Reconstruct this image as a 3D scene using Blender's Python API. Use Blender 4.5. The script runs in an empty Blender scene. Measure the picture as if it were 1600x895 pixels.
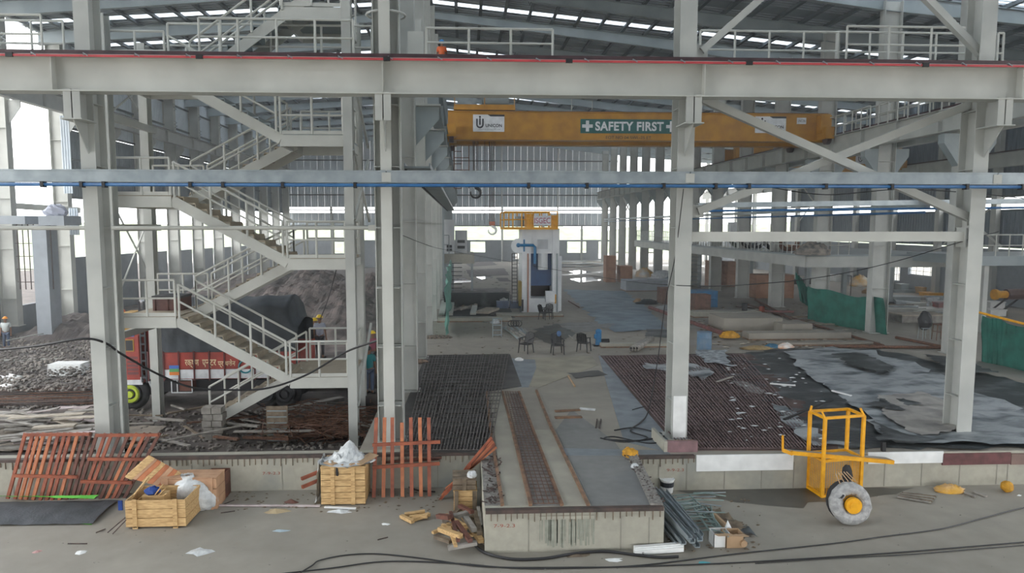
import bpy, bmesh, math, random
from math import sin, cos, pi, atan, atan2, sqrt, radians
from mathutils import Vector, Matrix, noise, geometry

sc = bpy.context.scene
COL = sc.collection
RND = random.Random(7)

# ---------------------------------------------------------------- camera, sky, light, exposure
F, CX, CY = 1067.0, 773.0, 447.5
YAW, PITCH, H = atan(50 / 1067), atan(95.5 / 1067), 6.47
cam_data = bpy.data.cameras.new('camera')
cam = bpy.data.objects.new('camera', cam_data)
COL.objects.link(cam)
cam.location = (0, 0, H)
cam.rotation_euler = (pi / 2 - PITCH, 0, -YAW)
cam_data.sensor_width = 36
cam_data.lens = 36 * F / 1600
cam_data.shift_x = (800 - CX) / 1600
cam_data.clip_end = 2000
sc.camera = cam

world = bpy.data.worlds.new('sky')
sc.world = world
world.use_nodes = True
wn, wl = world.node_tree.nodes, world.node_tree.links
wn.clear()
w_out = wn.new('ShaderNodeOutputWorld')
w_bg = wn.new('ShaderNodeBackground')
w_tc = wn.new('ShaderNodeTexCoord')
w_noise = wn.new('ShaderNodeTexNoise')
w_noise.inputs['Scale'].default_value = 2.0
w_mix = wn.new('ShaderNodeMix')
w_mix.data_type = 'RGBA'
w_mix.inputs['A'].default_value = (0.92, 0.96, 1.0, 1)
w_mix.inputs['B'].default_value = (1.0, 0.985, 0.96, 1)
wl.new(w_tc.outputs['Generated'], w_noise.inputs['Vector'])
wl.new(w_noise.outputs['Fac'], w_mix.inputs['Factor'])
wl.new(w_mix.outputs['Result'], w_bg.inputs['Color'])
w_bg.inputs['Strength'].default_value = 6.0
wl.new(w_bg.outputs['Background'], w_out.inputs['Surface'])

sc.view_settings.view_transform = 'Standard'
sc.view_settings.look = 'None'
sc.view_settings.gamma = 1.0
sc.view_settings.use_curve_mapping = False
sc.view_settings.exposure = -0.3
sc.cycles.use_denoising = True
sc.cycles.max_bounces = 7
sc.cycles.diffuse_bounces = 4
sc.cycles.glossy_bounces = 2
sc.cycles.transmission_bounces = 3
sc.cycles.volume_bounces = 1
sc.cycles.volume_step_rate = 4.0
sc.cycles.sample_clamp_indirect = 6.0

# ---------------------------------------------------------------- measuring helpers (a pixel of the photograph -> a place in the hall)
FW = Vector((sin(YAW) * cos(PITCH), cos(YAW) * cos(PITCH), -sin(PITCH)))
RT = Vector((cos(YAW), -sin(YAW), 0))
UP = Vector((sin(YAW) * sin(PITCH), cos(YAW) * sin(PITCH), cos(PITCH)))
def ray(px, py): return FW + RT * ((px - CX) / F) - UP * ((py - CY) / F)
def P(px, py, Y):
    d = ray(px, py); t = Y / d.y
    return Vector((d.x * t, Y, H + d.z * t))
def G(px, py, z):
    d = ray(px, py); t = (z - H) / d.z
    return Vector((d.x * t, d.y * t, z))
def PX(px, py, X):
    d = ray(px, py); t = X / d.x
    return Vector((X, d.y * t, H + d.z * t))

# ---------------------------------------------------------------- materials
MATS = {}
def mat(name, c1, c2=None, rough=0.6, scale=3.0, metal=0.0, bump=0.0, bscale=None, detail=4, trans=None, contrast=(0.35, 0.65), stretch=None, emis=None, alpha=None):
    if name in MATS: return MATS[name]
    m = bpy.data.materials.new(name)
    m.use_nodes = True
    nt = m.node_tree; N, L = nt.nodes, nt.links
    b = N['Principled BSDF']
    b.inputs['Roughness'].default_value = rough
    b.inputs['Metallic'].default_value = metal
    tc = N.new('ShaderNodeTexCoord')
    vec = tc.outputs['Object']
    if stretch:
        mp = N.new('ShaderNodeMapping'); mp.inputs['Scale'].default_value = stretch
        L.new(vec, mp.inputs['Vector']); vec = mp.outputs['Vector']
    ns = N.new('ShaderNodeTexNoise'); ns.inputs['Scale'].default_value = scale; ns.inputs['Detail'].default_value = detail
    L.new(vec, ns.inputs['Vector'])
    rp = N.new('ShaderNodeValToRGB')
    c2 = c2 or tuple(x * 0.82 for x in c1)
    rp.color_ramp.elements[0].position = contrast[0]; rp.color_ramp.elements[0].color = (*c2, 1)
    rp.color_ramp.elements[1].position = contrast[1]; rp.color_ramp.elements[1].color = (*c1, 1)
    L.new(ns.outputs['Fac'], rp.inputs['Fac'])
    L.new(rp.outputs['Color'], b.inputs['Base Color'])
    if bump:
        n2 = N.new('ShaderNodeTexNoise'); n2.inputs['Scale'].default_value = bscale or scale * 6; n2.inputs['Detail'].default_value = 3
        L.new(vec, n2.inputs['Vector'])
        bp = N.new('ShaderNodeBump'); bp.inputs['Strength'].default_value = bump; bp.inputs['Distance'].default_value = 0.03
        L.new(n2.outputs['Fac'], bp.inputs['Height']); L.new(bp.outputs['Normal'], b.inputs['Normal'])
    if trans is not None:
        t = N.new('ShaderNodeBsdfTranslucent'); t.inputs['Color'].default_value = (*trans, 1)
        mx = N.new('ShaderNodeMixShader'); mx.inputs['Fac'].default_value = 0.75
        L.new(b.outputs['BSDF'], mx.inputs[1]); L.new(t.outputs['BSDF'], mx.inputs[2])
        L.new(mx.outputs['Shader'], N['Material Output'].inputs['Surface'])
    if alpha is not None: b.inputs['Alpha'].default_value = alpha
    if emis:
        b.inputs['Emission Color'].default_value = (*emis[:3], 1); b.inputs['Emission Strength'].default_value = emis[3]
    MATS[name] = m
    return m

def concrete(name, light, dark, stain, wet=0.0, scale=0.5, seed=0.0):
    m = bpy.data.materials.new(name); m.use_nodes = True
    N, L = m.node_tree.nodes, m.node_tree.links
    b = N['Principled BSDF']; tc = N.new('ShaderNodeTexCoord')
    mp = N.new('ShaderNodeMapping'); mp.inputs['Location'].default_value = (seed, seed * 2, 0)
    L.new(tc.outputs['Object'], mp.inputs['Vector'])
    n1 = N.new('ShaderNodeTexNoise'); n1.inputs['Scale'].default_value = scale; n1.inputs['Detail'].default_value = 8; n1.inputs['Roughness'].default_value = 0.6
    n2 = N.new('ShaderNodeTexNoise'); n2.inputs['Scale'].default_value = scale * 9; n2.inputs['Detail'].default_value = 6
    n3 = N.new('ShaderNodeTexNoise'); n3.inputs['Scale'].default_value = scale * 0.6; n3.inputs['Detail'].default_value = 5
    for n in (n1, n2, n3): L.new(mp.outputs['Vector'], n.inputs['Vector'])
    r1 = N.new('ShaderNodeValToRGB'); r1.color_ramp.elements[0].position = 0.3; r1.color_ramp.elements[1].position = 0.7
    r1.color_ramp.elements[0].color = (*dark, 1); r1.color_ramp.elements[1].color = (*light, 1)
    L.new(n1.outputs['Fac'], r1.inputs['Fac'])
    r2 = N.new('ShaderNodeValToRGB'); r2.color_ramp.elements[0].position = 0.3; r2.color_ramp.elements[1].position = 0.75
    r2.color_ramp.elements[0].color = (0.86, 0.86, 0.86, 1); r2.color_ramp.elements[1].color = (1.06, 1.06, 1.06, 1)
    L.new(n2.outputs['Fac'], r2.inputs['Fac'])
    mx = N.new('ShaderNodeMix'); mx.data_type = 'RGBA'; mx.blend_type = 'MULTIPLY'; mx.inputs['Factor'].default_value = 0.8
    L.new(r1.outputs['Color'], mx.inputs['A']); L.new(r2.outputs['Color'], mx.inputs['B'])
    r3 = N.new('ShaderNodeValToRGB'); r3.color_ramp.elements[0].position = 0.56; r3.color_ramp.elements[1].position = 0.68
    r3.color_ramp.elements[0].color = (0, 0, 0, 1); r3.color_ramp.elements[1].color = (1, 1, 1, 1)
    L.new(n3.outputs['Fac'], r3.inputs['Fac'])
    m2 = N.new('ShaderNodeMix'); m2.data_type = 'RGBA'; m2.inputs['B'].default_value = (*stain, 1)
    L.new(r3.outputs['Color'], m2.inputs['Factor']); L.new(mx.outputs['Result'], m2.inputs['A'])
    L.new(m2.outputs['Result'], b.inputs['Base Color'])
    mr = N.new('ShaderNodeMapRange'); mr.inputs['To Min'].default_value = 0.75; mr.inputs['To Max'].default_value = 0.75 - wet
    L.new(r3.outputs['Color'], mr.inputs['Value']); L.new(mr.outputs['Result'], b.inputs['Roughness'])
    bp = N.new('ShaderNodeBump'); bp.inputs['Strength'].default_value = 0.25; bp.inputs['Distance'].default_value = 0.02
    L.new(n2.outputs['Fac'], bp.inputs['Height']); L.new(bp.outputs['Normal'], b.inputs['Normal'])
    MATS[name] = m
    return m

STEEL = mat('grey_painted_steel', (0.46, 0.47, 0.44), (0.38, 0.39, 0.37), 0.5, 1.2)
STEELD = mat('dusty_grey_painted_steel', (0.30, 0.34, 0.35), (0.23, 0.27, 0.28), 0.55, 0.8)
STEELW = mat('white_painted_steel', (0.54, 0.545, 0.505), (0.45, 0.455, 0.42), 0.5, 1.0)
GALV = mat('galvanised_steel', (0.34, 0.38, 0.40), (0.24, 0.28, 0.30), 0.38, 2.5, metal=0.35)
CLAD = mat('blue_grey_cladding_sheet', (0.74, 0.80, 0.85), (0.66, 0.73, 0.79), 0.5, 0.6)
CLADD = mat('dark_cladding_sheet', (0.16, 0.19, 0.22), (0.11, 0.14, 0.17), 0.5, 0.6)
ROOF = mat('roof_sheet', (0.25, 0.29, 0.315), (0.18, 0.215, 0.24), 0.45, 0.7)
PURL = mat('dark_purlin_steel', (0.10, 0.12, 0.13), (0.07, 0.08, 0.09), 0.6, 2)
SKYL = mat('translucent_roof_sheet', (0.85, 0.9, 0.95), rough=0.4, trans=(0.9, 0.95, 1.0))
RAIL = mat('rusty_dark_rail', (0.07, 0.035, 0.04), (0.04, 0.02, 0.025), 0.5, 4)
REDP = mat('red_conductor_bar', (0.55, 0.07, 0.08), rough=0.4)
BLUEP = mat('blue_painted_pipe', (0.03, 0.14, 0.33), (0.02, 0.10, 0.26), 0.4, 4)
YEL = mat('yellow_crane_paint', (0.52, 0.26, 0.03), (0.40, 0.19, 0.025), 0.45, 1.5)
YEL2 = mat('bright_yellow_paint', (0.85, 0.42, 0.015), (0.70, 0.32, 0.01), 0.4, 6)
WOOD = mat('pine_board', (0.62, 0.42, 0.20), (0.42, 0.26, 0.11), 0.7, 6, stretch=(1, 6, 6), bump=0.2)
WOODX = mat('weathered_timber', (0.22, 0.17, 0.12), (0.11, 0.085, 0.06), 0.8, 5, bump=0.2)
PLY = mat('plywood', (0.50, 0.30, 0.18), (0.38, 0.22, 0.13), 0.7, 3)
REDO = mat('red_oxide_paint', (0.34, 0.095, 0.045), (0.20, 0.055, 0.03), 0.6, 5)
RUST = mat('rusty_steel', (0.17, 0.075, 0.04), (0.07, 0.035, 0.025), 0.8, 14)
REBAR = mat('dark_rebar', (0.10, 0.07, 0.06), (0.045, 0.035, 0.035), 0.8, 12)
BLACKP = mat('black_plastic', (0.018, 0.018, 0.02), rough=0.45)
RUBBER = mat('black_rubber', (0.025, 0.025, 0.027), rough=0.8)
CABLE = mat('black_cable', (0.02, 0.02, 0.022), rough=0.5)
WHITE = mat('white_paint', (0.80, 0.81, 0.80), (0.68, 0.69, 0.68), 0.5, 3)
WPLAS = mat('white_plastic_film', (0.66, 0.68, 0.68), (0.45, 0.47, 0.48), 0.35, 6, bump=0.8, bscale=9)
TARPB = mat('black_tarpaulin', (0.12, 0.13, 0.135), (0.022, 0.027, 0.030), 0.5, 1.0, bump=0.8, bscale=5, contrast=(0.5, 0.72), detail=9, stretch=(1, 1.6, 1))
TARPG = mat('grey_tarpaulin', (0.31, 0.33, 0.34), (0.07, 0.085, 0.095), 0.55, 1.0, bump=0.9, bscale=5, contrast=(0.34, 0.56), detail=9, stretch=(1.0, 1.7, 1))
TARPU = mat('blue_grey_tarpaulin', (0.20, 0.27, 0.32), (0.12, 0.17, 0.21), 0.6, 0.9, bump=0.6, bscale=3)
NET = mat('green_shade_net', (0.02, 0.16, 0.12), (0.012, 0.10, 0.075), 0.8, 2, bump=0.5, bscale=5)
SOIL = mat('excavated_soil', (0.21, 0.17, 0.155), (0.10, 0.085, 0.08), 0.95, 1.6, bump=0.9, bscale=6, detail=8)
DARKSOIL = mat('dark_soil', (0.13, 0.11, 0.10), (0.055, 0.047, 0.045), 0.95, 1.2, bump=0.8, bscale=7, detail=8)
SKIN = mat('brown_skin', (0.24, 0.12, 0.07), rough=0.6)
CARD = mat('cardboard', (0.45, 0.31, 0.19), (0.36, 0.24, 0.14), 0.8, 3)
YARD = concrete('yard_concrete', (0.325, 0.30, 0.255), (0.265, 0.245, 0.21), (0.235, 0.22, 0.19), 0.12, 0.22, 3)
SLABM = concrete('slab_concrete', (0.34, 0.31, 0.26), (0.235, 0.215, 0.185), (0.13, 0.12, 0.115), 0.55, 0.22, 8)
PLINM = concrete('plinth_concrete', (0.42, 0.40, 0.33), (0.32, 0.31, 0.26), (0.25, 0.26, 0.24), 0.0, 0.7, 1)
SCREED = concrete('fresh_screed', (0.24, 0.235, 0.225), (0.175, 0.175, 0.17), (0.16, 0.165, 0.17), 0.1, 0.5, 5)
BLOCK = concrete('grey_masonry', (0.36, 0.39, 0.42), (0.27, 0.30, 0.33), (0.22, 0.24, 0.27), 0.0, 0.3, 2)
DARKCON = concrete('dark_basement_concrete', (0.20, 0.22, 0.25), (0.13, 0.15, 0.17), (0.09, 0.10, 0.12), 0.0, 0.3, 4)  # darker, bluer concrete for the near part of the left wall
HILL = mat('outside_greenery', (0.34, 0.38, 0.27), (0.20, 0.24, 0.15), 0.9, 0.5, detail=8)
OUTG = mat('outside_ground', (0.50, 0.47, 0.42), (0.36, 0.34, 0.30), 0.9, 0.1)
def col(name, c, rough=0.6, **k): return mat(name, c, rough=rough, **k)

# ---------------------------------------------------------------- mesh building helpers
class MB:
    def __init__(s): s.v = []; s.f = []
    def add(s, vs, fs):
        o = len(s.v); s.v += [tuple(v) for v in vs]; s.f += [tuple(i + o for i in f) for f in fs]; return s
    def box(s, x0, y0, z0, x1, y1, z1):
        if x0 > x1: x0, x1 = x1, x0
        if y0 > y1: y0, y1 = y1, y0
        if z0 > z1: z0, z1 = z1, z0
        return s.add([(x0,y0,z0),(x1,y0,z0),(x1,y1,z0),(x0,y1,z0),(x0,y0,z1),(x1,y0,z1),(x1,y1,z1),(x0,y1,z1)],
                     [(0,3,2,1),(4,5,6,7),(0,1,5,4),(1,2,6,5),(2,3,7,6),(3,0,4,7)])
    def bar(s, p, q, w, h=None, up=(0, 0, 1)):
        p, q = Vector(p), Vector(q); h = h or w
        d = (q - p).normalized(); u = Vector(up)
        if abs(d.dot(u)) > 0.98: u = Vector((0, 1, 0))
        a = d.cross(u).normalized() * (w / 2); b = a.cross(d).normalized() * (h / 2)
        vs = [p-a-b, p+a-b, p+a+b, p-a+b, q-a-b, q+a-b, q+a+b, q-a+b]
        return s.add(vs, [(0,3,2,1),(4,5,6,7),(0,1,5,4),(1,2,6,5),(2,3,7,6),(3,0,4,7)])
    def prism(s, pts, off):
        n = len(pts); pts = [Vector(p) for p in pts]; off = Vector(off)
        return s.add(pts + [p + off for p in pts], [tuple(range(n))[::-1], tuple(range(n, 2*n))] + [(i, (i+1) % n, n + (i+1) % n, n + i) for i in range(n)])
    def path(s, pts, r, n=6, closed=False, radii=None):
        pts = [Vector(p) for p in pts]; m = len(pts); o = len(s.v); rings = []
        pa = None
        for i, p in enumerate(pts):
            if closed: d = pts[(i+1) % m] - pts[i-1]
            else: d = pts[min(i+1, m-1)] - pts[max(i-1, 0)]
            d = d.normalized() if d.length > 1e-9 else Vector((0, 0, 1))
            if pa is None:
                a = d.cross(Vector((0, 0, 1)))
                if a.length < 0.1: a = d.cross(Vector((0, 1, 0)))
            else: a = pa - d * pa.dot(d)
            a.normalize(); pa = a; b = d.cross(a)
            rr = radii[i] if radii else r
            rings.append([p + (a * cos(2*pi*k/n) + b * sin(2*pi*k/n)) * rr for k in range(n)])
        vs = [v for R in rings for v in R]; fs = []
        for i in range(m if closed else m - 1):
            j = (i + 1) % m
            fs += [(i*n+k, i*n+(k+1) % n, j*n+(k+1) % n, j*n+k) for k in range(n)]
        if not closed: fs += [tuple(range(n))[::-1], tuple(range((m-1)*n, m*n))]
        return s.add(vs, fs)
    def tube(s, p, q, r, n=8, r2=None): return s.path([p, q], r, n, radii=[r, r2 if r2 is not None else r])
    def ell(s, c, rx, ry, rz, n=12, m=8, jit=0.0, rnd=RND):
        vs, fs = [], []
        for j in range(m + 1):
            t = pi * j / m
            for k in range(n):
                a = 2 * pi * k / n; w = 1 + (rnd.uniform(-jit, jit) if jit and 0 < j < m else 0)
                vs.append((c[0] + rx*sin(t)*cos(a)*w, c[1] + ry*sin(t)*sin(a)*w, c[2] + rz*cos(t)*w))
        for j in range(m):
            for k in range(n):
                fs.append((j*n+k, (j+1)*n+k, (j+1)*n+(k+1) % n, j*n+(k+1) % n))
        return s.add(vs, fs)
    def grid(s, fn, nu, nv):
        vs = [fn(i / nu, j / nv) for j in range(nv + 1) for i in range(nu + 1)]
        return s.add(vs, [(j*(nu+1)+i, j*(nu+1)+i+1, (j+1)*(nu+1)+i+1, (j+1)*(nu+1)+i) for j in range(nv) for i in range(nu)])
    def build(s, name, m, parent=None, smooth=False, kind=None, label=None):
        me = bpy.data.meshes.new(name)
        ox, oy, oz = parent_loc(parent)
        me.from_pydata([(x-ox, y-oy, z-oz) for x, y, z in s.v], [], s.f)
        me.materials.append(m)
        if smooth: me.polygons.foreach_set('use_smooth', [True] * len(me.polygons))
        me.update()
        o = bpy.data.objects.new(name, me); COL.objects.link(o)
        if parent: o.parent = parent
        if kind: o['kind'] = kind
        if label: o['label'] = label
        return o
def parent_loc(p):
    x = y = z = 0.0
    while p:
        x += p.location.x; y += p.location.y; z += p.location.z; p = p.parent
    return x, y, z
def thing(name, label, cat, loc=(0, 0, 0), group=None):
    o = bpy.data.objects.new(name, None); COL.objects.link(o)
    o.empty_display_size = 0.2
    o.location = loc; o['label'] = label; o['category'] = cat
    if group: o['group'] = group
    return o
def tag(o, label, cat, group=None, kind=None):
    o['label'] = label; o['category'] = cat
    if group: o['group'] = group
    if kind: o['kind'] = kind
    return o
def struct(o): o['kind'] = 'structure'; return o
def B(x0, y0, z0, x1, y1, z1): return MB().box(x0, y0, z0, x1, y1, z1)
def copy_tree(o, parent=None):
    c = o.copy(); COL.objects.link(c)
    if parent: c.parent = parent
    for ch in list(o.children): copy_tree(ch, c)
    return c
def text(body, name, m, parent, centre, height, width=None, rot=(pi/2, 0, 0), bold=0.0):
    cu = bpy.data.curves.new(name, 'FONT'); cu.body = body; cu.offset = bold; cu.space_character = 1 + bold * 2; cu.align_x = 'CENTER'; cu.align_y = 'CENTER'
    cu.size = 1.0; cu.extrude = 0.0
    tmp = bpy.data.objects.new(name + '_curve', cu); COL.objects.link(tmp)
    bpy.context.view_layer.update()
    me = bpy.data.meshes.new_from_object(tmp.evaluated_get(bpy.context.evaluated_depsgraph_get()))
    bpy.data.objects.remove(tmp)
    if not me.vertices: return None
    xs = [v.co.x for v in me.vertices]; ys = [v.co.y for v in me.vertices]
    cx, cy = (min(xs)+max(xs))/2, (min(ys)+max(ys))/2
    sy = height / max(1e-6, max(ys) - min(ys)); sx = (width / (max(xs) - min(xs))) if width else sy
    R = Matrix.Rotation(rot[2], 4, 'Z') @ Matrix.Rotation(rot[1], 4, 'Y') @ Matrix.Rotation(rot[0], 4, 'X')
    off = Vector(centre) - Vector(parent_loc(parent))
    for v in me.vertices: v.co = R @ Vector(((v.co.x - cx) * sx, (v.co.y - cy) * sy, 0)) + off
    me.materials.clear(); me.materials.append(m); me.name = name
    o = bpy.data.objects.new(name, me); COL.objects.link(o); o.parent = parent
    return o
ORD = ['nearest', 'second', 'third', 'fourth', 'fifth', 'sixth', 'seventh', 'eighth', 'ninth', 'tenth', 'eleventh', 'twelfth', 'thirteenth', 'fourteenth', 'fifteenth', 'sixteenth', 'seventeenth', 'eighteenth', 'nineteenth', 'twentieth', 'twenty-first', 'twenty-second', 'twenty-third', 'twenty-fourth']
def sheet(name, poly, z, m, amp=0.03, step=0.25, sc_=1.2, parent=None, lift=0.012, jag=0.0):
    """a cloth lying on a floor: outline in the floor plane, wrinkled inside"""
    pts = []
    n = len(poly)
    for i in range(n):
        a, b = Vector(poly[i][:2]), Vector(poly[(i+1) % n][:2]); k = max(1, int((b - a).length / step))
        for j in range(k):
            p = a.lerp(b, j / k)
            if jag and j: p += Vector((RND.uniform(-jag, jag), RND.uniform(-jag, jag)))
            pts.append(p)
    nb = len(pts)
    ed = [(i, (i+1) % nb) for i in range(nb)]
    x0, x1 = min(p.x for p in pts), max(p.x for p in pts); y0, y1 = min(p.y for p in pts), max(p.y for p in pts)
    x = x0
    while x < x1:
        y = y0
        while y < y1:
            pts.append(Vector((x + RND.uniform(-.2, .2) * step, y + RND.uniform(-.2, .2) * step))); y += step
        x += step
    r = geometry.delaunay_2d_cdt(pts, ed, [list(range(nb))], 1, 1e-4)
    V = []
    for p in r[0]:
        h = noise.noise(Vector((p.x * sc_, p.y * sc_ * 1.7, z * 3 + len(poly)))) + 0.5 * noise.noise(Vector((p.x * sc_ * 3, p.y * sc_ * 3, 1.3)))
        V.append((p.x, p.y, z + lift + amp * max(0, 0.35 + h)))
    return MB().add(V, [tuple(f) for f in r[2]]).build(name, m, parent, smooth=True)
def gp(z, *pp): return [G(a, b, z) for a, b in pp]
S = 0.87                        # top of the hall slab
YK = [17.2 + 5.75 * k for k in range(16)]
YE = 106.0                      # end wall
def roofz(x): return 20.6 - 0.065 * (-1.9 - x) if x < -1.9 else 20.6 - 0.1 * (x + 1.9)
# ---------------------------------------------------------------- the setting: grounds and slabs
yard_y = G(300, 766, 0).y               # foot of the low wall on the left
wl_y = G(300, 714, S).y
wr_y = G(1300, 708, S).y
struct(B(-70, -14, -0.3, 60, 17.0, 0).build('floor', YARD))
struct(B(-70, 17.0, -0.3, -2.6, 120, 0).build('ground', DARKSOIL))
struct(B(-150, -60, -0.6, 160, 330, -0.31).build('outside_ground', OUTG))
# hall slab and the plinth that juts forward
pfy = G(900, 795, S).y; pxl = G(757, 795, S).x; pxr = G(1040, 795, S).x
hall = struct(MB().prism([(-2.6, wl_y + .36, 0), (pxl + .2, wl_y + .36, 0), (pxl + .2, wr_y, 0), (60, wr_y, 0), (60, 120, 0), (-2.6, 120, 0)], (0, 0, S)).build('hall_slab', SLABM))
MB_ = MB()
plinth = struct(B(pxl, pfy, 0, pxr, wr_y, S).build('plinth', PLINM))
# low walls: left of the plinth and right of it
lw = struct(B(-40, wl_y, 0, pxl, wl_y + 0.35, S).build('wall_left_low', PLINM))
rw = struct(B(pxr, wr_y - 0.02, 0, 40, wr_y, S).build('wall_right_low', PLINM))
# casting joints, recessed strips and steel edge angle with starter bars
def edge_angle(x0, x1, y, owner):
    B(x0, y - 0.035, S - 0.06, x1, y + 0.10, S + 0.012).build('edge_angle', mat('dark_edge_steel', (0.09, 0.06, 0.05), (0.05, 0.04, 0.035), .7, 5), owner)
    mb = MB(); x = x0 + 0.1
    while x < x1:
        h = RND.uniform(0.10, 0.2)
        mb.box(x, y - 0.028, S - 0.06 - h, x + 0.016, y - 0.006, S - 0.05); x += RND.uniform(0.10, 0.17)
    o = mb.build('starter_bars', WOODX, owner, kind='stuff')
edge_angle(-24, pxl - 0.02, wl_y, lw)
edge_angle(pxl + 0.02, pxr - 0.02, pfy, plinth)
edge_angle(pxr + .25, P(1085, 708, wr_y).x, wr_y - 0.02, rw)
for px in (165, 440, 1140): pass
def joint(x, y, owner): B(x - 0.012, y - 0.006, 0.02, x + 0.012, y + 0.002, S - 0.2).build('joint', mat('joint_stain', (0.27, 0.26, 0.22), rough=.8), owner)
for px in (20, 160, 300, 441, 560, 684): joint(P(px, 740, wl_y).x, wl_y, lw)
for px in (826, 970, 1014): joint(P(px, 830, pfy).x, pfy, plinth)
for px in (1029, 1073, 1132, 1190, 1240, 1382, 1440, 1499, 1557, 1574): joint(P(px, 740, wr_y - .02).x, wr_y - .02, rw)
# run-down stain patch on the plinth front, a cast lip
a = P(843, 802, pfy); b = P(928, 850, pfy)
B(a.x, pfy - 0.02, S - 0.20, b.x, pfy, S - 0.13).build('cast_lip', PLINM, plinth)
st = MB()
for i in range(26):
    x = a.x + (b.x - a.x) * (i + RND.random()) / 26; st.box(x, pfy - 0.006, S - 0.2 - RND.uniform(.35, .62), x + RND.uniform(.012, .05), pfy, S - 0.2)
st.build('cement_run', mat('cement_run_down', (0.29, 0.30, 0.25), (0.22, 0.23, 0.19), .8, 8), plinth, kind='stuff')
# painted date marks
MARK = mat('faded_red_marking', (0.32, 0.09, 0.06), rough=.8)
for s_, px, py, y, ow in (('7-9-2.3', 424, 739, wl_y, lw), ('7-9-2.3', 788, 821, pfy, plinth), ('9-9-2.3', 1055, 734, wr_y - .02, rw)):
    c = P(px, py, y); text(s_, 'painted_mark', MARK, ow, (c.x, y - 0.008, c.z), 0.07, 0.42)
# strips on the plinth and slab top
def strip(name, pp, m, owner, h=0.02, z=S):
    q = gp(z, *pp); return MB().prism([(p.x, p.y, z + 0.001) for p in q], (0, 0, h)).build(name, m, owner)
strip('screed_strip', ((893, 640), (960, 690), (1035, 792), (925, 792), (868, 672)), SCREED, plinth, 0.006)
strip('screed_strip', ((935, 556), (950, 556), (1060, 700), (1042, 706), (975, 690)), mat('blue_grey_film', (0.22, 0.245, 0.265), (0.14, 0.16, 0.18), .5, 2), plinth, 0.008)
strip('screed_strip', ((800, 560), (836, 562), (838, 575), (826, 605), (800, 605), (790, 580)), MATS['blue_grey_film'], plinth, 0.006)
strip('dark_patch', ((862, 700), (1042, 704), (1050, 712), (866, 712)), MATS['blue_grey_film'], plinth, 0.009)
strip('pale_strip', ((812, 560), (925, 556), (935, 570), (840, 606), (815, 600)), mat('sandy_screed', (0.33, 0.30, 0.235), (0.25, 0.23, 0.18), .8, 1.5), plinth, 0.005)
strip('pale_strip', ((832, 672), (862, 672), (918, 791), (879, 791)), mat('pale_screed', (0.36, 0.335, 0.275), (0.29, 0.27, 0.225), .8, 1.5), plinth, 0.014)
strip('pale_strip', ((765, 613), (796, 613), (827, 791), (786, 791)), MATS['pale_screed'], plinth, 0.014)
def on_slab(pts, w, h, m, name, owner, z=S):
    mb = MB(); q = [G(*p, z) for p in pts]
    for i in range(len(q) - 1): mb.bar(q[i] + Vector((0, 0, h/2)), q[i+1] + Vector((0, 0, h/2)), w, h)
    return mb.build(name, m, owner)
RT_ = mat('rusty_form_timber', (0.26, 0.15, 0.09), (0.14, 0.085, 0.055), .8, 5)
for pp in (((760, 613), (766, 670), (785, 791)), ((785, 613), (800, 671), (829, 791)), ((811, 613), (832, 671), (878, 791)), ((838, 611), (862, 671), (919, 791))):
    on_slab(pp, 0.07, 0.055, RT_, 'form_board', plinth)
# rebar mesh in the trench between the form boards
def mesh_between(l0, l1, r0, r1, nl, nr, name, owner, rad=0.009, z=S, m=REBAR, jit=0.0):
    a0, a1, b0, b1 = G(*l0, z), G(*l1, z), G(*r0, z), G(*r1, z); mb = MB(); up = Vector((0, 0, 0.05))
    for i in range(nl + 1):
        t = i / nl; j = Vector((RND.uniform(-jit, jit), RND.uniform(-jit, jit), rad * 1.6)); mb.bar(a0.lerp(b0, t) + up + j, a1.lerp(b1, t) + up + Vector((0, 0, rad * 1.6)), rad * 1.7, rad * 1.7)
    for i in range(nr + 1):
        t = i / nr; j = Vector((0, RND.uniform(-jit, jit), 0)); mb.bar(a0.lerp(a1, t) + up + j, b0.lerp(b1, t) + up + j, rad * 1.2, rad * 1.2)
    return mb.build(name, m, owner, kind='stuff')
strip('trench_bed', ((787, 613), (811, 613), (876, 791), (831, 791)), mat('trench_mortar', (0.30, 0.28, 0.26), (0.20, 0.19, 0.18), .8, 6), plinth, 0.01)
mesh_between((789, 614), (833, 790), (809, 614), (874, 790), 5, 46, 'rebar_mesh', plinth, m=RUST)
strip('ledge_bed', ((752, 700), (768, 700), (783, 790), (757, 790)), mat('rough_ledge', (0.30, 0.285, 0.26), (0.16, 0.15, 0.14), .9, 14, bump=.8), plinth, 0.012)
strip('ledge_bed', ((976, 700), (993, 708), (1036, 790), (1016, 790)), MATS['rough_ledge'], plinth, 0.05)
mb = MB()
for (x0, x1) in ((757, 782), (982, 1030)):
    for i in range(60):
        t = RND.random(); px = (x0 + (x1 - x0) * t) if x0 > 900 else RND.uniform(762, 778); py = 712 + 74 * t if x0 > 900 else RND.uniform(712, 788)
        q = G(px + RND.uniform(-6, 6), py, S); mb.bar(q + Vector((0, 0, .02)), q + Vector((RND.uniform(-.12, .12), RND.uniform(-.05, .05), .06)), 0.02)
mb.build('bent_starter_bars', REBAR, plinth, kind='stuff')
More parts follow.
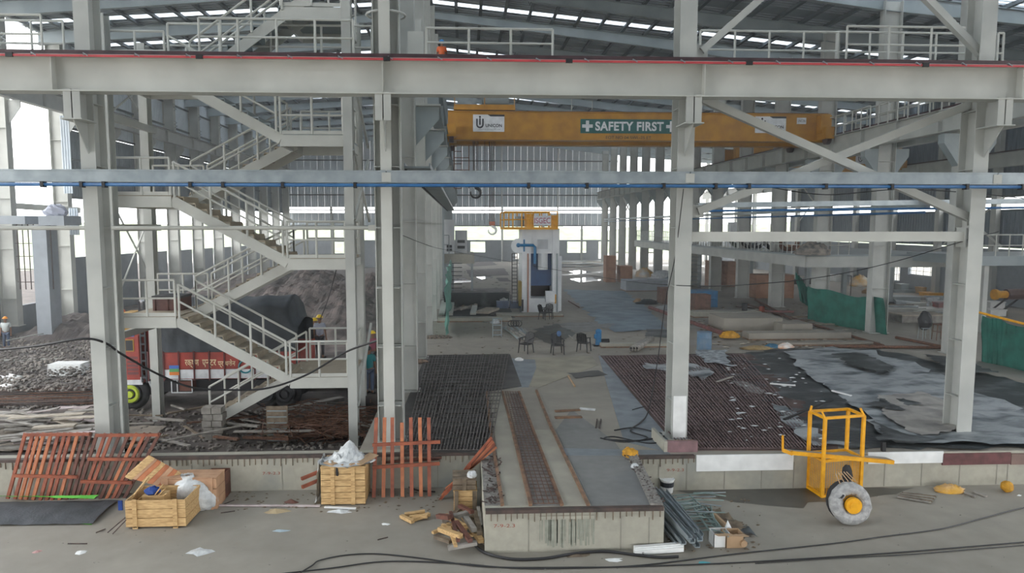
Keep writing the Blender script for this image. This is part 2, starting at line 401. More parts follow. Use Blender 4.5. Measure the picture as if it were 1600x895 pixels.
# dark rebar mats on the slab
def mat_area(pp, m, owner, name, h=0.03): strip(name, pp, m, owner, h)
mat_area(((665, 556), (797, 554), (815, 604), (760, 612), (768, 690), (765, 708), (625, 706), (630, 640)), mat('dark_pit_bed', (0.085, 0.08, 0.075), (0.05, 0.047, 0.045), .8, 1.5), hall, 'pit_bed', .02)
mesh_between((667, 557), (630, 706), (795, 555), (766, 706), 26, 26, 'rebar_mesh', hall, rad=0.014, jit=0.03, m=mat('grey_rebar', (0.17, 0.15, 0.14), (0.08, 0.07, 0.065), .8, 10))
mat_area(((938, 556), (1170, 552), (1300, 640), (1310, 704), (1062, 704)), mat('brown_pit_bed', (0.13, 0.085, 0.075), (0.065, 0.045, 0.042), .85, 1.2), hall, 'pit_bed', .02)
mesh_between((942, 558), (1066, 703), (1160, 556), (1290, 703), 44, 30, 'rebar_mesh', hall, rad=0.013, jit=0.03, m=mat('mauve_rebar', (0.24, 0.17, 0.17), (0.10, 0.07, 0.07), .8, 10))
# dark stains as of spilt slurry on the floor (their own outline)
for k, pp in enumerate((((885, 583), (935, 579), (950, 586), (900, 592)), ((826, 522), (870, 507), (895, 524), (862, 540)), ((700, 452), (790, 450), (798, 470), (690, 470)))):
    q = sheet('stain', gp(S, *pp), S + .006, mat('slurry_stain', (0.09, 0.085, 0.075), (0.05, 0.05, 0.045), .6, 2), 0.0, .3, parent=hall, jag=.1)
# white painted band on the right low wall
for n_, (p0, p1, y0, y1, m_) in enumerate(((1088, 1238, 709, 733, WHITE), (1356, 1472, 704, 722, WHITE), (1472, 1577, 708, 724, mat('maroon_board', (0.14, 0.05, 0.05), (0.08, 0.03, 0.03), .6, 5)), (1579, 1640, 708, 724, mat('brown_board', (0.20, 0.13, 0.11), rough=.7)))):
    a, b = P(p0, y0, wr_y - .02), P(p1, y1, wr_y - .02)
    B(a.x, wr_y - 0.06, b.z, b.x, wr_y - 0.021, min(a.z, S + .02)).build('painted_panel', m_, rw)
a = P(1000, 712, wr_y)
# damp, soiled lower rim
# ---------------------------------------------------------------- walls
def panels(owner, x0, x1, z0, z1, y, m, step=1.0, axis='x', name='cladding_panel', t=0.03, rib=3):
    """ribbed sheets side by side, every sheet an object"""
    n = max(1, round(abs(x1 - x0) / step)); w = (x1 - x0) / n
    mb = MB()
    prof = []
    for r_ in range(rib):
        u = r_ / rib; prof += [(u, 0), (u + 0.62 / rib, 0), (u + 0.70 / rib, -0.035), (u + 0.92 / rib, -0.035)]
    prof.append((1.0, 0))
    vs = []
    for u, d in prof:
        for z in (z0, z1):
            vs.append((u * w * 0.992, d, z) if axis == 'x' else (-d * (1 if y < 0 else -1) , u * w * 0.992, z))
    fs = [(2*i, 2*i+2, 2*i+3, 2*i+1) for i in range(len(prof) - 1)]
    me = bpy.data.meshes.new(name); me.from_pydata(vs, [], fs); me.materials.append(m)
    ox, oy, oz = parent_loc(owner)
    for i in range(n):
        o = bpy.data.objects.new(name, me); COL.objects.link(o); o.parent = owner
        o.location = (x0 + w * i - ox, y - oy, -oz) if axis == 'x' else (y - ox, x0 + w * i - oy, -oz)
# end wall
we = struct(B(-27, YE, 0, 24, YE + 0.3, 1.25).build('wall_back', BLOCK))
def wall_x(zs, holes, z0, z1, owner, m, xa, xb):
    x = xa
    for h0, h1, a, b in sorted(holes):
        B(x, YE, z0, h0, YE + .3, z1).build('masonry', m, owner)
        if a > z0: B(h0, YE, z0, h1, YE + .3, a).build('masonry', m, owner)
        if b < z1: B(h0, YE, b, h1, YE + .3, z1).build('masonry', m, owner)
        x = h1
    B(x, YE, z0, xb, YE + .3, z1).build('masonry', m, owner)
wall_x(None, [(1.2, 3.5, 2.3, 3.95), (8.2, 9.3, 1.25, 3.95), (16.3, 19.3, 2.2, 3.95), (21.2, 23.0, 1.25, 3.95), (-6.5, -4.2, 2.2, 3.95), (-13, -10.5, 2.2, 3.95), (-20, -17.5, 2.2, 3.95)], 1.25, 4.2, we, BLOCK, -27, 24)
panels(we, -27, 24, 6.35, 8.35, YE - .05, CLAD, 1.0)
panels(we, -27, 24, 9.25, 14.2, YE - .05, CLAD, 1.0)
for i in range(51):
    x0 = -27 + i; B(x0, YE - .05, 14.25, x0 + .99, YE - .02, roofz(x0 + .5) - .1).build('cladding_panel', CLAD, we)
for z in (6.4, 8.8, 11.1, 14.2, 16.3): B(-27, YE - .22, z - .08, 24, YE - .09, z + .08).build('girt', PURL, we)
for x in (-20, -13, -7.5, 6.1, 12.5, 18.5): B(x - .15, YE - .35, S, x + .15, YE - .1, 9.3 if x < 8 else 6.5).build('wind_post', STEEL, we)
for px, zb in ((784, S), (871, 7.9)):
    q = P(px, 380, YE - .6); tag(MB().tube((q.x, q.y, zb), (q.x, q.y, 19.5), .10, 8).build('downpipe', WHITE), 'white vertical downpipe in front of the end wall, ' + ('reaching the floor left of the press' if zb < 2 else 'ending above the press sign'), 'pipe')
# left wall: masonry below, open strip, cladding above
XL = -26.9
LY = [41 + 5.75 * k for k in range(12)]
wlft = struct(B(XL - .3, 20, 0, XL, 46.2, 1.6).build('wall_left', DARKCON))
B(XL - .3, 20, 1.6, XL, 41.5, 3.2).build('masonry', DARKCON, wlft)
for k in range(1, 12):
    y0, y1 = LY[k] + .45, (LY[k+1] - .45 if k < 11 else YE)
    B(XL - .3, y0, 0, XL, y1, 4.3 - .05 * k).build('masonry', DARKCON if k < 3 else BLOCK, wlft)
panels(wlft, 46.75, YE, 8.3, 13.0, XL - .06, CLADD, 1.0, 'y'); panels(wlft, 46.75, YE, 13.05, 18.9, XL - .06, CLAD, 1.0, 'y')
for z in (8.4, 11, 13.1, 15.5, 17.6): B(XL - .02, 46.75, z - .08, XL + .06, YE, z + .08).build('girt', PURL, wlft)
# right wall
XR = 38.0
wrgt = struct(B(XR, 16, 0, XR + .3, 104, 1.6).build('wall_right', BLOCK))
wins = [(34.5, 37, 2.3, 3.8), (53, 56.5, 2.3, 3.75), (57.6, 58.8, 1.0, 3.85), (60.2, 61.8, 2.3, 3.85), (64.2, 67.2, 2.4, 3.95), (40, 43, 2.3, 3.8), (47, 50, 2.3, 3.8)]
y = 16
for a_, b_, c_, d_ in sorted(wins):
    B(XR, y, 1.6, XR + .3, a_, 4.8).build('masonry', BLOCK, wrgt)
    B(XR, a_, d_, XR + .3, b_, 4.8).build('masonry', BLOCK, wrgt)
    if c_ > 1.6: B(XR, a_, 1.6, XR + .3, b_, c_).build('masonry', BLOCK, wrgt)
    y = b_
B(XR, y, 1.6, XR + .3, 104, 4.8).build('masonry', BLOCK, wrgt)
for n_, (a_, b_, c_, d_) in enumerate(sorted(wins)):
    c_ = max(c_, 1.6); mb = MB(); t_ = .06
    mb.box(XR + .1, a_, c_, XR + .18, b_, c_ + t_).box(XR + .1, a_, d_ - t_, XR + .18, b_, d_).box(XR + .1, a_, c_, XR + .18, a_ + t_, d_).box(XR + .1, b_ - t_, c_, XR + .18, b_, d_)
    w = struct(mb.build('window_%d' % (n_ + 1), STEELD))
    mb = MB()
    for k in range(1, 4): yy = a_ + (b_ - a_) * k / 4; mb.box(XR + .12, yy - .02, c_, XR + .15, yy + .02, d_)
    for k in range(1, 4): zz = c_ + (d_ - c_) * k / 4; mb.box(XR + .12, a_, zz - .015, XR + .15, b_, zz + .015)
    mb.build('window_bars', STEELD, w)
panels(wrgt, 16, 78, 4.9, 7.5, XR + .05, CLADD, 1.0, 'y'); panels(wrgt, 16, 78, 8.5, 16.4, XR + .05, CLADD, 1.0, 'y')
for z in (7.5, 8.5, 11, 14): B(XR - .08, 16, z - .08, XR + .02, 104, z + .08).build('girt', PURL, wrgt)
for k in range(16):
    yy = YK[k] + 1
    B(XR - .45, yy - .25, 0, XR - .08, yy + .25, 16.5).build('wall_post', STEEL, wrgt)

# ---------------------------------------------------------------- roof
XA, XB_ = -27.5, 38.5
ceil = struct(MB().prism([(XA, -8, roofz(XA)), (-1.9, -8, roofz(-1.9)), (XB_, -8, roofz(XB_)), (XB_, -8, roofz(XB_) + .05), (-1.9, -8, roofz(-1.9) + .05), (XA, -8, roofz(XA) + .05)], (0, 8.0, 0)).build('ceiling', ROOF))
def roof_slab(y0, y1, m, name, dz=0.0):
    MB().prism([(XA, y0, roofz(XA) + dz), (-1.9, y0, roofz(-1.9) + dz), (XB_, y0, roofz(XB_) + dz), (XB_, y0, roofz(XB_) + .04 + dz), (-1.9, y0, roofz(-1.9) + .04 + dz), (XA, y0, roofz(XA) + .04 + dz)], (0, y1 - y0, 0)).build(name, m, ceil)
SY = [y_ + 4.3 for y_ in ([-0.05 + 5.75 * k for k in range(0, 3)] + YK)]
y = 0.0
def roof_half(y0, y1, m, name, left):
    xa, xb = (XA, -1.9) if left else (-1.9, XB_)
    MB().prism([(xa, y0, roofz(xa)), (xb, y0, roofz(xb)), (xb, y0, roofz(xb) + .04), (xa, y0, roofz(xa) + .04)], (0, y1 - y0, 0)).build(name, m, ceil)
for s_ in SY:
    roof_slab(y, s_, ROOF, 'roof_sheet'); w_ = .7 if s_ > 36 else 1.7  # near strips, out of view, widened to throw more light on the yard
    roof_half(s_, s_ + w_, SKYL, 'skylight_strip', True)
    right_open = s_ < 36 or abs(s_ - 44.5) < 1 or s_ > 55  # mostly hidden strips farther back opened to brighten the far hall
    roof_half(s_, s_ + w_, SKYL if right_open else ROOF, 'skylight_strip' if right_open else 'roof_sheet', False); y = s_ + w_
roof_slab(y, YE + 2, ROOF, 'roof_sheet')
mb = MB(); yy = 28.0
while yy < YE:
    if not any(s_ - .1 < yy < s_ + 1.1 for s_ in SY):
        for xa, xb in ((XA, -1.9), (-1.9, XB_)):
            mb.bar((xa, yy, roofz(xa) - .03), (xb, yy, roofz(xb) - .03), .05, .07)
    yy += .36
mb.build('sheet_rib', mat('roof_rib_highlight', (0.46, 0.50, 0.53), (0.36, 0.40, 0.43), .4, 1), ceil, kind='stuff')  # ribs coloured paler than the sheet to imitate highlights on the corrugation
x = XA + .8
while x < XB_:
    z = roofz(x) - .12; B(x - .035, 14, z - .13, x + .035, YE, z + .08).build('purlin', PURL, ceil)
    B(x - .10, 14, z - .15, x + .10, YE, z - .12).build('purlin_lip', PURL, ceil); x += 1.55
for n_, y in enumerate(YK):
    for xs in ((XA + .6, -1.9, .8, .45), (-1.9, 21.6, .45, .8), (21.6, XR, .8, .5)):
        xa, xb, da, db = xs
        za, zb = roofz(xa) - .28, roofz(xb) - .28
        MB().prism([(xa, y - .01, za), (xb, y - .01, zb), (xb, y - .01, zb - db), (xa, y - .01, za - da)], (0, .02, 0)).build('rafter_web', STEELD, ceil)
        mb = MB(); mb.bar((xa, y, za - da), (xb, y, zb - db), .26, .025); mb.bar((xa, y, za), (xb, y, zb), .26, .025); mb.build('rafter_flange', STEELD, ceil)
    for i in range(6):
        x = -24 + i * 9.3; mb = MB()
        for s_ in (-1, 1): mb.bar((x + .3 * s_, y + .1, roofz(x) - .25), (x, y + .02, roofz(x) - 1.0), .05)
        mb.build('fly_brace', PURL, ceil)
# unseen wall added behind the camera to cut light from there, open below
wf = struct(B(-27.5, -8.3, 6.0, 38.5, -8.0, 9.0).build('wall_front_added', BLOCK))
for i in range(66):
    x0 = -27.5 + i; B(x0, -8.2, 9.02, x0 + .99, -8.15, roofz(x0 + .5) - .05).build('cladding_panel', CLADD, wf)
for i in range(6): B(-27.5 + 13.1 * i, -8.3, 0, -27.0 + 13.1 * i, -7.9, 6.0).build('wall_pier', BLOCK, wf)
# thin dusty haze in the hall
hz = struct(B(-27, 14, 0.9, 37.9, 105.5, 17.2).build('haze', ROOF))
hm_ = bpy.data.materials.new('dusty_air'); hm_.use_nodes = True; hn = hm_.node_tree; hn.nodes.clear()
ho = hn.nodes.new('ShaderNodeOutputMaterial'); hs = hn.nodes.new('ShaderNodeVolumeScatter'); hs.inputs['Color'].default_value = (0.92, 0.97, 1, 1); hs.inputs['Density'].default_value = 0.0026; hs.inputs['Anisotropy'].default_value = 0.4
hn.links.new(hs.outputs['Volume'], ho.inputs['Volume']); hz.data.materials.clear(); hz.data.materials.append(hm_)
# green slope and bushes outside, seen through the openings
hm = MB().grid(lambda u, v: (-150 + 320 * u, 165 + 60 * v, -0.3 + 9 * v * (0.8 + .5 * noise.noise(Vector((u * 9, v * 3, 0)))) + 1.3 * noise.noise(Vector((u * 40, v * 9, 3)))), 80, 14)
tag(struct(hm.build('outside_slope', HILL, smooth=True)), 'pale green slope beyond the end wall openings', 'hill')
hm = MB().grid(lambda u, v: (-62 - 40 * v, 8 + 120 * u, -0.3 + 9 * v * (0.8 + .5 * noise.noise(Vector((u * 9, v * 3, 5)))) + 1.2 * noise.noise(Vector((u * 40, v * 9, 7)))), 60, 14)
tag(struct(hm.build('outside_slope', HILL, smooth=True)), 'pale green slope outside the open left side', 'hill')
# ---------------------------------------------------------------- steel columns
def hcol(name, label, x, y, z0, z1, w=0.42, d=0.85, ori='y', stiff=(), group=None, m=STEEL, cat='column', base=True):
    """a built-up H column; ori 'y': flanges face the camera's hall side, ori 'x': the web faces it"""
    t = .03; c = thing(name, label, cat, (x, y, z0), group)
    if ori == 'y':
        B(x-w/2, y-d/2, z0, x+w/2, y-d/2+t, z1).build('flange', m, c); B(x-w/2, y+d/2-t, z0, x+w/2, y+d/2, z1).build('flange', m, c)
        B(x-.015, y-d/2+t, z0, x+.015, y+d/2-t, z1).build('web', m, c)
    else:
        B(x-d/2, y-w/2, z0, x-d/2+t, y+w/2, z1).build('flange', m, c); B(x+d/2-t, y-w/2, z0, x+d/2, y+w/2, z1).build('flange', m, c)
        B(x-d/2+t, y-.015, z0, x+d/2-t, y+.015, z1).build('web', m, c)
    for s_ in stiff:
        if z0 < s_ < z1:
            if ori == 'y': B(x-w/2+.02, y-d/2+t, s_, x+w/2-.02, y+d/2-t, s_+.02).build('stiffener', m, c)
            else: B(x-d/2+t, y-w/2+.02, s_, x+d/2-t, y+w/2-.02, s_+.02).build('stiffener', m, c)
    if base:
        ww, dd = (w, d) if ori == 'y' else (d, w)
        B(x-ww/2-.08, y-dd/2-.08, z0, x+ww/2+.08, y+dd/2+.08, z0+.04).build('base_plate', m, c)
    return c
FX = [P(147, 400, 17.2).x, P(606, 400, 17.2).x, P(1066, 400, 17.2).x, P(1527, 400, 17.2).x]
YF = 17.2
ST = [1.9, 3.4, 4.9, 6.4, 7.9, 9.4]
names = ['grey steel column of the front row standing left of the stair tower', None, 'grey steel column of the front row between the two rebar mats', 'grey steel column of the front row beside the yellow man cage']
for i in (0, 2, 3):
    c = hcol('steel_column', names[i], FX[i] + (-.02, 0, .03, -.06)[i], YF + .28, S if i > 1 else 0, 14, (.36, 0, .42, .40)[i], .56, 'y', ST)
    # bracket under the big crane girder
    B(FX[i]-.19, YF-.62, 8.95, FX[i]+.19, YF-.6, 9.62).build('bracket_end', STEEL, c)
    MB().prism([(FX[i]-.012, YF, 9.62), (FX[i]-.012, YF-.62, 9.62), (FX[i]-.012, YF-.62, 8.95), (FX[i]-.012, YF, 8.2)], (.024, 0, 0)).build('bracket', STEEL, c)
    B(FX[i]-.24, YF-.68, 8.92, FX[i]+.24, YF, 8.95).build('bracket_plate', STEEL, c)
    if i == 2: B(FX[i]-.14, YF-.02, S, FX[i]+.2, YF-.004, 2.05).build('white_patch', WHITE, c, label='whiter painted foot of the flange')
i = 1; x = FX[1]
c = hcol('steel_column', 'wide cross-shaped steel column of the front row behind the red slatted frame', x, YF + .35, S, 14, .4, .66, 'x', [s + .02 for s in ST])
B(x-.135, YF-.15, S, x+.135, YF-.12, 14).build('front_flange', STEELW, c); B(x-.012, YF-.12, S, x+.012, YF+.34, 14).build('front_web', STEEL, c)
for s_ in ST:
    for a_, b_ in ((x-.3, x-.13), (x+.13, x+.3)): B(a_, YF-.1, s_, b_, YF+.16, s_+.02).build('stiffener', STEEL, c)
B(x-.19, YF-.62, 8.95, x+.19, YF-.6, 9.62).build('bracket_end', STEEL, c)
MB().prism([(x-.012, YF-.1, 9.62), (x-.012, YF-.62, 9.62), (x-.012, YF-.62, 8.95), (x-.012, YF-.1, 8.2)], (.024, 0, 0)).build('bracket', STEEL, c)
MB().path([(x + .48*cos(a), YF+.35+.42*sin(a), 11.65) for a in [2*pi*k/16 for k in range(16)]], .03, 6, closed=True).build('ring_platform', STEEL, c)
# row along the left edge of the hall slab (receding)
for k in range(1, 16):
    c = hcol('steel_column', 'grey steel column receding along the stair side of the hall, %s of its row' % ORD[k-1], -1.9, YK[k], S, 18.9, .42, .72, 'x', [2.4 + 2.1*j for j in range(5)], m=STEELD if k > 6 else STEEL)
    MB().prism([(-1.52, YK[k]-.02, 10.35), (-.75, YK[k]-.02, 10.35), (-.75, YK[k]-.02, 9.95), (-1.52, YK[k]-.02, 9.1)], (0, .04, 0)).build('corbel', STEELD, c)
    if k < 6:
        B(-1.50, YK[k]-.25, 10.35, -.7, YK[k]+.25, 10.4).build('corbel_plate', STEEL, c)
# row right of the crane bay
XD = 21.6
for k in range(2, 16):
    c = hcol('steel_column', 'grey steel column receding along the right side of the crane bay, %s of its row' % ORD[k-2], XD, YK[k], S, roofz(XD)-.6, .45, .92, 'x', [3.2, 5.4, 7.6, 9.7], m=STEEL)
    for sg in (-1, 1):
        MB().prism([(XD+.46*sg, YK[k]-.2, 10.35), (XD+1.15*sg, YK[k]-.2, 10.35), (XD+1.15*sg, YK[k]-.2, 9.95), (XD+.46*sg, YK[k]-.2, 9.0)], (0, .4, 0)).build('corbel', STEELD, c)
# pale rows seen between them at the left wall
for k in range(12):
    c = hcol('wall_column', 'pale steel column against the left wall, %s from the front' % ORD[k], XL + .5, LY[k], .3 if k else .6, 18.6, .5, .95, 'x', [2.2, 5.1, 8, 12], m=STEELW)
    MB().prism([(XL+.97, LY[k]-.03, 13.6), (XL+1.7, LY[k]-.03, 13.6), (XL+1.7, LY[k]-.03, 13.2), (XL+.97, LY[k]-.03, 12.2)], (0, .06, 0)).build('corbel', STEEL, c)
    for z in (15.2, 16.7):
        mb = MB()
        for j in range(4): mb.bar((XL+1.05+.25*(j % 2), LY[k]-.3, z+.3*j/2), (XL+1.05+.25*((j+1) % 2), LY[k]-.3, z+.3*(j+1)/2), .03)
        mb.build('cleat', STEELD, c)
# crane runway girders
def igirder(name, label, x0, y0, x1, y1, z0, z1, w=.4, m=STEEL, st=(), cat='girder', rail=True):
    c = thing(name, label, cat, (x0, y0, z0)); t = .03
    a, b = Vector((x0, y0, 0)), Vector((x1, y1, 0)); d = (b-a).normalized()
    for z, h, n_ in ((z0 + t/2, t, 'bottom_flange'), (z1 - t/2, t, 'top_flange')):
        MB().bar(a + Vector((0, 0, z)), b + Vector((0, 0, z)), w, h).build(n_, m, c)
    MB().bar(a + Vector((0, 0, (z0+z1)/2)), b + Vector((0, 0, (z0+z1)/2)), .02, z1-z0-2*t).build('web', m, c)
    sd = Vector((d.y, -d.x, 0))
    for s_ in st:
        p = a + d * s_
        MB().bar(p + sd*(w/2-.01) + Vector((0, 0, (z0+z1)/2)), p - sd*(w/2-.01) + Vector((0, 0, (z0+z1)/2)), .02, z1-z0-2*t).build('stiffener', m, c)
    if rail: MB().bar(a + Vector((0, 0, z1+.06)), b + Vector((0, 0, z1+.06)), .09, .12).build('crane_rail', RAIL, c)
    return c
GY = YF - .42
zb, zt = P(800, 148, GY-.22).z, P(800, 92, GY-.22).z
stx = [FX[0]-.42-(-16), FX[1]-(-16), FX[2]+.25-(-16), FX[3]+.4-(-16)]
fg = igirder('crane_girder', 'big pale crane girder running across the whole view above the columns', -16, GY, 16.6, GY, zb, zt, .44, STEELW, stx, rail=False)
MB().bar((-16, GY-.05, zt+.05), (16.6, GY-.05, zt+.05), .14, .13).build('crane_rail', RAIL, fg)
MB().bar((-16, GY-.25, zt-.045), (16.6, GY-.25, zt-.045), .03, .05).build('conductor_bar', REDP, fg, label='red conductor bar clipped below the rail')
x = -15.6
while x < 16.4:
    mb = MB(); mb.bar((x-.05, GY-.25, zt+.02), (x+.06, GY-.25, zt-.05), .05, .02).bar((x-.06, GY-.25, zt-.04), (x+.02, GY-.25, zt-.01), .03, .02); mb.build('rail_clip', GALV, fg); x += 1.16
for px in (15, 312, 605, 890, 1172, 1448): q = P(px, 92, GY-.27); B(q.x-.09, GY-.28, zt-.09, q.x+.07, GY-.24, zt+.01).build('joint_cover', BLACKP, fg)
# galvanised cable tray and blue pipe across the view
TY = YF - .35
a, b = P(0, 266, TY), P(1600, 276, TY)
z0, z1 = P(800, 286, TY).z, P(800, 267, TY).z
ct = thing('cable_tray', 'galvanised boxed cable tray running across all columns below the big girder', 'tray', (-16, TY, z0))
xs = [-16, FX[0]-7.6, FX[0]+.05, FX[1]+.03, FX[2]+.03, FX[3]+.12, 16.6]; xs = [-16, FX[1]+.03, FX[2]+.03, FX[3]+.12, 16.6]
for p, q in zip(xs[:-1], xs[1:]):
    B(p+.01, TY-.01, z0, q-.01, TY+.25, z1-.03).build('tray_section', GALV, ct); B(p+.01, TY-.03, z1-.03, q-.01, TY+.27, z1).build('tray_cover', GALV, ct)
for q in xs[1:-1]: B(q-.11, TY-.025, z0+.02, q+.11, TY-.01, z1-.05).build('splice_plate', STEELW, ct)
bp = thing('blue_pipe', 'blue painted pipe running below the cable tray', 'pipe', (-16, TY-.12, z0))
zz = P(800, 290, TY-.1).z
MB().tube((-16, TY-.12, zz), (16.6, TY-.12, zz), .042, 8).build('pipe', BLUEP, bp, smooth=True)
for px in (67, 128, 163, 298, 349, 442, 555, 826, 917, 1037, 1118, 1170, 1290, 1393, 1510, 1597): q = P(px, 290, TY-.12); B(q.x-.035, TY-.18, zz-.07, q.x+.035, TY-.02, zz+.07).build('pipe_clamp', BLACKP, bp)
# bracing between the two right front columns
def brace(label, p0, p1, y, w=.2, m=STEEL, name='brace', cat='brace'):
    a, b = P(*p0, y), P(*p1, y); c = thing(name, label, cat, a)
    MB().bar(a, b, .16, w, up=(0, 0, 1)).build('brace_bar', m, c)
    d = (b-a).normalized()
    for p in (a, b): MB().prism([(p.x-.16, y-.01, p.z-.16), (p.x+.16, y-.01, p.z-.16), (p.x+.16, y-.01, p.z+.16), (p.x-.16, y-.01, p.z+.16)], (0, .02, 0)).build('gusset', m, c)
    return c
brace('long diagonal brace falling to the right between the two right front columns', (1098, 155), (1520, 343), YF+.25)
brace('long diagonal brace rising to the right between the two right front columns', (1090, 330), (1555, 148), YF+.5)
brace('diagonal brace above the girder rising to the right from the third column', (1096, 80), (1220, -30), YF+.25, .17)
brace('diagonal brace above the girder falling to the right onto the fourth column', (1440, -10), (1536, 88), YF+.25, .17)
a, b = P(1090, 362, YF+.2), P(1516, 377, YF+.2)
c = thing('tie_beam', 'horizontal pale box beam between the two right front columns', 'beam', (FX[2], YF+.2, b.z))
B(FX[2]+.2, YF+.15, b.z, FX[3]-.24, YF+.4, a.z).build('box_beam', STEELW, c); B(FX[3]-.27, YF+.1, b.z-.15, FX[3]-.23, YF+.45, a.z+.1).build('end_plate', STEEL, c)
a = P(380, 356, 19.0); c = thing('tie_beam', 'thin white horizontal tube tied across the stair tower at mid height', 'beam', (FX[0], 19.0, a.z))
MB().tube((P(0, 352, 19).x-4, 19.0, a.z), (P(578, 356, 19).x, 19.0, a.z), .055, 8).build('tube', STEELW, c); B(P(570, 0, 19).x, 18.92, a.z-.08, P(585, 0, 19).x, 19.1, a.z+.08).build('end_socket', STEELW, c)
# longitudinal runway girders with rails and hand rails
gl = igirder('crane_girder', 'runway girder receding along the stair side of the crane bay', -.95, 23, -.95, 105, 10.4, 11.4, .4, STEELD, [5.75*k for k in range(14)])
gr = igirder('crane_girder', 'runway girder with black rail receding along the right side of the crane bay', 20.75, 17.5, 20.75, 105, 10.45, 11.42, .42, STEEL, [2.9*k for k in range(30)])
g3 = igirder('crane_girder', 'runway girder of the right-hand bay on the far side of the crane bay columns', 22.5, 20, 22.5, 105, 10.45, 11.42, .42, STEEL, [5.75*k for k in range(14)])
g4 = igirder('crane_girder', 'runway girder with black rail along the right outer wall', 37.1, 20, 37.1, 105, 10.45, 11.42, .42, STEEL, [5.75*k for k in range(14)])
g5 = igirder('crane_girder', 'high runway girder along the left outer wall', XL+1.5, 27, XL+1.5, 105, 13.6, 14.6, .42, STEEL, [5.75*k + 5 for k in range(14)])
# cable trays along row, X braces
t2 = thing('cable_tray', 'dark perforated cable tray receding along the stair side columns', 'tray', (-1.3, 18, 7.7))
B(-1.5, 18, 7.95, -.85, 70, 8.0).build('tray_bed', STEELD, t2)
mb = MB(); mb2 = MB()
mb.bar((-.85, 18, 8.02), (-.85, 70, 8.02), .03, .12).bar((-1.5, 18, 8.02), (-1.5, 70, 8.02), .03, .12)
for k in range(60): mb2.box(-1.52, 18.3+.85*k, 7.85, -1.46, 18.36+.85*k, 7.97)
mb.build('tray_side', GALV, t2); mb2.build('hanger', BLACKP, t2, kind='stuff')
t3 = thing('cable_tray', 'pipe and tray run crossing in front of the far right columns', 'tray', (20.6, 30, 7.2))
MB().bar((20.9, 30, 7.35), (20.9, 100, 7.35), .3, .18).build('tray_bed', GALV, t3); MB().tube((20.8, 30, 7.05), (20.8, 100, 7.05), .06).build('blue_pipe', BLUEP, t3)
t4 = thing('cable_tray', 'cable tray with blue pipe crossing the right bay behind the long braces', 'tray', (14, 27, 7.6))
MB().bar((P(1090, 312, 30).x, 30, 7.35), (P(1700, 306, 30).x, 30, 7.6), .3, .22).build('tray_bed', GALV, t4)
MB().tube((P(1090, 330, 30).x, 29.8, 7.1), (P(1700, 318, 30).x, 29.8, 7.3), .05).build('blue_pipe', BLUEP, t4)
for k, (x, y0, y1, z0, z1, w_) in enumerate(((XD, YK[12], YK[13], 7.5, 10.2, 'on the far columns right of the crane bay'), (XR-.5, YK[9], YK[10], 7, 11, 'in the bright glazing of the right wall, farther one'), (XR-.5, YK[5], YK[6], 5, 8.4, 'on the right wall above the windows'), (XL+1.1, LY[2], LY[3], 14.8, 18, 'high on the left wall cladding'), (XL+1.1, LY[2], LY[3], 1.6, 7.6, 'in the open strip of the left wall'))):
    c = thing('cross_brace', 'thin crossed steel bracing ' + w_, 'brace', (x, y0, z0)); MB().bar((x, y0, z0), (x, y1, z1), .1).build('brace_bar', STEELW, c); MB().bar((x, y0, z1), (x, y1, z0), .1).build('brace_bar', STEELW, c)

# ---------------------------------------------------------------- hand rails
def rails(c, pts, h=1.05, r=.035, mid=.5, posts=None, m=STEELW, sp=1.1, closed_ends=True, both=True):
    """top rail, middle rail and posts along a line of floor points"""
    pts = [Vector(p) for p in pts]; up = Vector((0, 0, h))
    MB().path([p + up for p in pts], r, 6).build('top_rail', m, c)
    MB().path([p + up*mid for p in pts], r*.85, 6).build('mid_rail', m, c)
    for i in range(len(pts)-1):
        a, b = pts[i], pts[i+1]; n = max(1, round((b-a).length/sp))
        for j in range(n + (1 if i == len(pts)-2 else 0)):
            p = a.lerp(b, j/n); MB().tube(p, p+up, r, 6).build('rail_post', m, c)
def handrail(label, pts, **k):
    c = thing('hand_rail', label, 'railing', pts[0]); rails(c, pts, **k); return c
def hp(px, py, Y): return tuple(P(px, py, Y))
def walkway(label, p, q, w=.9, m=STEELD):
    c = thing('walkway', label, 'walkway', p); p, q = Vector(p), Vector(q)
    MB().bar(p - Vector((0, 0, .06)), q - Vector((0, 0, .06)), w, .12).build('deck', m, c); return c
Z2 = 11.15
yy = 19.4
w1 = walkway('service walkway deck behind the big girder, right of the second column', (P(650, 0, yy).x, yy+.55, Z2), (16.4, yy+.55, Z2), 1.3)
handrail('white hand rail above the big girder between the second and third columns', [(P(666, 0, yy).x, yy, Z2+.02), (P(864, 0, yy).x, yy, Z2+.02)], h=P(760, 46, yy).z-Z2, mid=.45)
zr = P(1200, 50, yy+.9).z - Z2
handrail('white hand rail above the big girder right of the third column', [(P(1096, 0, 20.3).x, 20.3, Z2+.02), (P(1312, 0, 20.3).x, 20.3, Z2+.02)], h=P(1200, 50, 20.3).z-Z2, mid=.45)
handrail('tall white hand rail above the big girder left of the fourth column', [(P(1326, 0, yy).x, yy, Z2+.02), (P(1524, 0, yy).x, yy, Z2+.02)], h=P(1400, 43, yy).z-Z2, mid=.45)
handrail('white hand rail behind the tall one left of the fourth column', [(P(1310, 0, 20.5).x, 20.5, Z2+.02), (P(1518, 0, 20.5).x, 20.5, Z2+.02)], h=P(1400, 52, 20.5).z-Z2, mid=.45)
handrail('white hand rail above the big girder right of the fourth column', [(P(1572, 0, 20.5).x, 20.5, Z2+.02), (16.2, 20.5, Z2+.02)], h=P(1580, 53, 20.5).z-Z2, mid=.45)
w2 = walkway('service walkway deck behind the big girder, left of the second column', (-16, yy+.55, Z2), (P(600, 0, yy).x, yy+.55, Z2), 1.3)
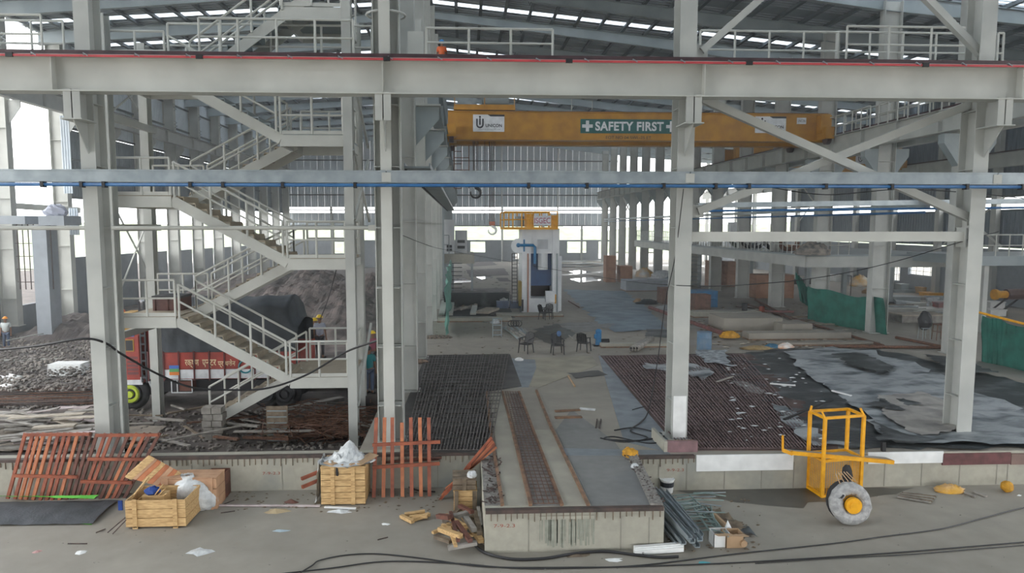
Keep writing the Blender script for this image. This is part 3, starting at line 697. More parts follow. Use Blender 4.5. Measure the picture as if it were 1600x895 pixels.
handrail('front white hand rail above the big girder at the left edge', [(-13.5, yy, Z2+.02), (P(62, 0, yy).x, yy, Z2+.02)], h=P(30, 24, yy).z-Z2, mid=.45)
handrail('white hand rail above the big girder running up to the first column', [(-13, 20.4, Z2+.02), (P(96, 0, 20.4).x, 20.4, Z2+.02)], h=P(30, 33, 20.4).z-Z2, mid=.4)
handrail('tall white hand rail above the big girder over the stair tower', [(P(309, 0, yy).x, yy, Z2+.02), (P(551, 0, yy).x, yy, Z2+.02)], h=P(430, 31, yy).z-Z2, mid=.45, sp=1.0)
handrail('long white hand rail behind the tall one over the stair tower', [(P(260, 0, 20.4).x, 20.4, Z2+.02), (P(580, 0, 20.4).x, 20.4, Z2+.02)], h=P(430, 40, 20.4).z-Z2, mid=.4, sp=1.3)
handrail('far hand rail on top of the right runway girder, nearer length', [(20.6, 29, 11.42), (20.6, 33.5, 11.42)], m=STEELW, sp=.8)
handrail('far hand rail on top of the right runway girder, farther length', [(20.6, 34.2, 11.42), (20.6, 39, 11.42)], m=STEELW, sp=.8)
handrail('hand rail behind the right runway girder seen under the big girder', [(20.92, 29, 11.42), (20.92, 45, 11.42)], m=STEELW, sp=1.0)

# ---------------------------------------------------------------- the stair tower
tow = thing('stair_tower', 'grey steel stair tower with zigzag flights rising behind the first column', 'staircase', (-6.7, 20, 0))
YA, YB, YC = 20.0, 21.25, 22.5
def tpost(px, y, z0, z1, w=.26, d=.34):
    x = P(px, 380, y).x; m = STEEL
    q = bpy.data.objects.new('tower_post', None); COL.objects.link(q); q.parent = tow; q.location = Vector((x, y, z0)) - tow.location
    B(x-w/2, y-d/2, z0, x+w/2, y-d/2+.02, z1).build('flange', m, q); B(x-w/2, y+d/2-.02, z0, x+w/2, y+d/2, z1).build('flange', m, q); B(x-.012, y-d/2+.02, z0, x+.012, y+d/2-.02, z1).build('web', m, q)
    return x
xl = tpost(176, YA-.3, 0, 12.2); xr = tpost(548, YA-.3, 0, 12.9); tpost(236, YC+.3, 0, 12.2); tpost(562, YC+.3, 0, 12.9)
# levels of the landings
def zz_(px, py): return P(px, py, YA).z
LL = [(zz_(230, 500), 'left'), (zz_(220, 309), 'left'), ]
XLa, XLb = P(188, 500, YA).x, P(276, 500, YA).x      # left landing span
XRa, XRb = P(455, 590, YA).x, P(545, 590, YA).x      # right landing span
zl1, zl2 = P(230, 494, YA).z, P(220, 305, YA).z
zr1, zr2, zr3 = P(500, 588, YA).z, P(490, 403, YA).z, P(490, 210, YA).z
zl3 = zl2 + (zl2 - zl1); zr4 = zr3 + (zr3 - zr2); zl4 = zl3 + 3.45
TREAD = concrete('stair_tread_concrete', (0.42, 0.36, 0.27), (0.33, 0.28, 0.21), (0.26, 0.22, 0.17), 0, 1.5, 9)
def part_empty(name, at):
    q = bpy.data.objects.new(name, None); COL.objects.link(q); q.parent = tow; q.location = Vector(at) - tow.location; return q
def landing(xa, xb, z, front=True, back=True, end=None):
    q = part_empty('landing', (xa, YA, z))
    B(xa, YA, z-.07, xb, YC, z).build('deck', TREAD if z < 9 else STEELD, q)
    for y in (YA, YC): B(xa, y-.04, z-.34, xb, y+.04, z-.02).build('channel', STEELW, q)
    B(xa, YA-.05, z, xb, YA-.02, z+.1).build('toe_board', STEELW, q)
    for x in (xa, xb): B(x-.04, YA, z-.34, x+.04, YC, z-.08).build('channel', STEELW, q)
    for f, y in ((front, YA-.06), (back, YC+.04)):
        if f: rails(q, [(xa, y, z), (xb, y, z)], h=1.05, sp=.8)
    if end is not None: rails(q, [(end, YA, z), (end, YC, z)], h=1.05, sp=.9)
    return q
def flight(x0, z0, x1, z1, ya, yb, m=STEELW):
    """stair flight between (x0,z0) low end and (x1,z1) high end"""
    q = part_empty('flight', (x0, ya, z0))
    for y in (ya, yb): MB().bar((x0, y, z0-.14), (x1, y, z1-.14), .05, .30).build('stringer', m, q)
    n = 10
    for i in range(n):
        xa = x0 + (x1-x0)*i/n; xb = x0 + (x1-x0)*(i+1)/n; z = z0 + (z1-z0)*(i+1)/n - .03
        mb = MB().box(min(xa, xb), ya+.03, z-.05, max(xa, xb), yb-.03, z); mb.box(xa-.015, ya+.03, z-(z1-z0)/n, xa+.015, yb-.03, z-.05); mb.build('step', TREAD if z < 9 else STEELD, q)
    d_ = Vector((x1-x0, 0, z1-z0)).normalized()*.13
    for y in (ya-.075, yb+.055): rails(q, [Vector((x0, y, z0))+d_, Vector((x1, y, z1))-d_], h=1.0, sp=1.0)
YM = 21.2
landing(XLa, XLb, zl1); landing(XLa, XLb, zl2); landing(XLa, XLb, zl3, back=True)
landing(XRa, XRb, zr1, end=XRb-.03); landing(XRa, XRb, zr2, end=XRb-.03); landing(XRa-.1, XRb, zr3, end=XRb-.03); landing(XRa, XRb, zr4)
flight(XRa, zr1, XLb, zl1, YA, YM-.05); flight(XRa, zr2, XLb, zl2, YA, YM-.05); flight(XRa-.1, zr3, XLb, zl3, YA, YM-.05)
flight(P(325, 655, YM+.1).x, P(325, 655, YM+.1).z, XRa, zr1, YM+.08, YC)
flight(XLb, zl1, XRa, zr2, YM+.08, YC); flight(XLb, zl2, XRa, zr3, YM+.08, YC); flight(XLb+.6, zl3-.3, XRa+1.0, zr4+.6, YA, YM)
# bracing at the tower's right side
for (a_, b_) in (((xr+.12, YA-.3, 8.6), (xr+.12, YC+.3, 6.6)), ((xr+.12, YA-.3, 6.6), (xr+.12, YC+.3, 8.6)), ((xr+.12, YA-.3, 10.8), (xr+.12, YC+.3, 9)), ((xr+.12, YA-.3, 1.2), (xr+.12, YC+.3, 3.2))):
    MB().bar(a_, b_, .07).build('tower_brace', STEEL, tow)
for z in (3.2, 6.3, 9.4): B(xl-.1, YA-.3, z, xl+.02, YC+.3, z+.2).build('tower_beam', STEEL, tow)

# ---------------------------------------------------------------- overhead cranes
SIGNW = col('sign_white', (0.80, 0.82, 0.84), .4); SIGNG = col('sign_green', (0.02, 0.13, 0.12), .4); INK = col('sign_ink', (0.03, 0.035, 0.045), .5); RED = col('sign_red', (0.55, 0.03, 0.06), .5)
def emblem_sign(c, x0, z0, x1, z1, y):
    """white plate: cut dark corner, ringed U emblem, name"""
    q = B(x0, y-.03, z0, x1, y, z1).build('sign_plate', SIGNW, c); w, h = x1-x0, z1-z0
    yf = y - .034
    MB().prism([(x0+.46*w, yf, z1+.002), (x1+.002, yf, z1+.002), (x1+.002, yf, z1-.11*h), (x0+.56*w, yf, z1-.11*h)], (0, .004, 0)).build('corner_strip', INK, q)
    r = .18*h; cx, cz = x0+.22*w, z0+.42*h; pts = [(cx-r, yf, cz+.33*h)] + [(cx+r*cos(a), yf, cz+r*sin(a)) for a in [pi + pi*k/10 for k in range(11)]] + [(cx+r, yf, cz+.33*h)]
    mb = MB()
    mb.path(pts, .045*h, 6); mb.tube((cx, yf, cz-.02*h), (cx, yf, cz+.36*h), .04*h, 6).ell((cx, yf, cz+.44*h), .06*h, .03, .06*h, 10, 6)
    mb.build('emblem', INK, q)
    text('UNICON', 'lettering', INK, q, (x0+.66*w, yf, z0+.36*h), .19*h, .52*w, bold=.03)
    text('Industrial Cranes Pvt. Ltd.', 'small_lettering', INK, q, (x0+.53*w, yf, z0+.14*h), .05*h, .7*w)
def bridge(label, x0, x1, y, zb, zt, w=1.2):
    c = thing('overhead_crane', label, 'crane', (x0, y, zb))
    for k, yy in enumerate((y, y+w+1.2)):
        B(x0, yy, zb+.12, x1, yy+.5, zt).build('box_girder', YEL, c)
        B(x0, yy-.12, zb+.04, x1, yy+.62, zb+.12).build('girder_flange', YEL, c); B(x0, yy-.1, zt, x1, yy+.6, zt+.04).build('girder_flange', YEL, c)
        B(x0, yy+.2, zt+.04, x1, yy+.28, zt+.12).build('trolley_rail', RAIL, c)
    return c
YCR = 38.6
zb, zt = P(1000, 221, YCR).z, P(1000, 177, YCR).z
xa, xb = P(700, 200, YCR).x, P(1245, 200, YCR).x
cr = bridge('yellow overhead travelling crane with green safety sign spanning the crane bay', xa, 20.9, YCR, zb, zt)
q = P(907, 186, YCR), P(1059, 209, YCR)
sg = B(q[0].x, YCR-.05, q[1].z, q[1].x, YCR-.01, q[0].z).build('safety_sign', SIGNG, cr)
cx, cz, hh, ww = (q[0].x+q[1].x)/2, (q[0].z+q[1].z)/2, (q[0].z-q[1].z), (q[1].x-q[0].x)
text('SAFETY FIRST', 'lettering', SIGNW, sg, (cx, YCR-.06, cz), hh*.66, ww*.70, bold=.035)
for s_ in (-1, 1):
    x = cx + s_*ww*.43; B(x-.09, YCR-.06, cz-.3, x+.09, YCR-.051, cz+.3).build('cross', SIGNW, sg); B(x-.3, YCR-.061, cz-.09, x+.3, YCR-.051, cz+.09).build('cross', SIGNW, sg)
t_ = P(982, 215, YCR); text('EOT NO 04 SWL-25 ET', 'lettering', INK, cr, (t_.x, YCR-.02, t_.z), .17, P(1018, 0, YCR).x-P(946, 0, YCR).x)
for p0, p1, a_, b_ in ((739, 788, 179, 206), (1180, 1227, 182, 208)):
    a, b = P(p0, a_, YCR), P(p1, b_, YCR); emblem_sign(cr, a.x, b.z, b.x, a.z, YCR-.02)
a, b = P(1245, 184, YCR), P(1259, 194, YCR); q = B(a.x, YCR-.04, b.z, b.x, YCR-.01, a.z).build('rating_plate', SIGNW, cr); text('UNICON', 'lettering', INK, q, ((a.x+b.x)/2, YCR-.045, (a.z+b.z)/2), .15, .4)
for x in (xa+.2, 20.4):
    B(x-.25, YCR-1.0, zb+.1, x+.25, YCR+4.0, zb+.75).build('end_carriage', YEL, cr)
    for y in (YCR-.7, YCR+3.6): MB().tube((x-.12, y, zb+.1), (x+.12, y, zb+.1), .3, 14).build('wheel', RAIL, cr)
a = P(1283, 185, YCR); B(a.x-.3, YCR-.6, a.z-.9, a.x+.3, YCR-.1, a.z+.1).build('drive_motor', YEL, cr)
# trolley on the bridge
x = P(708, 0, YCR).x; x2 = P(806, 0, YCR).x
B(x, YCR+.2, zt+.16, x2, YCR+2.9, zt+.45).build('trolley_frame', YEL, cr)
B(x+.2, YCR+.6, zt+.45, x+1.3, YCR+1.6, zt+.95).build('hoist_motor', GALV, cr); MB().tube((x+1.6, YCR+1.4, zt+.85), (x2-.3, YCR+1.4, zt+.85), .38, 14).build('rope_drum', STEELD, cr)
for xx in (x+.05, x2-.05, (x+x2)/2): MB().tube((xx, YCR+.2, zt+.3), (xx, YCR+.2, zt+.95), .025).build('trolley_post', YEL, cr)
for xx in (P(896, 0, YCR).x, P(929, 0, YCR).x): MB().tube((xx, YCR+.3, zt), (xx, YCR+.3, P(896, 140, YCR).z), .02).build('rail_post', STEELW, cr)
# ladder and chains hanging at its left end
lad = MB(); x0, x1 = P(708, 0, YCR).x, P(732, 0, YCR).x; z0, z1 = P(0, 292, YCR).z, P(0, 222, YCR).z
lad.bar((x0, YCR+.3, z0), (x0, YCR+.3, z1), .05).bar((x1, YCR+.3, z0), (x1, YCR+.3, z1), .05).bar((P(720, 0, YCR).x, YCR+.3, z0), (P(720, 0, YCR).x, YCR+.3, z1), .03)
for k in range(7): z = z0 + (z1-z0)*k/7; lad.bar((x0, YCR+.3, z), (x1 if k % 2 else P(720, 0, YCR).x, YCR+.3, z), .035)
lad.build('hanging_ladder', RUST, cr)
# hooks
def hook(label, px, py0, py1, y, ztop, m, block):
    a, b = P(px, py0, y), P(px, py1, y); h = a.z-b.z; c = thing('crane_hook', label, 'hook', (a.x, y, b.z)); r = h*.30
    for dx in (-.12, -.04, .04, .12): MB().tube((a.x+dx, y, a.z), (a.x+dx*1.3, y, ztop), .018, 5).build('wire_rope', REBAR, c)
    B(a.x-.22*h, y-.1, a.z-h*.3, a.x+.22*h, y+.1, a.z).build('hook_block', block, c)
    cz = b.z + r; pts = [(a.x, y, a.z-h*.3), (a.x, y, cz+r*1.1)] + [(a.x + r*cos(t), y, cz + r*sin(t)) for t in [pi/2 - (pi*1.55)*k/14 - .1 for k in range(15)]]
    MB().path(pts, r*.28, 8, radii=[r*.25]*2 + [r*.36*(1-.045*k) for k in range(15)]).build('hook', m, c, smooth=True)
hook('big black crane hook hanging below the cable tray', 743, 283, 309, YCR+1.3, zt+.3, BLACKP, RUST)
hook('small hook under a reddish block hanging in front of the end wall opening', 769, 346, 366, YCR+1.6, zt+.3, WHITE, mat('red_hook_block', (0.45, 0.16, 0.10), rough=.6))
for px in (740, 757, 764): q = P(px, 0, YCR+1.5); tag(MB().tube((q.x, YCR+1.5, P(0, 350, YCR).z if px > 742 else P(0, 280, YCR).z), (q.x, YCR+1.5, zt+.3), .012, 5).build('wire_rope', REBAR), 'thin black wire rope hanging from the crane trolley, %s' % {740: 'leftmost of the three', 757: 'middle of the three', 764: 'rightmost of the three'}[px], 'rope')
Y2 = 56.5
zb2, zt2 = 6.47+4.85, 6.47+6.5
c2 = bridge('second yellow overhead crane seen behind the columns in the right-hand bay', 22.7, 36.9, Y2, zb2-.25, zt2-.05)
a, b = P(1337, 241, Y2), P(1369, 256, Y2); emblem_sign(c2, a.x, min(b.z, a.z), b.x, a.z, Y2-.02)
a, b = P(1256, 242, Y2), P(1278, 257, Y2); q = B(P(1238, 0, Y2).x, Y2-.05, b.z, b.x, Y2-.01, a.z).build('safety_sign', SIGNG, c2); text('SAFETY', 'lettering', SIGNW, q, ((P(1238, 0, Y2).x+b.x)/2, Y2-.06, (a.z+b.z)/2), .5, 1.9)
for x in (23, 36.5): B(x-.25, Y2-1, zb2-.1, x+.25, Y2+3.6, zb2+.5).build('end_carriage', YEL, c2)
# small bright lamp under the stair side girder
q = P(662, 199, 30); lm = thing('work_lamp', 'small bright work lamp glowing under the left runway girder', 'lamp', q)
MB().ell(q, .16, .12, .10, 10, 6).build('lamp_bulb', col('lamp_glow', (1, 1, 1), emis=(1, .97, .9, 6)), lm); MB().ell(q + Vector((0, .05, .1)), .22, .16, .09, 10, 6).build('lamp_shade', STEELD, lm); MB().tube(q, (-.95, 30, 10.42), .025).build('lamp_bracket', STEELD, lm)
q = P(637, 83, 20.6); q2 = P(661, 49, 20.6); bf = thing('buffer_plate', 'pale steel buffer plate above the big girder right of the second column', 'plate', q)
B(q.x, 20.6, q.z-.4, q2.x, 20.68, q2.z).build('plate', STEELW, bf); B(P(648, 0, 20.6).x, 20.62, q2.z, P(658, 0, 20.6).x, 20.8, P(0, 20, 20.6).z).build('upright', STEEL, bf); B(q.x+.1, 20.68, q.z-.35, q2.x-.1, 21.4, q2.z-.3).build('rear_rib', STEEL, bf)
# ---------------------------------------------------------------- left ground: soil mound, debris, truck
def in_mesh(name, label, cat, fn, nu, nv, m, kind='stuff'):
    return tag(MB().grid(fn, nu, nv).build(name, m, smooth=False), label, cat, kind=kind)
def nz(x, y, s=1.0, k=0.0): return noise.noise(Vector((x*s, y*s, k)))
def mound(name, label, x0, x1, y0, y1, h, m, n=(60, 50), rough=.25, seed=0):
    def fn(u, v):
        x, y = x0+(x1-x0)*u, y0+(y1-y0)*v
        e = max(0.0, min(1.0, 3.2*min(u, 1-u))) * max(0.0, min(1.0, 3.2*min(v, 1-v))); e = e*e*(3-2*e)
        return (x, y, -0.05 + e*h*(0.75+.5*nz(x, y, .22, seed)) + (.05+e)*rough*(nz(x, y, 1.1, seed+3)+.6*nz(x, y, 3.1, seed+5)))
    return in_mesh(name, label, 'soil', fn, n[0], n[1], m)
mound('soil_mound', 'big brown mound of excavated soil behind the truck', -16, -3.0, 34, 62, 3.2, SOIL, (90, 80), .3)
mound('soil_mound', 'long low bank of dark excavated soil along the left wall', -26, -17, 36.5, 46, 1.3, DARKSOIL, (70, 60), .35, 4)
mound('soil_mound', 'low spread of broken soil in front of the worker at the left edge', -29, -17, 25.5, 35, .25, DARKSOIL, (70, 60), .22, 6)
mound('soil_mound', 'heap of reddish rubble far back at the left wall', -26, -12, 52, 80, 2.2, SOIL, (50, 50), .3, 9)
# stones on the ground near the edge and on the mound: small rubble
mb = MB()
for i in range(1500):
    px, py = RND.uniform(0, 165), RND.uniform(530, 640)
    q = G(px, py, 0); r = RND.uniform(.03, .10); mb.ell((q.x, q.y, r*.4+ (.25 if q.y > 26 else 0)), r, r, r*.7, 5, 3, .3)
for i in range(900):
    px, py = RND.uniform(165, 600), RND.uniform(640, 705); q = G(px, py, 0); r = RND.uniform(.03, .09); mb.ell((q.x, q.y, r*.3), r, r, r*.7, 5, 3, .3)
tag(mb.build('rubble', mat('mixed_rubble', (0.30, 0.27, 0.24), (0.12, 0.11, 0.10), .9, .7)), 'scattered stones and rubble on the ground left of the stair', 'rubble', kind='stuff')
in_mesh('gravel_road', 'pale earth track running along behind the first column', 'track', lambda u, v: (-24+14.5*u, 19.6+2.3*v+.3*nz(u*12, v, 1), .02+.05*nz(u*30, v*5, 1, 2)+.05), 60, 10, mat('pale_earth', (0.30, 0.26, 0.21), (0.2, 0.17, 0.14), .95, 1.2))
# fallen boards, bars and sheets along the pit edge
PLM = [mat('grey_board', (0.33, 0.31, 0.28), (0.2, 0.185, 0.165), .8, 4), WOODX, mat('pale_board', (0.50, 0.45, 0.37), (0.36, 0.31, 0.25), .8, 4), mat('pale_pink_film', (0.55, 0.48, 0.47), (0.4, 0.33, 0.33), .6, 4), RUST]
DKB = mat('blackened_board', (0.08, 0.065, 0.055), (0.04, 0.035, 0.03), .9, 5)
def loose(n, pxr_, pyr, z0, zr, lr, w, t, ms, name, label, cat, group, ang=None):
    for i in range(n):
        q = G(RND.uniform(*pxr_), RND.uniform(*pyr), z0); L = RND.uniform(*lr); a = RND.uniform(*(ang or (-.5, .5))); z = z0 + RND.uniform(*zr)
        d = Vector((cos(a), sin(a), 0))*L/2; tl = Vector((0, 0, RND.uniform(-.08, .12)))
        m_ = RND.choice(ms); wd = RND.uniform(*w)
        o = MB().bar(Vector((q.x, q.y, z))-d, Vector((q.x, q.y, z))+d+tl, wd, RND.uniform(*t)).build(name, m_)
        kind_ = {'grey_board': 'grey', 'weathered_timber': 'dark brown', 'pale_board': 'pale tan', 'pale_pink_film': 'pinkish white', 'rusty_steel': 'rusty', 'blackened_board': 'blackened', 'dark_rebar': 'black'}[m_.name]
        f = (q.x - G(pxr_[0], sum(pyr)/2, z0).x) / (G(pxr_[1], sum(pyr)/2, z0).x - G(pxr_[0], sum(pyr)/2, z0).x)
        zone = 'left third' if f < .33 else 'middle' if f < .67 else 'right third'
        lw_ = ('short' if L < (lr[0]+lr[1])/2 else 'long') + ' ' + kind_
        tag(o, '%s %s, %s' % (lw_, label, zone), cat, '%s %s, %s' % (lw_, group, zone))
loose(70, (4, 150), (655, 706), 0, (.03, .5), (.6, 2.4), (.08, .3), (.02, .05), [PLM[0], PLM[2], PLM[3], PLM[0]], 'loose_board', 'board heaped behind the wall at the left edge', 'board', 'boards heaped behind the wall at the left edge', (-.6, .6))
loose(60, (180, 590), (650, 702), 0, (.03, .45), (.5, 2.6), (.04, .15), (.03, .06), [WOODX, WOODX, RUST, RUST, PLM[0], DKB], 'loose_board', 'bar in the debris under the stair tower', 'board', 'debris boards under the stair tower', (-.9, .9))
loose(26, (0, 130), (612, 640), 0, (.05, .18), (2.5, 6), (.03, .06), (.03, .05), [RUST, REBAR], 'steel_bar', 'steel bar lying along the earth track', 'bar', 'long bars along the track', (-.06, .06))
def plank(label, p0, p1, z, w, t, m, name='plank', cat='plank', z2=None):
    a, b = G(*p0, z), G(*p1, z if z2 is None else z2); return tag(MB().bar(a, b, w, t).build(name, m), label, cat)
plank('long grey channel lying across the debris left of the stair foot', (442, 641), (535, 622), .35, .28, .12, PLM[0])
plank('pale board lying flat in front of the first column foot', (52, 668), (118, 664), .5, .25, .05, PLM[2])
plank('white pipe lying on the soil bank at the left edge', (2, 563), (92, 560), .22, .07, .07, STEELW, 'pipe', 'pipe')
plank('thin pale pole slanting over the soil bank behind the worker', (10, 532), (122, 510), .6, .05, .05, STEELW, 'pole', 'pole')
for i, (a, b) in enumerate((((0, 591), (28, 600)), ((0, 604), (30, 606)), ((14, 588), (34, 592)))):
    p, q = G(*a, .15), G(*b, .15); c = MB().tube(p, q, .13, 12).build('white_pipe', WHITE, smooth=True); tag(c, 'short white plastic pipe at the left edge, %s of three' % ['topmost', 'lowest', 'middle'][i], 'pipe')
for i in range(7):
    q = G(108, 585-i, .05); tag(B(q.x-.75, q.y-.3, .05+.05*i, q.x+.65, q.y+.5, .09+.05*i).build('white_sheet', WHITE), 'flat white sheet in the small stack left of the first column, %s from the bottom' % ['lowest', 'second', 'third', 'fourth', 'fifth', 'sixth', 'seventh'][i], 'sheet', 'stacked white sheets left of the first column')
for px in (72, 118, 246, 300): q = G(px, 652, 0); 
# form ties sticking up in the pit near the stair foot: steel shutter
for px, w in ((440, 16), (428, 10)):
    q = G(px, 694, 0); c = thing('formwork_panel', 'grey perforated formwork upright in the debris %s' % {440: 'left of the plastic covered crate, darker one', 428: 'left of the plastic covered crate, shorter one'}[px], 'formwork', q)
    B(q.x-.2, q.y, 0, q.x+.2, q.y+.05, 1.15).build('panel', WOODX, c)
    for k in range(6): B(q.x-.17, q.y-.03, .1+.18*k, q.x+.17, q.y, .13+.18*k).build('rib', STEELD, c)
mb = MB()
for i in range(520):
    q = G(RND.triangular(400, 600, 520), RND.triangular(652, 704, 690), 0); L = RND.uniform(.4, 1.3); a = RND.uniform(0, pi); d = Vector((cos(a), sin(a)*.6, RND.uniform(-.25, .25)))*L/2; c_ = Vector((q.x, q.y, RND.uniform(.1, .65)))
    mb.path([c_-d, c_+Vector((RND.uniform(-.1, .1), 0, RND.uniform(0, .15))), c_+d], .012, 4)
tag(mb.build('rebar_tangle', RUST), 'tangled heap of rusty wire and rods below the lower right stair landing', 'scrap', kind='stuff')
q = G(330, 690, 0); c = thing('block_pier', 'stacked grey blocks under the foot of the lowest stair flight', 'pier', q)
for k in range(5):
    for j in range(2): B(q.x-.3+.3*j+.04*(k % 2), q.y+.1, .02+.2*k, q.x-.02+.3*j+.04*(k % 2), q.y+.5, .2+.2*k).build('block', PLM[0], c)
# --- truck
YT = 24.0
tr = thing('truck', 'red decorated lorry with dark tarpaulin load behind the stair tower', 'truck', (P(205, 643, YT).x, YT, 0))
def tz(py): return P(300, py, YT).z
def tx(px): return P(px, 600, YT).x
TRED = mat('truck_red_paint', (0.36, 0.045, 0.03), (0.24, 0.03, 0.02), .5, 3); TDK = mat('truck_dark_frame', (0.03, 0.03, 0.035), rough=.6)
TWH = mat('truck_white_band', (0.68, 0.70, 0.72), (0.5, 0.52, 0.54), .5, 4)
cab0, cab1, bd0, bd1 = tx(160), tx(223), tx(234), tx(470)
B(cab0, YT, tz(598), cab1, YT+2.3, tz(520)).build('cab', TRED, tr)
B(cab0-.05, YT-.05, tz(520), cab1+.05, YT+2.3, tz(512)).build('visor', mat('ochre_trim', (0.45, 0.25, 0.03), rough=.5), tr)
B(tx(162), YT+.1, tz(512), tx(180), YT+2.2, tz(496)).build('roof_box', MATS['ochre_trim'], tr)
a = B(tx(197), YT-.03, tz(592), tx(220), YT, tz(523)).build('door', TRED, tr)
f = B(tx(199), YT-.05, tz(548), tx(213), YT-.03, tz(529)).build('window_frame', MATS['ochre_trim'], a); B(tx(200.5), YT-.055, tz(546.5), tx(211.5), YT-.05, tz(530.5)).build('window_pane', TDK, a)
B(tx(194), YT-.05, tz(525), tx(214), YT-.03, tz(521)).build('blue_trim', mat('truck_blue', (0.10, 0.16, 0.45), rough=.5), a)
for k in range(5): B(tx(201), YT-.04, tz(560+6*k), tx(218), YT-.03, tz(556+6*k)).build('paint_stripe', mat('maroon_stripe', (0.16, 0.05, 0.05), rough=.6), a)
B(cab0-.04, YT-.02, tz(600), cab1, YT+.02, tz(588)).build('white_skirt', TWH, tr)
B(tx(166), YT-.03, tz(530), tx(172), YT, tz(520)).build('lamp_panel', MATS['truck_blue'], tr)
# ladder between the cab and the load
mb = MB(); 
for px in (224, 231): mb.bar((tx(px), YT-.05, tz(596)), (tx(px), YT-.05, tz(470)), .05)
mb.build('ladder_rail', TDK, tr)
for k in range(9): B(tx(224), YT-.07, tz(590-13*k), tx(231), YT-.03, tz(587-13*k)).build('rung', TDK, tr)
# cargo body
B(bd0, YT, tz(592), bd1, YT+2.4, tz(548)).build('cargo_side', TRED, tr)
n = 10; w_ = (bd1-bd0)/n
for k in range(n): B(bd0+w_*k+.03, YT-.03, tz(576), bd0+w_*(k+1)-.03, YT-.002, tz(551)).build('side_panel', TRED, tr)
for k in range(n): B(bd0+w_*k+.02, YT-.04, tz(591), bd0+w_*(k+1)-.02, YT-.003, tz(577)).build('white_panel', TWH, tr)
for k in range(n+1): B(bd0+w_*k-.025, YT-.07, tz(594), bd0+w_*k+.025, YT-.045, tz(548)).build('side_post', mat('truck_post', (0.10, 0.02, 0.02), rough=.6), tr)
for s_, px in (('रक्षण', 302), ('एन्टर', 329), ('प्राथजेन', 356)):
    text(s_, 'lettering', mat('ochre_lettering', (0.80, 0.62, 0.38), rough=.6), tr, (tx(px), YT-.05, tz(568)), .30, .48 if px < 350 else .6, bold=.02)
for k, (c_, zz0) in enumerate(((('sticker_blue'), 570), ('sticker_green', 575), ('sticker_orange', 580))):
    B(tx(267), YT-.08, tz(zz0+5), tx(282), YT-.05, tz(zz0)).build('sticker', mat(c_, {'sticker_blue': (0.05, 0.15, 0.5), 'sticker_green': (0.1, 0.35, 0.12), 'sticker_orange': (0.7, 0.2, 0.03)}[c_], rough=.5), tr)
q = (tx(385), YT-.055, tz(573)); MB().path([(q[0]+.22*cos(t), q[1], q[2]+.22*sin(t)) for t in [2*pi*k/16 for k in range(16)]], .03, 5, closed=True).build('round_mark', mat('teal_mark', (0.03, 0.25, 0.3), rough=.5), tr)
def tarpf(u, v):
    s_ = (v*2-1); x = bd0+.05+(bd1-bd0-.1)*u
    a = abs(s_); top = tz(470)+.18*nz(u*6, v*3, 1, 4); lo = tz(550)
    if a > .5: t_ = (a-.5)/.5; y = YT+1.2+(1.22*(1 if s_ > 0 else -1))*(1+.03*nz(u*16, v*8, 1)); z = top-.25+(lo-top+.25)*t_
    else: t_ = a/.5; y = YT+1.2+1.22*t_*(1 if s_ > 0 else -1); z = top - .25*t_*t_
    e = min(u, 1-u)*14
    return (x, y, z if e > 1 else lo+(z-lo)*max(.55, e))
TK = mat('truck_tarpaulin', (0.045, 0.055, 0.065), (0.018, 0.022, 0.027), .65, 1.2, bump=.7, bscale=3)
MB().grid(tarpf, 60, 24).build('load_tarpaulin', TK, tr, smooth=True)
B(bd0, YT+.02, tz(552), bd0+.06, YT+2.4, tz(485)).build('headboard', TRED, tr)
B(cab0+.3, YT+.5, .55, bd1, YT+1.9, .95).build('chassis', TDK, tr)
def wheel(x, y, r=.56, w=.3, lime=True):
    q = bpy.data.objects.new('wheel', None); COL.objects.link(q); q.parent = tr; q.location = Vector((x, y, r)) - tr.location
    MB().path([(x+.78*r*cos(t), y+w/2, r+.78*r*sin(t)) for t in [2*pi*k/22 for k in range(22)]], .22*r, 8, closed=True).build('tyre', RUBBER, q, smooth=True)
    MB().tube((x, y-.02, r), (x, y+w, r), .58*r, 18).build('rim', mat('wheel_black', (0.03, 0.03, 0.03), rough=.5), q)
    MB().path([(x+.42*r*cos(t), y-.03, r+.42*r*sin(t)) for t in [2*pi*k/18 for k in range(18)]], .07, 6, closed=True).build('rim_ring', mat('lime_paint', (0.50, 0.62, 0.05), rough=.5) if lime else TDK, q); MB().tube((x, y-.12, r), (x, y, r), .12, 10).build('hub', MATS['lime_paint'] if lime else TDK, q)
wheel(tx(203), YT+.02, .6); wheel(tx(203), YT+1.95, .6)
for px in (415, 445): wheel(tx(px), YT+.02, .55, lime=False); wheel(tx(px), YT+1.95, .55, lime=False)
MB().path([(tx(203)+.74*cos(t), YT+.1, .62+.74*sin(t)) for t in [pi*k/12 for k in range(13)]], .045, 6).build('mudguard', TWH, tr); 
fx, fz = tx(285), tz(604); mb = MB()
for a_, b_ in (((tx(268), tz(613)), (tx(300), tz(613))), ((tx(268), tz(593)), (tx(300), tz(593))), ((tx(268), tz(613)), (tx(268), tz(593))), ((tx(300), tz(613)), (tx(300), tz(593))), ((tx(277), tz(613)), (tx(277), tz(593)))): mb.bar((a_[0], YT, a_[1]), (b_[0], YT, b_[1]), .03)
mb.build('side_guard', TWH, tr); B(tx(279), YT+.05, tz(611), tx(298), YT+.5, tz(596)).build('fuel_tank', mat('rust_tank', (0.16, 0.06, 0.04), rough=.7), tr)
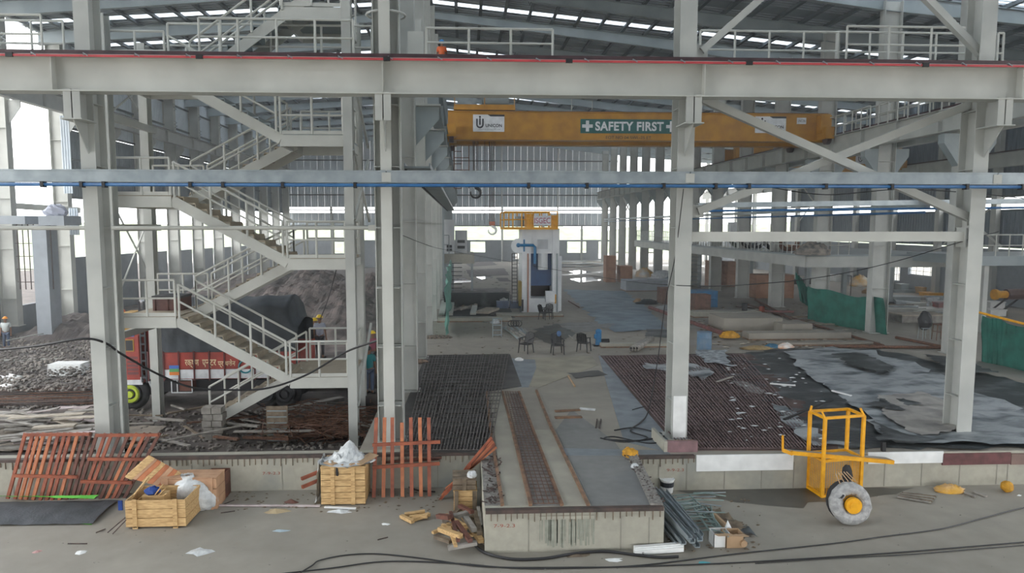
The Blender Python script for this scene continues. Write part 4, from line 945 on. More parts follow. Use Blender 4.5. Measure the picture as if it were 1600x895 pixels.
# dark box on the stair landing
q = P(255, 487, 21.5); c = thing('wooden_box', 'dark brown wooden box standing on the lower left stair landing', 'box', (q.x, 21.5, zl1))
B(P(222, 0, 21.5).x, 21.3, zl1, P(268, 0, 21.5).x, 22.1, P(0, 467, 21.5).z+.02).build('box_body', mat('maroon_box', (0.13, 0.06, 0.05), (0.08, 0.04, 0.035), .7, 4), c)
B(P(221, 0, 21.5).x, 21.28, P(0, 467, 21.5).z+.02, P(269, 0, 21.5).x, 22.12, P(0, 464, 21.5).z+.03).build('lid', TDK, c)
for px in (223, 244, 264): B(P(px, 0, 21.5).x, 21.27, zl1, P(px, 0, 21.5).x+.06, 21.3, P(0, 467, 21.5).z).build('batten', MATS['maroon_box'], c)

# ---------------------------------------------------------------- people
def skinmesh(name, verts, edges, radii, m, parent, sub=1):
    me = bpy.data.meshes.new(name); o_ = Vector(parent_loc(parent)); me.from_pydata([Vector(v)-o_ for v in verts], edges, []); me.materials.append(m)
    o = bpy.data.objects.new(name, me); COL.objects.link(o); o.parent = parent
    o.modifiers.new('Skin', 'SKIN').use_smooth_shade = True
    for i, r in enumerate(radii): me.skin_vertices[0].data[i].radius = (r, r) if not isinstance(r, tuple) else r
    me.skin_vertices[0].data[0].use_root = True
    if sub: s_ = o.modifiers.new('Subdivision', 'SUBSURF'); s_.levels = sub; s_.render_levels = sub
    return o
def person(label, at, h, face, shirt, trousers, helmet=None, arms='down', lean=0.0, vest=None):
    """standing figure, face = direction looked at (angle about z)"""
    c = thing('person', label, 'person', at); k = h/1.7; ax, ay, az = at
    fd = Vector((cos(face), sin(face), 0)); sd = Vector((-sin(face), cos(face), 0))
    def W(f, s, z): return Vector((ax, ay, az)) + (fd*f + sd*s)*k + Vector((0, 0, z*k)) + fd*(lean*max(0, z-.9)*k)
    hip, ch, nk, hd = W(0, 0, .92), W(0, 0, 1.25), W(0, 0, 1.44), W(.02, 0, 1.58)
    v = [hip, W(0, 0, 1.08), ch, nk, hd, W(.02, 0, 1.64)]; e = [(0, 1), (1, 2), (2, 3), (3, 4), (4, 5)]; r = [(.15*k, .10*k), .12*k, (.15*k, .11*k), .055*k, .085*k, .07*k]
    tv, te, tr_ = [hip], [], [(.155*k, .12*k)]
    sv, se, sr = [W(0, 0, .86), W(0, 0, 1.06), W(0, 0, 1.28), W(0, 0, 1.40)], [(0, 1), (1, 2), (2, 3)], [(.18*k, .145*k), .155*k, (.165*k, .13*k), .08*k]
    for s_ in (-1, 1):
        i = len(v); kn, an, to = W(.03+.06*(s_ > 0), .10*s_, .48), W(-.02+.08*(s_ > 0), .11*s_, .08), W(.13+.08*(s_ > 0), .12*s_, .035)
        v += [W(0, .09*s_, .85), kn, an, to]; e += [(0, i), (i, i+1), (i+1, i+2), (i+2, i+3)]; r += [.085*k, .055*k, .04*k, .035*k]
        j = len(tv); tv += [W(0, .09*s_, .84), kn, an + Vector((0, 0, .04*k))]; te += [(0, j), (j, j+1), (j+1, j+2)]; tr_ += [.10*k, .07*k, .062*k]
        if arms == 'front': el, ha = W(.12, .22*s_, 1.12), W(.36, .12*s_, 1.14)
        elif arms == 'hips': el, ha = W(-.05, .33*s_, 1.12), W(.06, .17*s_, .98)
        else: el, ha = W(-.02, .22*s_, 1.10), W(.06, .23*s_, .86)
        sh = W(0, .17*s_, 1.36); i = len(v); hd_ = (ha-el).normalized()*.09*k
        v += [sh, el, ha, ha+hd_]; e += [(2, i), (i, i+1), (i+1, i+2), (i+2, i+3)]; r += [.06*k, .042*k, .03*k, .035*k]
        for q in range(4):
            i2 = len(v); f_ = ha+hd_ + sd*((q-1.5)*.022*k) + hd_*(.75+.12*(q in (1, 2))); v.append(f_); e.append((i+3, i2)); r.append(.009*k)
        i2 = len(v); v.append(ha + hd_*.7 + fd*.05*k); e.append((i+2, i2)); r.append(.011*k)
        j = len(sv); sv += [sh, sh.lerp(el, .8)]; se += [(2, j), (j, j+1)]; sr += [.085*k, .065*k]
    skinmesh('body', v, e, r, SKIN, c); skinmesh('shirt', sv, se, sr, shirt, c); skinmesh('trousers', tv, te, tr_, trousers, c)
    for s_ in (-1, 1):
        t = W(.10+.08*(s_ > 0), .12*s_, .04); MB().ell(t, .10*k, .07*k, .045*k, 10, 6).build('shoe', BLACKP, c, smooth=True)
        MB().ell(W(.09, .035*s_, 1.60), .012*k, .014*k, .01*k, 6, 4).build('eye', BLACKP, c); MB().ell(W(.01, .085*s_, 1.58), .02*k, .012*k, .03*k, 6, 4).build('ear', SKIN, c)
    MB().ell(W(.11, 0, 1.575), .018*k, .012*k, .024*k, 6, 5).build('nose', SKIN, c); MB().ell(W(.10, 0, 1.535), .01*k, .026*k, .007*k, 6, 4).build('mouth', mat('lips', (0.2, 0.07, 0.05)), c)
    if helmet:
        q = W(.0, 0, 1.64); MB().grid(lambda u, w: (q.x+.125*k*cos(2*pi*u)*cos(pi/2*w), q.y+.125*k*sin(2*pi*u)*cos(pi/2*w), q.z+.12*k*sin(pi/2*w)), 14, 6).build('helmet', helmet, c, smooth=True)
        MB().tube(q, q+Vector((0, 0, .012)), .145*k, 14).build('helmet_brim', helmet, c)
    else: MB().ell(W(-.015, 0, 1.63), .095*k, .095*k, .085*k, 10, 6).build('hair', BLACKP, c, smooth=True)
    return c
HY = col('helmet_yellow', (0.80, 0.55, 0.02), .4); HO = col('helmet_orange', (0.85, 0.30, 0.01), .4)
SHW = col('shirt_pale', (0.62, 0.66, 0.64)); SHG = col('shirt_greyblue', (0.36, 0.38, 0.46)); SHT = col('shirt_teal', (0.01, 0.20, 0.22)); JN = col('trousers_blue', (0.06, 0.09, 0.16)); TD2 = col('trousers_dark', (0.03, 0.03, 0.035))
q = G(11, 545, .12); person('worker in orange helmet, pale shirt and blue trousers standing on the soil bank', q, 6.17*(545-493)/(545-352)*.985, -1.2, SHW, JN, HO)
yp = 27.3
def pers_at(px, ptop, h, y, z=None):
    a = P(px, ptop, y); return (a.x, y, a.z-h)
q = pers_at(497, 491, 1.72, 23.4); q = (q[0], 23.4, max(0, q[2]))
def stand(label, px, ptop, y, *a, base=None, **k):
    t_ = P(px, ptop, y).z; c = person(label, (P(px, ptop, y).x, y, t_-1.76), 1.7, *a, **k); return c
pf = tag(B(P(470, 0, 26.9).x, 26.6, -.1, P(600, 0, 26.9).x, 28.6, P(490, 492, 27.3).z-1.76).build('earth_bank', DARKSOIL), 'dark earth bank behind the lower right stair landing', 'bank')
stand('worker in yellow helmet and grey-lilac shirt seen from behind beyond the stair rail', 499, 491, 27.0, 1.5, SHG, TD2, helmet=HY)
stand('worker in yellow helmet half hidden beside the one in grey-lilac', 491, 496, 27.9, 1.9, TD2, TD2, helmet=HY)
stand('worker in yellow helmet and rose shirt leaning behind the central column', 582, 516, 28.0, 1.2, col('shirt_rose', (0.3, 0.08, 0.12)), TD2, helmet=HY)
ph = P(576, 539, 23.2); person('worker in teal shirt and blue trousers standing between the tower post and the central column', (ph.x, 23.2, max(.02, ph.z-1.7)), 1.66, 1.4, SHT, JN, None, 'down')
B(ph.x-.6, 22.9, 0, ph.x+.6, 24.0, max(.02, ph.z-1.7)).build('packed_earth_step', DARKSOIL)
bpy.data.objects['packed_earth_step']['label'] = 'low earth step under the worker in teal'; bpy.data.objects['packed_earth_step']['category'] = 'step'
zm = 1.15
q = P(266, 459, 45.5); person('far worker in yellow helmet and white shirt seen above the dark box', (q.x, 45.5, q.z-1.74), 1.7, -1.4, WHITE, TD2, helmet=HY)
q = P(276, 461, 46); person('far worker in pinkish shirt standing right of the one in white', (q.x, 46, q.z-1.74), 1.7, -1.4, col('shirt_salmon', (0.6, 0.25, 0.2)), TD2)
q = P(196, 474, 33); person('worker in orange vest bending behind the left stair landing', (q.x, 33, q.z-1.5), 1.55, -2.4, col('shirt_orange', (0.8, 0.15, 0.03)), TD2, helmet=HO, lean=.5)
q = P(690, 58, 31); person('tiny worker in blue helmet and orange vest up on the crane walkway', (q.x, 31, q.z-1.7), 1.55, -1.6, MATS['shirt_orange'], TD2, helmet=col('helmet_blue', (0.02, 0.25, 0.7)))
fp = P(690, 58, 31).z-1.7
tag(B(P(676, 0, 31).x, 30.6, fp-.06, P(712, 0, 31).x, 32, fp).build('walkway', STEELD), 'short high walkway plate carrying the tiny worker', 'walkway')
# platforms of rubble under the far workers
for (px, y, z) in ((271, 45.7, P(266, 459, 45.5).z-1.74), (196, 33, P(196, 474, 33).z-1.5)):
    x = P(px, 0, y).x; mb = MB(); mb.ell((x, y, 0), 2.2, 2.0, max(.05, z)+.03, 16, 10, .06); tag(mb.build('soil_mound', DARKSOIL), 'small dark soil heap under the ' + ('two far workers' if px == 271 else 'bending worker'), 'soil')
# ---------------------------------------------------------------- yard, left side
def tilt_frame(name, label, cat, corners, bars, m, bw, bh, rails_, group=None):
    pass
def slat_rack(label, A, Bp, C, D, n, rails_, y0, lean, m=REDO, sw=.07, mats=None):
    """a leaning frame: A,B = foot corners (px at y0), C,D = head corners (px at y0+lean); n slats, rails at fractions"""
    a, b = P(*A, y0), P(*Bp, y0); c_, d_ = P(*C, y0+lean), P(*D, y0+lean)
    c = thing('slatted_frame', label, 'frame', a); off = Vector((0, -.05, 0))
    for i in range(n):
        t = i/(n-1); p, q = a.lerp(b, t), c_.lerp(d_, t); j = RND.uniform(-.03, .03) if 0 < i < n-1 else 0
        MB().bar(p + Vector((j, 0, 0)), q + Vector((j, 0, 0)), sw, .05, up=(0, 1, 0)).build('slat', RND.choice(mats or [m]), c)
    for f in rails_: MB().bar(a.lerp(c_, f) + off, b.lerp(d_, f) + off, .07, .05, up=(0, 1, 0)).build('rail', m, c)
    return c
RO2 = mat('red_oxide_dark', (0.16, 0.06, 0.04), (0.09, 0.04, 0.03), .65, 6); RO3 = mat('red_oxide_light', (0.48, 0.17, 0.07), (0.34, 0.11, 0.05), .6, 5)
yl = wl_y
slat_rack('red-brown slatted frame leaning on the low wall at the far left', (12, 779), (112, 783), (40, 676), (142, 675), 11, (.36, .98), yl-.34, .3, mats=[REDO, RO2, RO3])
slat_rack('red-brown slatted frame leaning on the low wall beside the open crate', (118, 783), (190, 786), (152, 677), (250, 676), 9, (.3, .63, .98), yl-.32, .3, mats=[REDO, RO2, RO3])
# folded dark mat with green underside
a, b, c_, d_ = G(0, 822, 0), G(145, 820, 0), G(186, 783, 0), G(0, 786, 0)
def matf(u, v):
    p = a.lerp(b, u).lerp(d_.lerp(c_, u), v); return (p.x - (.8*(1-u) if u < .05 else 0), p.y, .03 + .13*sin(pi*v)*(1-.5*u) + .02*nz(u*6, v*4, 1))
c = thing('folded_mat', 'dark grey mat with bright green underside lying folded at the left edge', 'mat', a)
MB().grid(matf, 40, 14).build('grey_top', mat('dark_grey_felt', (0.075, 0.08, 0.09), (0.05, 0.055, 0.06), .8, 3, bump=.3), c, smooth=True)
GRN = mat('bright_green_felt', (0.12, 0.45, 0.06), (0.08, 0.35, 0.04), .8, 4)
e, f = G(4, 782, 0), G(150, 787, 0)
MB().grid(lambda u, v: tuple((d_.lerp(c_.lerp(d_, .15), u).lerp(e.lerp(f, u), v)) + Vector((0, -.1, .20-.04*v + .02*nz(u*9, v*3, 1)))), 30, 6).build('green_edge', GRN, c, smooth=True)
MB().grid(lambda u, v: tuple(G(100+44*u, 815+5*u*v, 0) + Vector((0, -.02*v, .01+.05*(1-v)*sin(pi*u)))), 12, 3).build('green_underside', GRN, c)
# ---- crates
def crate(label, x0, x1, y0, y1, z0, z1, nb, battens, m=WOOD, bm=None, open_top=False, group=None, top=True, name='wooden_crate', gap=.012, vert=False):
    c = thing(name, label, 'crate', ((x0+x1)/2, (y0+y1)/2, z0), group); h = (z1-z0)/nb; t = .025
    for k in range(nb):
        za, zb_ = z0+h*k+gap/2, z0+h*(k+1)-gap/2; j = RND.uniform(-.004, .004)
        B(x0, y0+j, za, x1, y0+t+j, zb_).build('board', m, c); B(x0+.001, y0+t, za, x0+t, y1-t, zb_).build('board', m, c)
        B(x1-t, y0+t, za, x1-.001, y1-t, zb_).build('board', m, c); B(x0, y1-t, za, x1, y1, zb_).build('board', m, c)
    for f in battens:
        x = x0+(x1-x0)*f; B(x-.045, y0-.03, z0-.0, x+.045, y0-.005, z1+.02).build('batten', bm or m, c)
    if top and not open_top:
        n = max(2, round((y1-y0)/.16)); w = (y1-y0)/n
        for k in range(n): B(x0-.01, y0+w*k+.005, z1, x1+.01, y0+w*(k+1)-.005, z1+.022).build('lid_board', m, c)
    if open_top: B(x0+t, y0+t, z0+.01, x1-t, y1-t, z0+.03).build('bottom', m, c)
    return c
def cr_at(px0, px1, ptop, pbase, z0=0.0):
    q = G((px0+px1)/2, pbase, z0); y = q.y; return P(px0, pbase, y).x, P(px1, pbase, y).x, y, P((px0+px1)/2, ptop, y).z
x0, x1, y, zt_ = cr_at(197, 291, 781, 825)
oc = crate('open pine crate in the foreground with two front battens', x0, x1, y, y+.85, 0.03, zt_, 3, (.16, .83), open_top=True)
for f in (.16, .83): B(x0+(x1-x0)*f-.05, y-.03, 0, x0+(x1-x0)*f+.05, y-.006, .05).build('batten_foot', WOOD, oc)
q = P(243, 772, y+.55); tb = thing('tool_box', 'small slatted wooden box with blue cloth inside the open pine crate', 'box', (q.x, y+.45, .15))
B(q.x-.18, y+.3, .07, q.x+.3, y+.6, .60).build('box_body', WOOD, tb); mb = MB(); mb.ell((q.x+.0, y+.42, .66), .17, .12, .10, 10, 7, .2); mb.build('blue_cloth', col('deep_blue_cloth', (0.01, 0.05, 0.25)), tb)
for k in range(3): MB().bar((q.x+.05+.08*k, y+.36, .56), (q.x+.28+.04*k, y+.3, .85-.1*k), .04, .02).build('slat', WOOD, tb)
# lid of boards propped up behind it
ld = thing('crate_lid', 'orange-brown board lid propped slantwise behind the open pine crate', 'lid', (x0+.1, y+.9, .8))
A_, B_, C_, D_ = P(196, 745, y+.95), P(232, 713, y+1.15), P(283, 741, y+1.2), P(263, 764, y+.9)
for k in range(8):
    t0, t1 = k/8+.006, (k+1)/8-.006
    pts = [A_.lerp(D_, t0), A_.lerp(D_, t1), B_.lerp(C_, t1), B_.lerp(C_, t0)]
    MB().prism(pts, (0, .03, .025)).build('board', [RO3, PLY, RO3, WOOD][k % 4], ld)
MB().prism([A_ + Vector((0, -.02, 0)), A_.lerp(D_, .02)+Vector((.12, -.02, -.06)), B_.lerp(C_, .02)+Vector((.12, -.02, -.06)), B_+Vector((0, -.02, 0))], (0, .02, .03)).build('batten', WOOD, ld)
MB().bar(P(196, 790, y+.1), P(232, 745, y+.8), .04, .03).build('prop_stick', WOOD, ld)
x0b, x1b = P(219, 0, y+1).x, P(300, 0, y+1).x
crate('brown crate standing behind the open pine crate under the slanting lid', x0b, x1b+.15, y+.95, y+1.5, 0, .72, 3, (.1, .9), m=PLY)
x, yy_ = P(313, 760, yl-.5).x, yl-.55
bx_ = crate('dark reddish box with open flap against the low wall', P(290, 0, yy_).x, P(322, 0, yy_).x, yy_, yl-.08, 0, .62, 2, (), m=RO2, open_top=True)
MB().bar(P(291, 752, yy_-.1), P(327, 738, yy_), .3, .02).build('open_flap', RO2, bx_)
# white sack
def sack(label, px, py, h, r, m, name='sack', z0=0):
    q = G(px, py, z0); c = thing(name, label, 'sack', q); mb = MB()
    def fn(u, v):
        a = 2*pi*u; rr = r*(sin(pi*min(1, v*.9+.1))**.55 if v < .85 else .35)*(1+.18*nz(cos(a)*2, sin(a)*2+v*3, 2)); return (q.x+rr*cos(a)*(1.1-.2*v)-.75*v*r, q.y+.5+rr*.7*sin(a), z0+h*v+.04*nz(cos(a)*4, v*6, 2))
    mb.grid(fn, 28, 18); mb.build('sack_body', m, c, smooth=True); return c
sack('big white plastic sack slumped against the right side of the open pine crate', 304, 808, .80, .44, WPLAS)
for k, (p, q_) in enumerate((((168, 832), (196, 808)), ((176, 834), (197, 812)), ((150, 832), (165, 826)))):
    a, b = G(*p, .02), G(*q_, .02 if k == 2 else .25); tag(MB().tube(a, b, .012, 6).build('steel_rod', REBAR), 'thin dark rod leaning at the left foot of the open crate, %s' % ['upper one', 'lower one', 'the short loose one'][k], 'rod')
q = G(188, 804, 0); tag(B(q.x-.04, q.y, .1, q.x+.05, q.y+.03, .32).build('blue_tag', col('deep_blue_cloth', (0.01, 0.05, 0.25))), 'small blue plate hanging at the left edge of the open crate', 'plate')
# plastic wrapped crate
x0, x1, y, zt_ = cr_at(502, 571, 731, 789)
pc = crate('pine crate with crumpled plastic film and cardboard on top', x0, x1, y, y+.85, 0.02, zt_, 6, (.27, .73))
def film(u, v):
    a = 2*pi*u; rr = (1-v)**.7; return ((x0+x1)/2+.1*v+rr*(.66+.2*nz(cos(a)*2, sin(a)*2, v*3))*cos(a)*(1-.35*v), y+.42+rr*(.45+.1*nz(cos(a)*3, sin(a)*3, 4))*sin(a), zt_+.03+(.5*v**2.0)+.16*nz(cos(a)*3, sin(a)*3, v*5)*(1-v)*v*4)
MB().grid(film, 36, 14).build('plastic_film', WPLAS, pc, smooth=True)
def film2(u, v): return (x0-.06-.10*v-.05*nz(u*4, v*5, 1), y+.1+.7*u, zt_+.1-v*(zt_+.08)+.03*nz(u*7, v*3, 6))
MB().grid(film2, 12, 14).build('plastic_drape', WPLAS, pc, smooth=True)
for k in range(4): MB().bar((x0+.15+.22*k, y+.1, zt_+.06), (x0+.42+.25*k, y+.5, zt_+.1+.05*(k % 2)), .3, .02).build('cardboard_piece', CARD, pc)
mb = MB(); mb.ell((x0+.38, y-.02, zt_-.08), .04, .02, .1, 8, 5, .3); mb.build('black_scrap', BLACKP, pc)
for k, (p, q_) in enumerate((((471, 748), (503, 735)), ((472, 761), (503, 748)))):
    a, b = P(*p, yl-.7), P(*q_, yl-.35); tag(MB().bar(a, b, .07, .07).build('red_timber', REDO), 'short red-brown bar sticking out left of the plastic covered crate, %s' % ['upper', 'lower'][k], 'bar')
# upright red frame and red bundle
y = yl - .55
c = thing('slatted_frame', 'bright red-brown slatted frame standing upright before the central column', 'frame', P(600, 780, y))
for k, (pb, pt) in enumerate(((584, 588), (599, 601), (613, 613), (629, 628), (643.5, 642), (658, 656), (671, 670))):
    MB().bar(P(pb, 781, y), P(pt, 652 + (8 if k in (3,) else 0), y+.5), .085, .05, up=(0, 1, 0)).build('slat', [REDO, RO3][k % 2], c)
for (l, r_, t) in (((582, 695), (688, 690), .68), ((582, 730), (687, 724), .42), ((583, 781), (690, 779), .0)):
    MB().bar(P(*l, y-.06+.5*t), P(*r_, y-.06+.5*t), .075, .05, up=(0, 1, 0)).build('rail', REDO if t else RO2, c)
for l, r_ in (((690, 715), (640, 718)), ((600, 722), (686, 717))): MB().bar(P(*l, y+.4), P(*r_, y+.4), .05, .05).build('rear_rail', RO2, c)
bd = thing('bar_bundle', 'bundle of red-brown frames leaning up against the plinth side', 'bundle', P(690, 778, y))
for k in range(6):
    MB().bar(P(687+2*k, 781-3.5*k, 15.72+.03*k), P(768+1.5*k, 683+3*k, 15.8+.03*k), .06, .05).build('bar', [REDO, RO2, RO3][k % 3], bd)
for f in (.1, .5, .93): p = P(688, 781, 15.7).lerp(P(766, 692, 15.78), f); MB().bar(p, p + Vector((.14, 0, .16)), .06, .05).build('cross_bar', REDO, bd)
# crate beside the plinth, fire wood pile
x0, x1, y, zt_ = cr_at(709, 745, 768, 800)
fc = crate('weathered narrow crate standing against the plinth side', x0, x1, y, y+.6, 0.02, zt_, 4, (.12, .9), m=WOOD, bm=WOODX)
crate('battered dark crate stacked on the weathered narrow crate', x0-.02, x1-.02, y+.02, y+.6, zt_+.03, zt_+.27, 2, (.5,), m=WOODX)
tag(MB().ell((x1-.1, y+.1, zt_+.36), .12, .1, .09, 8, 6, .2).build('plastic_wad', WPLAS), 'crumpled clear plastic wad on the battered crate', 'plastic')
FW_ = [((676, 832), (718, 815)), ((695, 815), (722, 792)), ((690, 812), (735, 800)), ((700, 818), (712, 853)), ((713, 815), (735, 845)), ((720, 800), (752, 845)), ((728, 795), (757, 848)), ((700, 856), (745, 848)), ((687, 826), (720, 838)), ((704, 800), (716, 845)), ((735, 808), (745, 838)), ((742, 800), (750, 835)), ((747, 792), (752, 822)), ((696, 805), (726, 822)), ((684, 806), (703, 808)), ((712, 832), (740, 836)), ((680, 838), (704, 846)), ((726, 806), (741, 828)), ((690, 820), (730, 826)), ((718, 790), (738, 800))]
for k, (p, q_) in enumerate(FW_):
    z = .06+.05*(k % 5); a, b = G(*p, z), G(*q_, z+.05*((k*7) % 3)); w = .05+.02*(k % 3)
    tag(MB().bar(a, b, w+.02, w).build('split_timber', [WOOD, WOODX, PLM[0], WOOD, RO2][k % 5]), ['pine', 'dark brown', 'grey', 'pine', 'dark red'][k % 5] + ' piece of broken timber in the pile against the plinth corner', 'timber', 'broken timber pile by the plinth corner')
for k, (p, q_) in enumerate((((627, 806), (645, 815)), ((632, 804), (664, 799)), ((644, 812), (671, 803)), ((640, 808), (668, 806)))):
    a, b = G(*p, .05), G(*q_, .06+.03*(k % 2)); tag(MB().bar(a, b, .09, .07).build('split_timber', WOOD), 'pale timber offcut in the small heap in front of the red frame', 'timber', 'small heap of pale offcuts')
# litter on the yard
def litter(label, px, py, w, d, m, name='paper_scrap', cat='litter', h=.02, rot=0):
    q = G(px, py, 0); n = 9; pts = [(q.x+w*(.5+.25*RND.uniform(-1, 1))*cos(2*pi*k/n), q.y+d*(.5+.25*RND.uniform(-1, 1))*sin(2*pi*k/n), 0.002) for k in range(n)]
    mb = MB(); ctr = (q.x, q.y, h+.01); o = len(pts)
    mb.add(pts + [ctr], [(k, (k+1) % n, n) for k in range(n)]); return tag(mb.build(name, m), label, cat)
litter('flat tan cardboard scrap left of the plastic covered crate', 430, 799, .55, .3, mat('tan_scrap', (0.42, 0.33, 0.20), rough=.8), 'cardboard_scrap', h=.06)
litter('pink paper scrap at the lower left', 57, 862, .2, .12, col('pink_scrap', (0.6, 0.35, 0.33)))
litter('white paper scrap at the lower left', 128, 862, .26, .18, WHITE)
litter('clear plastic scrap lying flat in the lower left', 312, 862, .5, .35, WPLAS, 'plastic_scrap')
litter('pale blue rag lying flat on the yard', 437, 829, .35, .12, col('pale_blue', (0.36, 0.45, 0.5)), 'rag')
litter('small white paper scrap below the red frame', 602, 819, .18, .12, WHITE)
litter('white crumpled scraps in front of the plastic covered crate', 530, 799, .6, .2, WPLAS, 'plastic_scrap', h=.05)
litter('red-brown scrap left of the plastic covered crate', 455, 785, .3, .14, RO2, 'scrap', h=.08)
litter('small turquoise scrap near the bottom right of the plinth', 1099, 879, .2, .1, col('turquoise', (0.1, 0.4, 0.45)))
litter('small white scrap on the right side of the yard', 1592, 774, .1, .07, WHITE)
litter('white scraps in front of the plinth foot', 960, 874, .35, .16, WHITE)
litter('brown leaf litter patch in front of the plinth foot', 900, 868, .5, .2, WOODX)
for k, (p, q_) in enumerate((((330, 789), (500, 790)), ((507, 792), (556, 794)))):
    a, b = G(*p, .03), G(*q_, .03); tag(MB().bar(a, b, .06, .03).build('thin_strip', [PLM[3], WHITE][k]), ['long pinkish wooden strip on the floor between the two pine crates', 'short white strip in front of the plastic covered crate'][k], 'strip')
for k, (p, q_) in enumerate((((106, 849), (136, 849)), ((348, 788), (366, 781)), ((590, 843), (606, 839)), ((345, 801), (367, 798)))):
    a, b = G(*p, .012), G(*q_, .012); tag(MB().tube(a, b, .012, 5).build('rod', REBAR), 'short thin rod lying on the yard %s' % ['at the lower left', 'right of the white sack, upper one', 'below the pale offcuts', 'right of the white sack, lower one'][k], 'rod')
# cables over the yard
def cable(label, pts, r=.014, z=.02, m=CABLE, sag=None, name='cable'):
    P3 = [G(a, b, z) if len(pt) == 2 else None for pt in pts for a, b in [pt[:2]]]
    # smooth
    out = []
    n = len(P3)
    for i in range(n-1):
        p0, p1, p2, p3 = P3[max(i-1, 0)], P3[i], P3[i+1], P3[min(i+2, n-1)]
        for j in range(6):
            t = j/6; out.append(.5*((2*p1)+(p2-p0)*t+(2*p0-5*p1+4*p2-p3)*t*t+(3*p1-p0-3*p2+p3)*t**3))
    out.append(P3[-1]); return tag(MB().path(out, r, 5).build(name, m), label, 'cable')
cable('thin wire looping from the lower edge across the yard to the right, upper strand', [(470, 894), (488, 883), (500, 875), (540, 867), (590, 865), (660, 872), (760, 885), (900, 886), (1000, 883), (1150, 865), (1300, 849), (1380, 838), (1470, 826), (1540, 808), (1590, 795), (1620, 790)])
cable('thin wire along the bottom of the yard, lower strand', [(440, 896), (520, 887), (600, 877), (700, 879), (800, 887), (900, 887), (1100, 881), (1250, 873), (1400, 863), (1500, 855), (1620, 845)])
cable('second thin wire running beside the lower strand at the right', [(1180, 880), (1300, 872), (1420, 866), (1520, 858), (1620, 850)], .01)
cable('thick black hose curving around the foot of the plinth', [(742, 852), (760, 864), (800, 873), (850, 872), (900, 864), (945, 861), (990, 866), (1030, 870), (1060, 869)], .03, .035, name='hose')
cable('black wire behind the red frame at the foot of the low wall', [(604, 737), (625, 753), (650, 765), (680, 768)], .02)
# ---------------------------------------------------------------- right of the plinth
# pile of steel ledgers and channels
sp = G(1090, 850, 0)
for k, (p, q_, z, w) in enumerate((((1000, 762), (1082, 848), .35, .1), ((1014, 762), (1094, 845), .38, .1), ((1028, 764), (1088, 832), .42, .1), ((1005, 770), (1068, 850), .25, .1), ((1038, 768), (1095, 838), .3, .1), ((1008, 790), (1060, 852), .1, .1), ((1030, 790), (1090, 855), .12, .1), ((1018, 775), (1078, 842), .45, .08))):
    a, b = G(*p, z), G(*q_, z); c = thing('steel_channel', 'steel channel stacked against the plinth side, %s' % ['the leftmost long one', 'second long one', 'the short upper one', 'lower one under the leftmost', 'the rightmost one', 'left one on the floor', 'right one on the floor', 'the narrow topmost one'][k], 'channel', a, 'steel channels stacked by the plinth')
    MB().bar(a, b, w, .02).build('web', GALV, c)
    for s_ in (-1, 1):
        n_ = (b-a).normalized().cross(Vector((0, 0, 1)))*w/2*s_; MB().bar(a+n_+Vector((0, 0, .03)), b+n_+Vector((0, 0, .03)), .012, .07).build('lip', GALV, c)
LADM = mat('green_grey_steel', (0.24, 0.32, 0.30), (0.15, 0.20, 0.19), .5, 4)
for k, (a0, a1, b0, b1, z, nr) in enumerate((((1058, 783), (1095, 832), (1080, 780), (1128, 828), .12, 9), ((1080, 786), (1120, 824), (1110, 790), (1120, 826), .2, 5), ((1050, 778), (1070, 795), (1078, 774), (1098, 792), .3, 4), ((1085, 795), (1108, 828), (1100, 790), (1138, 838), .25, 6))):
    A0, A1, B0, B1 = G(*a0, z), G(*a1, z), G(*b0, z), G(*b1, z); c = thing('scaffold_frame', 'green-grey welded ladder frame in the steel pile right of the plinth, ' + ['the longest one', 'the narrow middle one', 'the short rear one', 'the rightmost one'][k], 'scaffold', A0, 'ladder frames in the steel pile')
    MB().tube(A0, A1, .02, 6).build('side_tube', LADM, c); MB().tube(B0, B1, .02, 6).build('side_tube', LADM, c)
    for j in range(nr): t = (j+.5)/nr; MB().tube(A0.lerp(A1, t), B0.lerp(B1, t), .013, 6).build('rung', LADM, c)
for k in range(14):
    q = G(RND.uniform(1060, 1120), RND.uniform(775, 815), .2); a = RND.uniform(-.5, .3); L = RND.uniform(.4, .8); d = Vector((cos(a), sin(a), RND.uniform(-.1, .1)))*L
    tag(MB().tube(q-d/2+Vector((0, 0, .1)), q+d/2+Vector((0, 0, .1)), .014, 6).build('steel_tube', [GALV, LADM][k % 2]), '%s %s thin steel tube loose on top of the steel pile' % ('long' if L > .6 else 'short', ['shiny', 'greenish'][k % 2]), 'tube', '%s %s loose tubes on the steel pile' % ('long' if L > .6 else 'short', ['shiny', 'greenish'][k % 2]))
tag(MB().tube(G(1115, 805, .15), G(1163, 850, .1), .07, 10).build('cardboard_tube', CARD), 'brown cardboard tube lying right of the steel pile', 'tube')
for k, pp in enumerate((((1100, 795), (1125, 800), (1168, 830), (1180, 840), (1160, 838), (1120, 815)), ((1130, 812), (1150, 818), (1178, 836), (1186, 842), (1165, 836)))):
    sheet('tarpaulin_scrap', gp(0, *pp), .02, [WOODX, TARPB][k], .12, .08, 3, jag=.02); o = bpy.data.objects['tarpaulin_scrap' + ('' if k == 0 else '.001')]; tag(o, ['brown crumpled sacking along the steel pile', 'black crumpled sheet right of the sacking'][k], 'sheet')
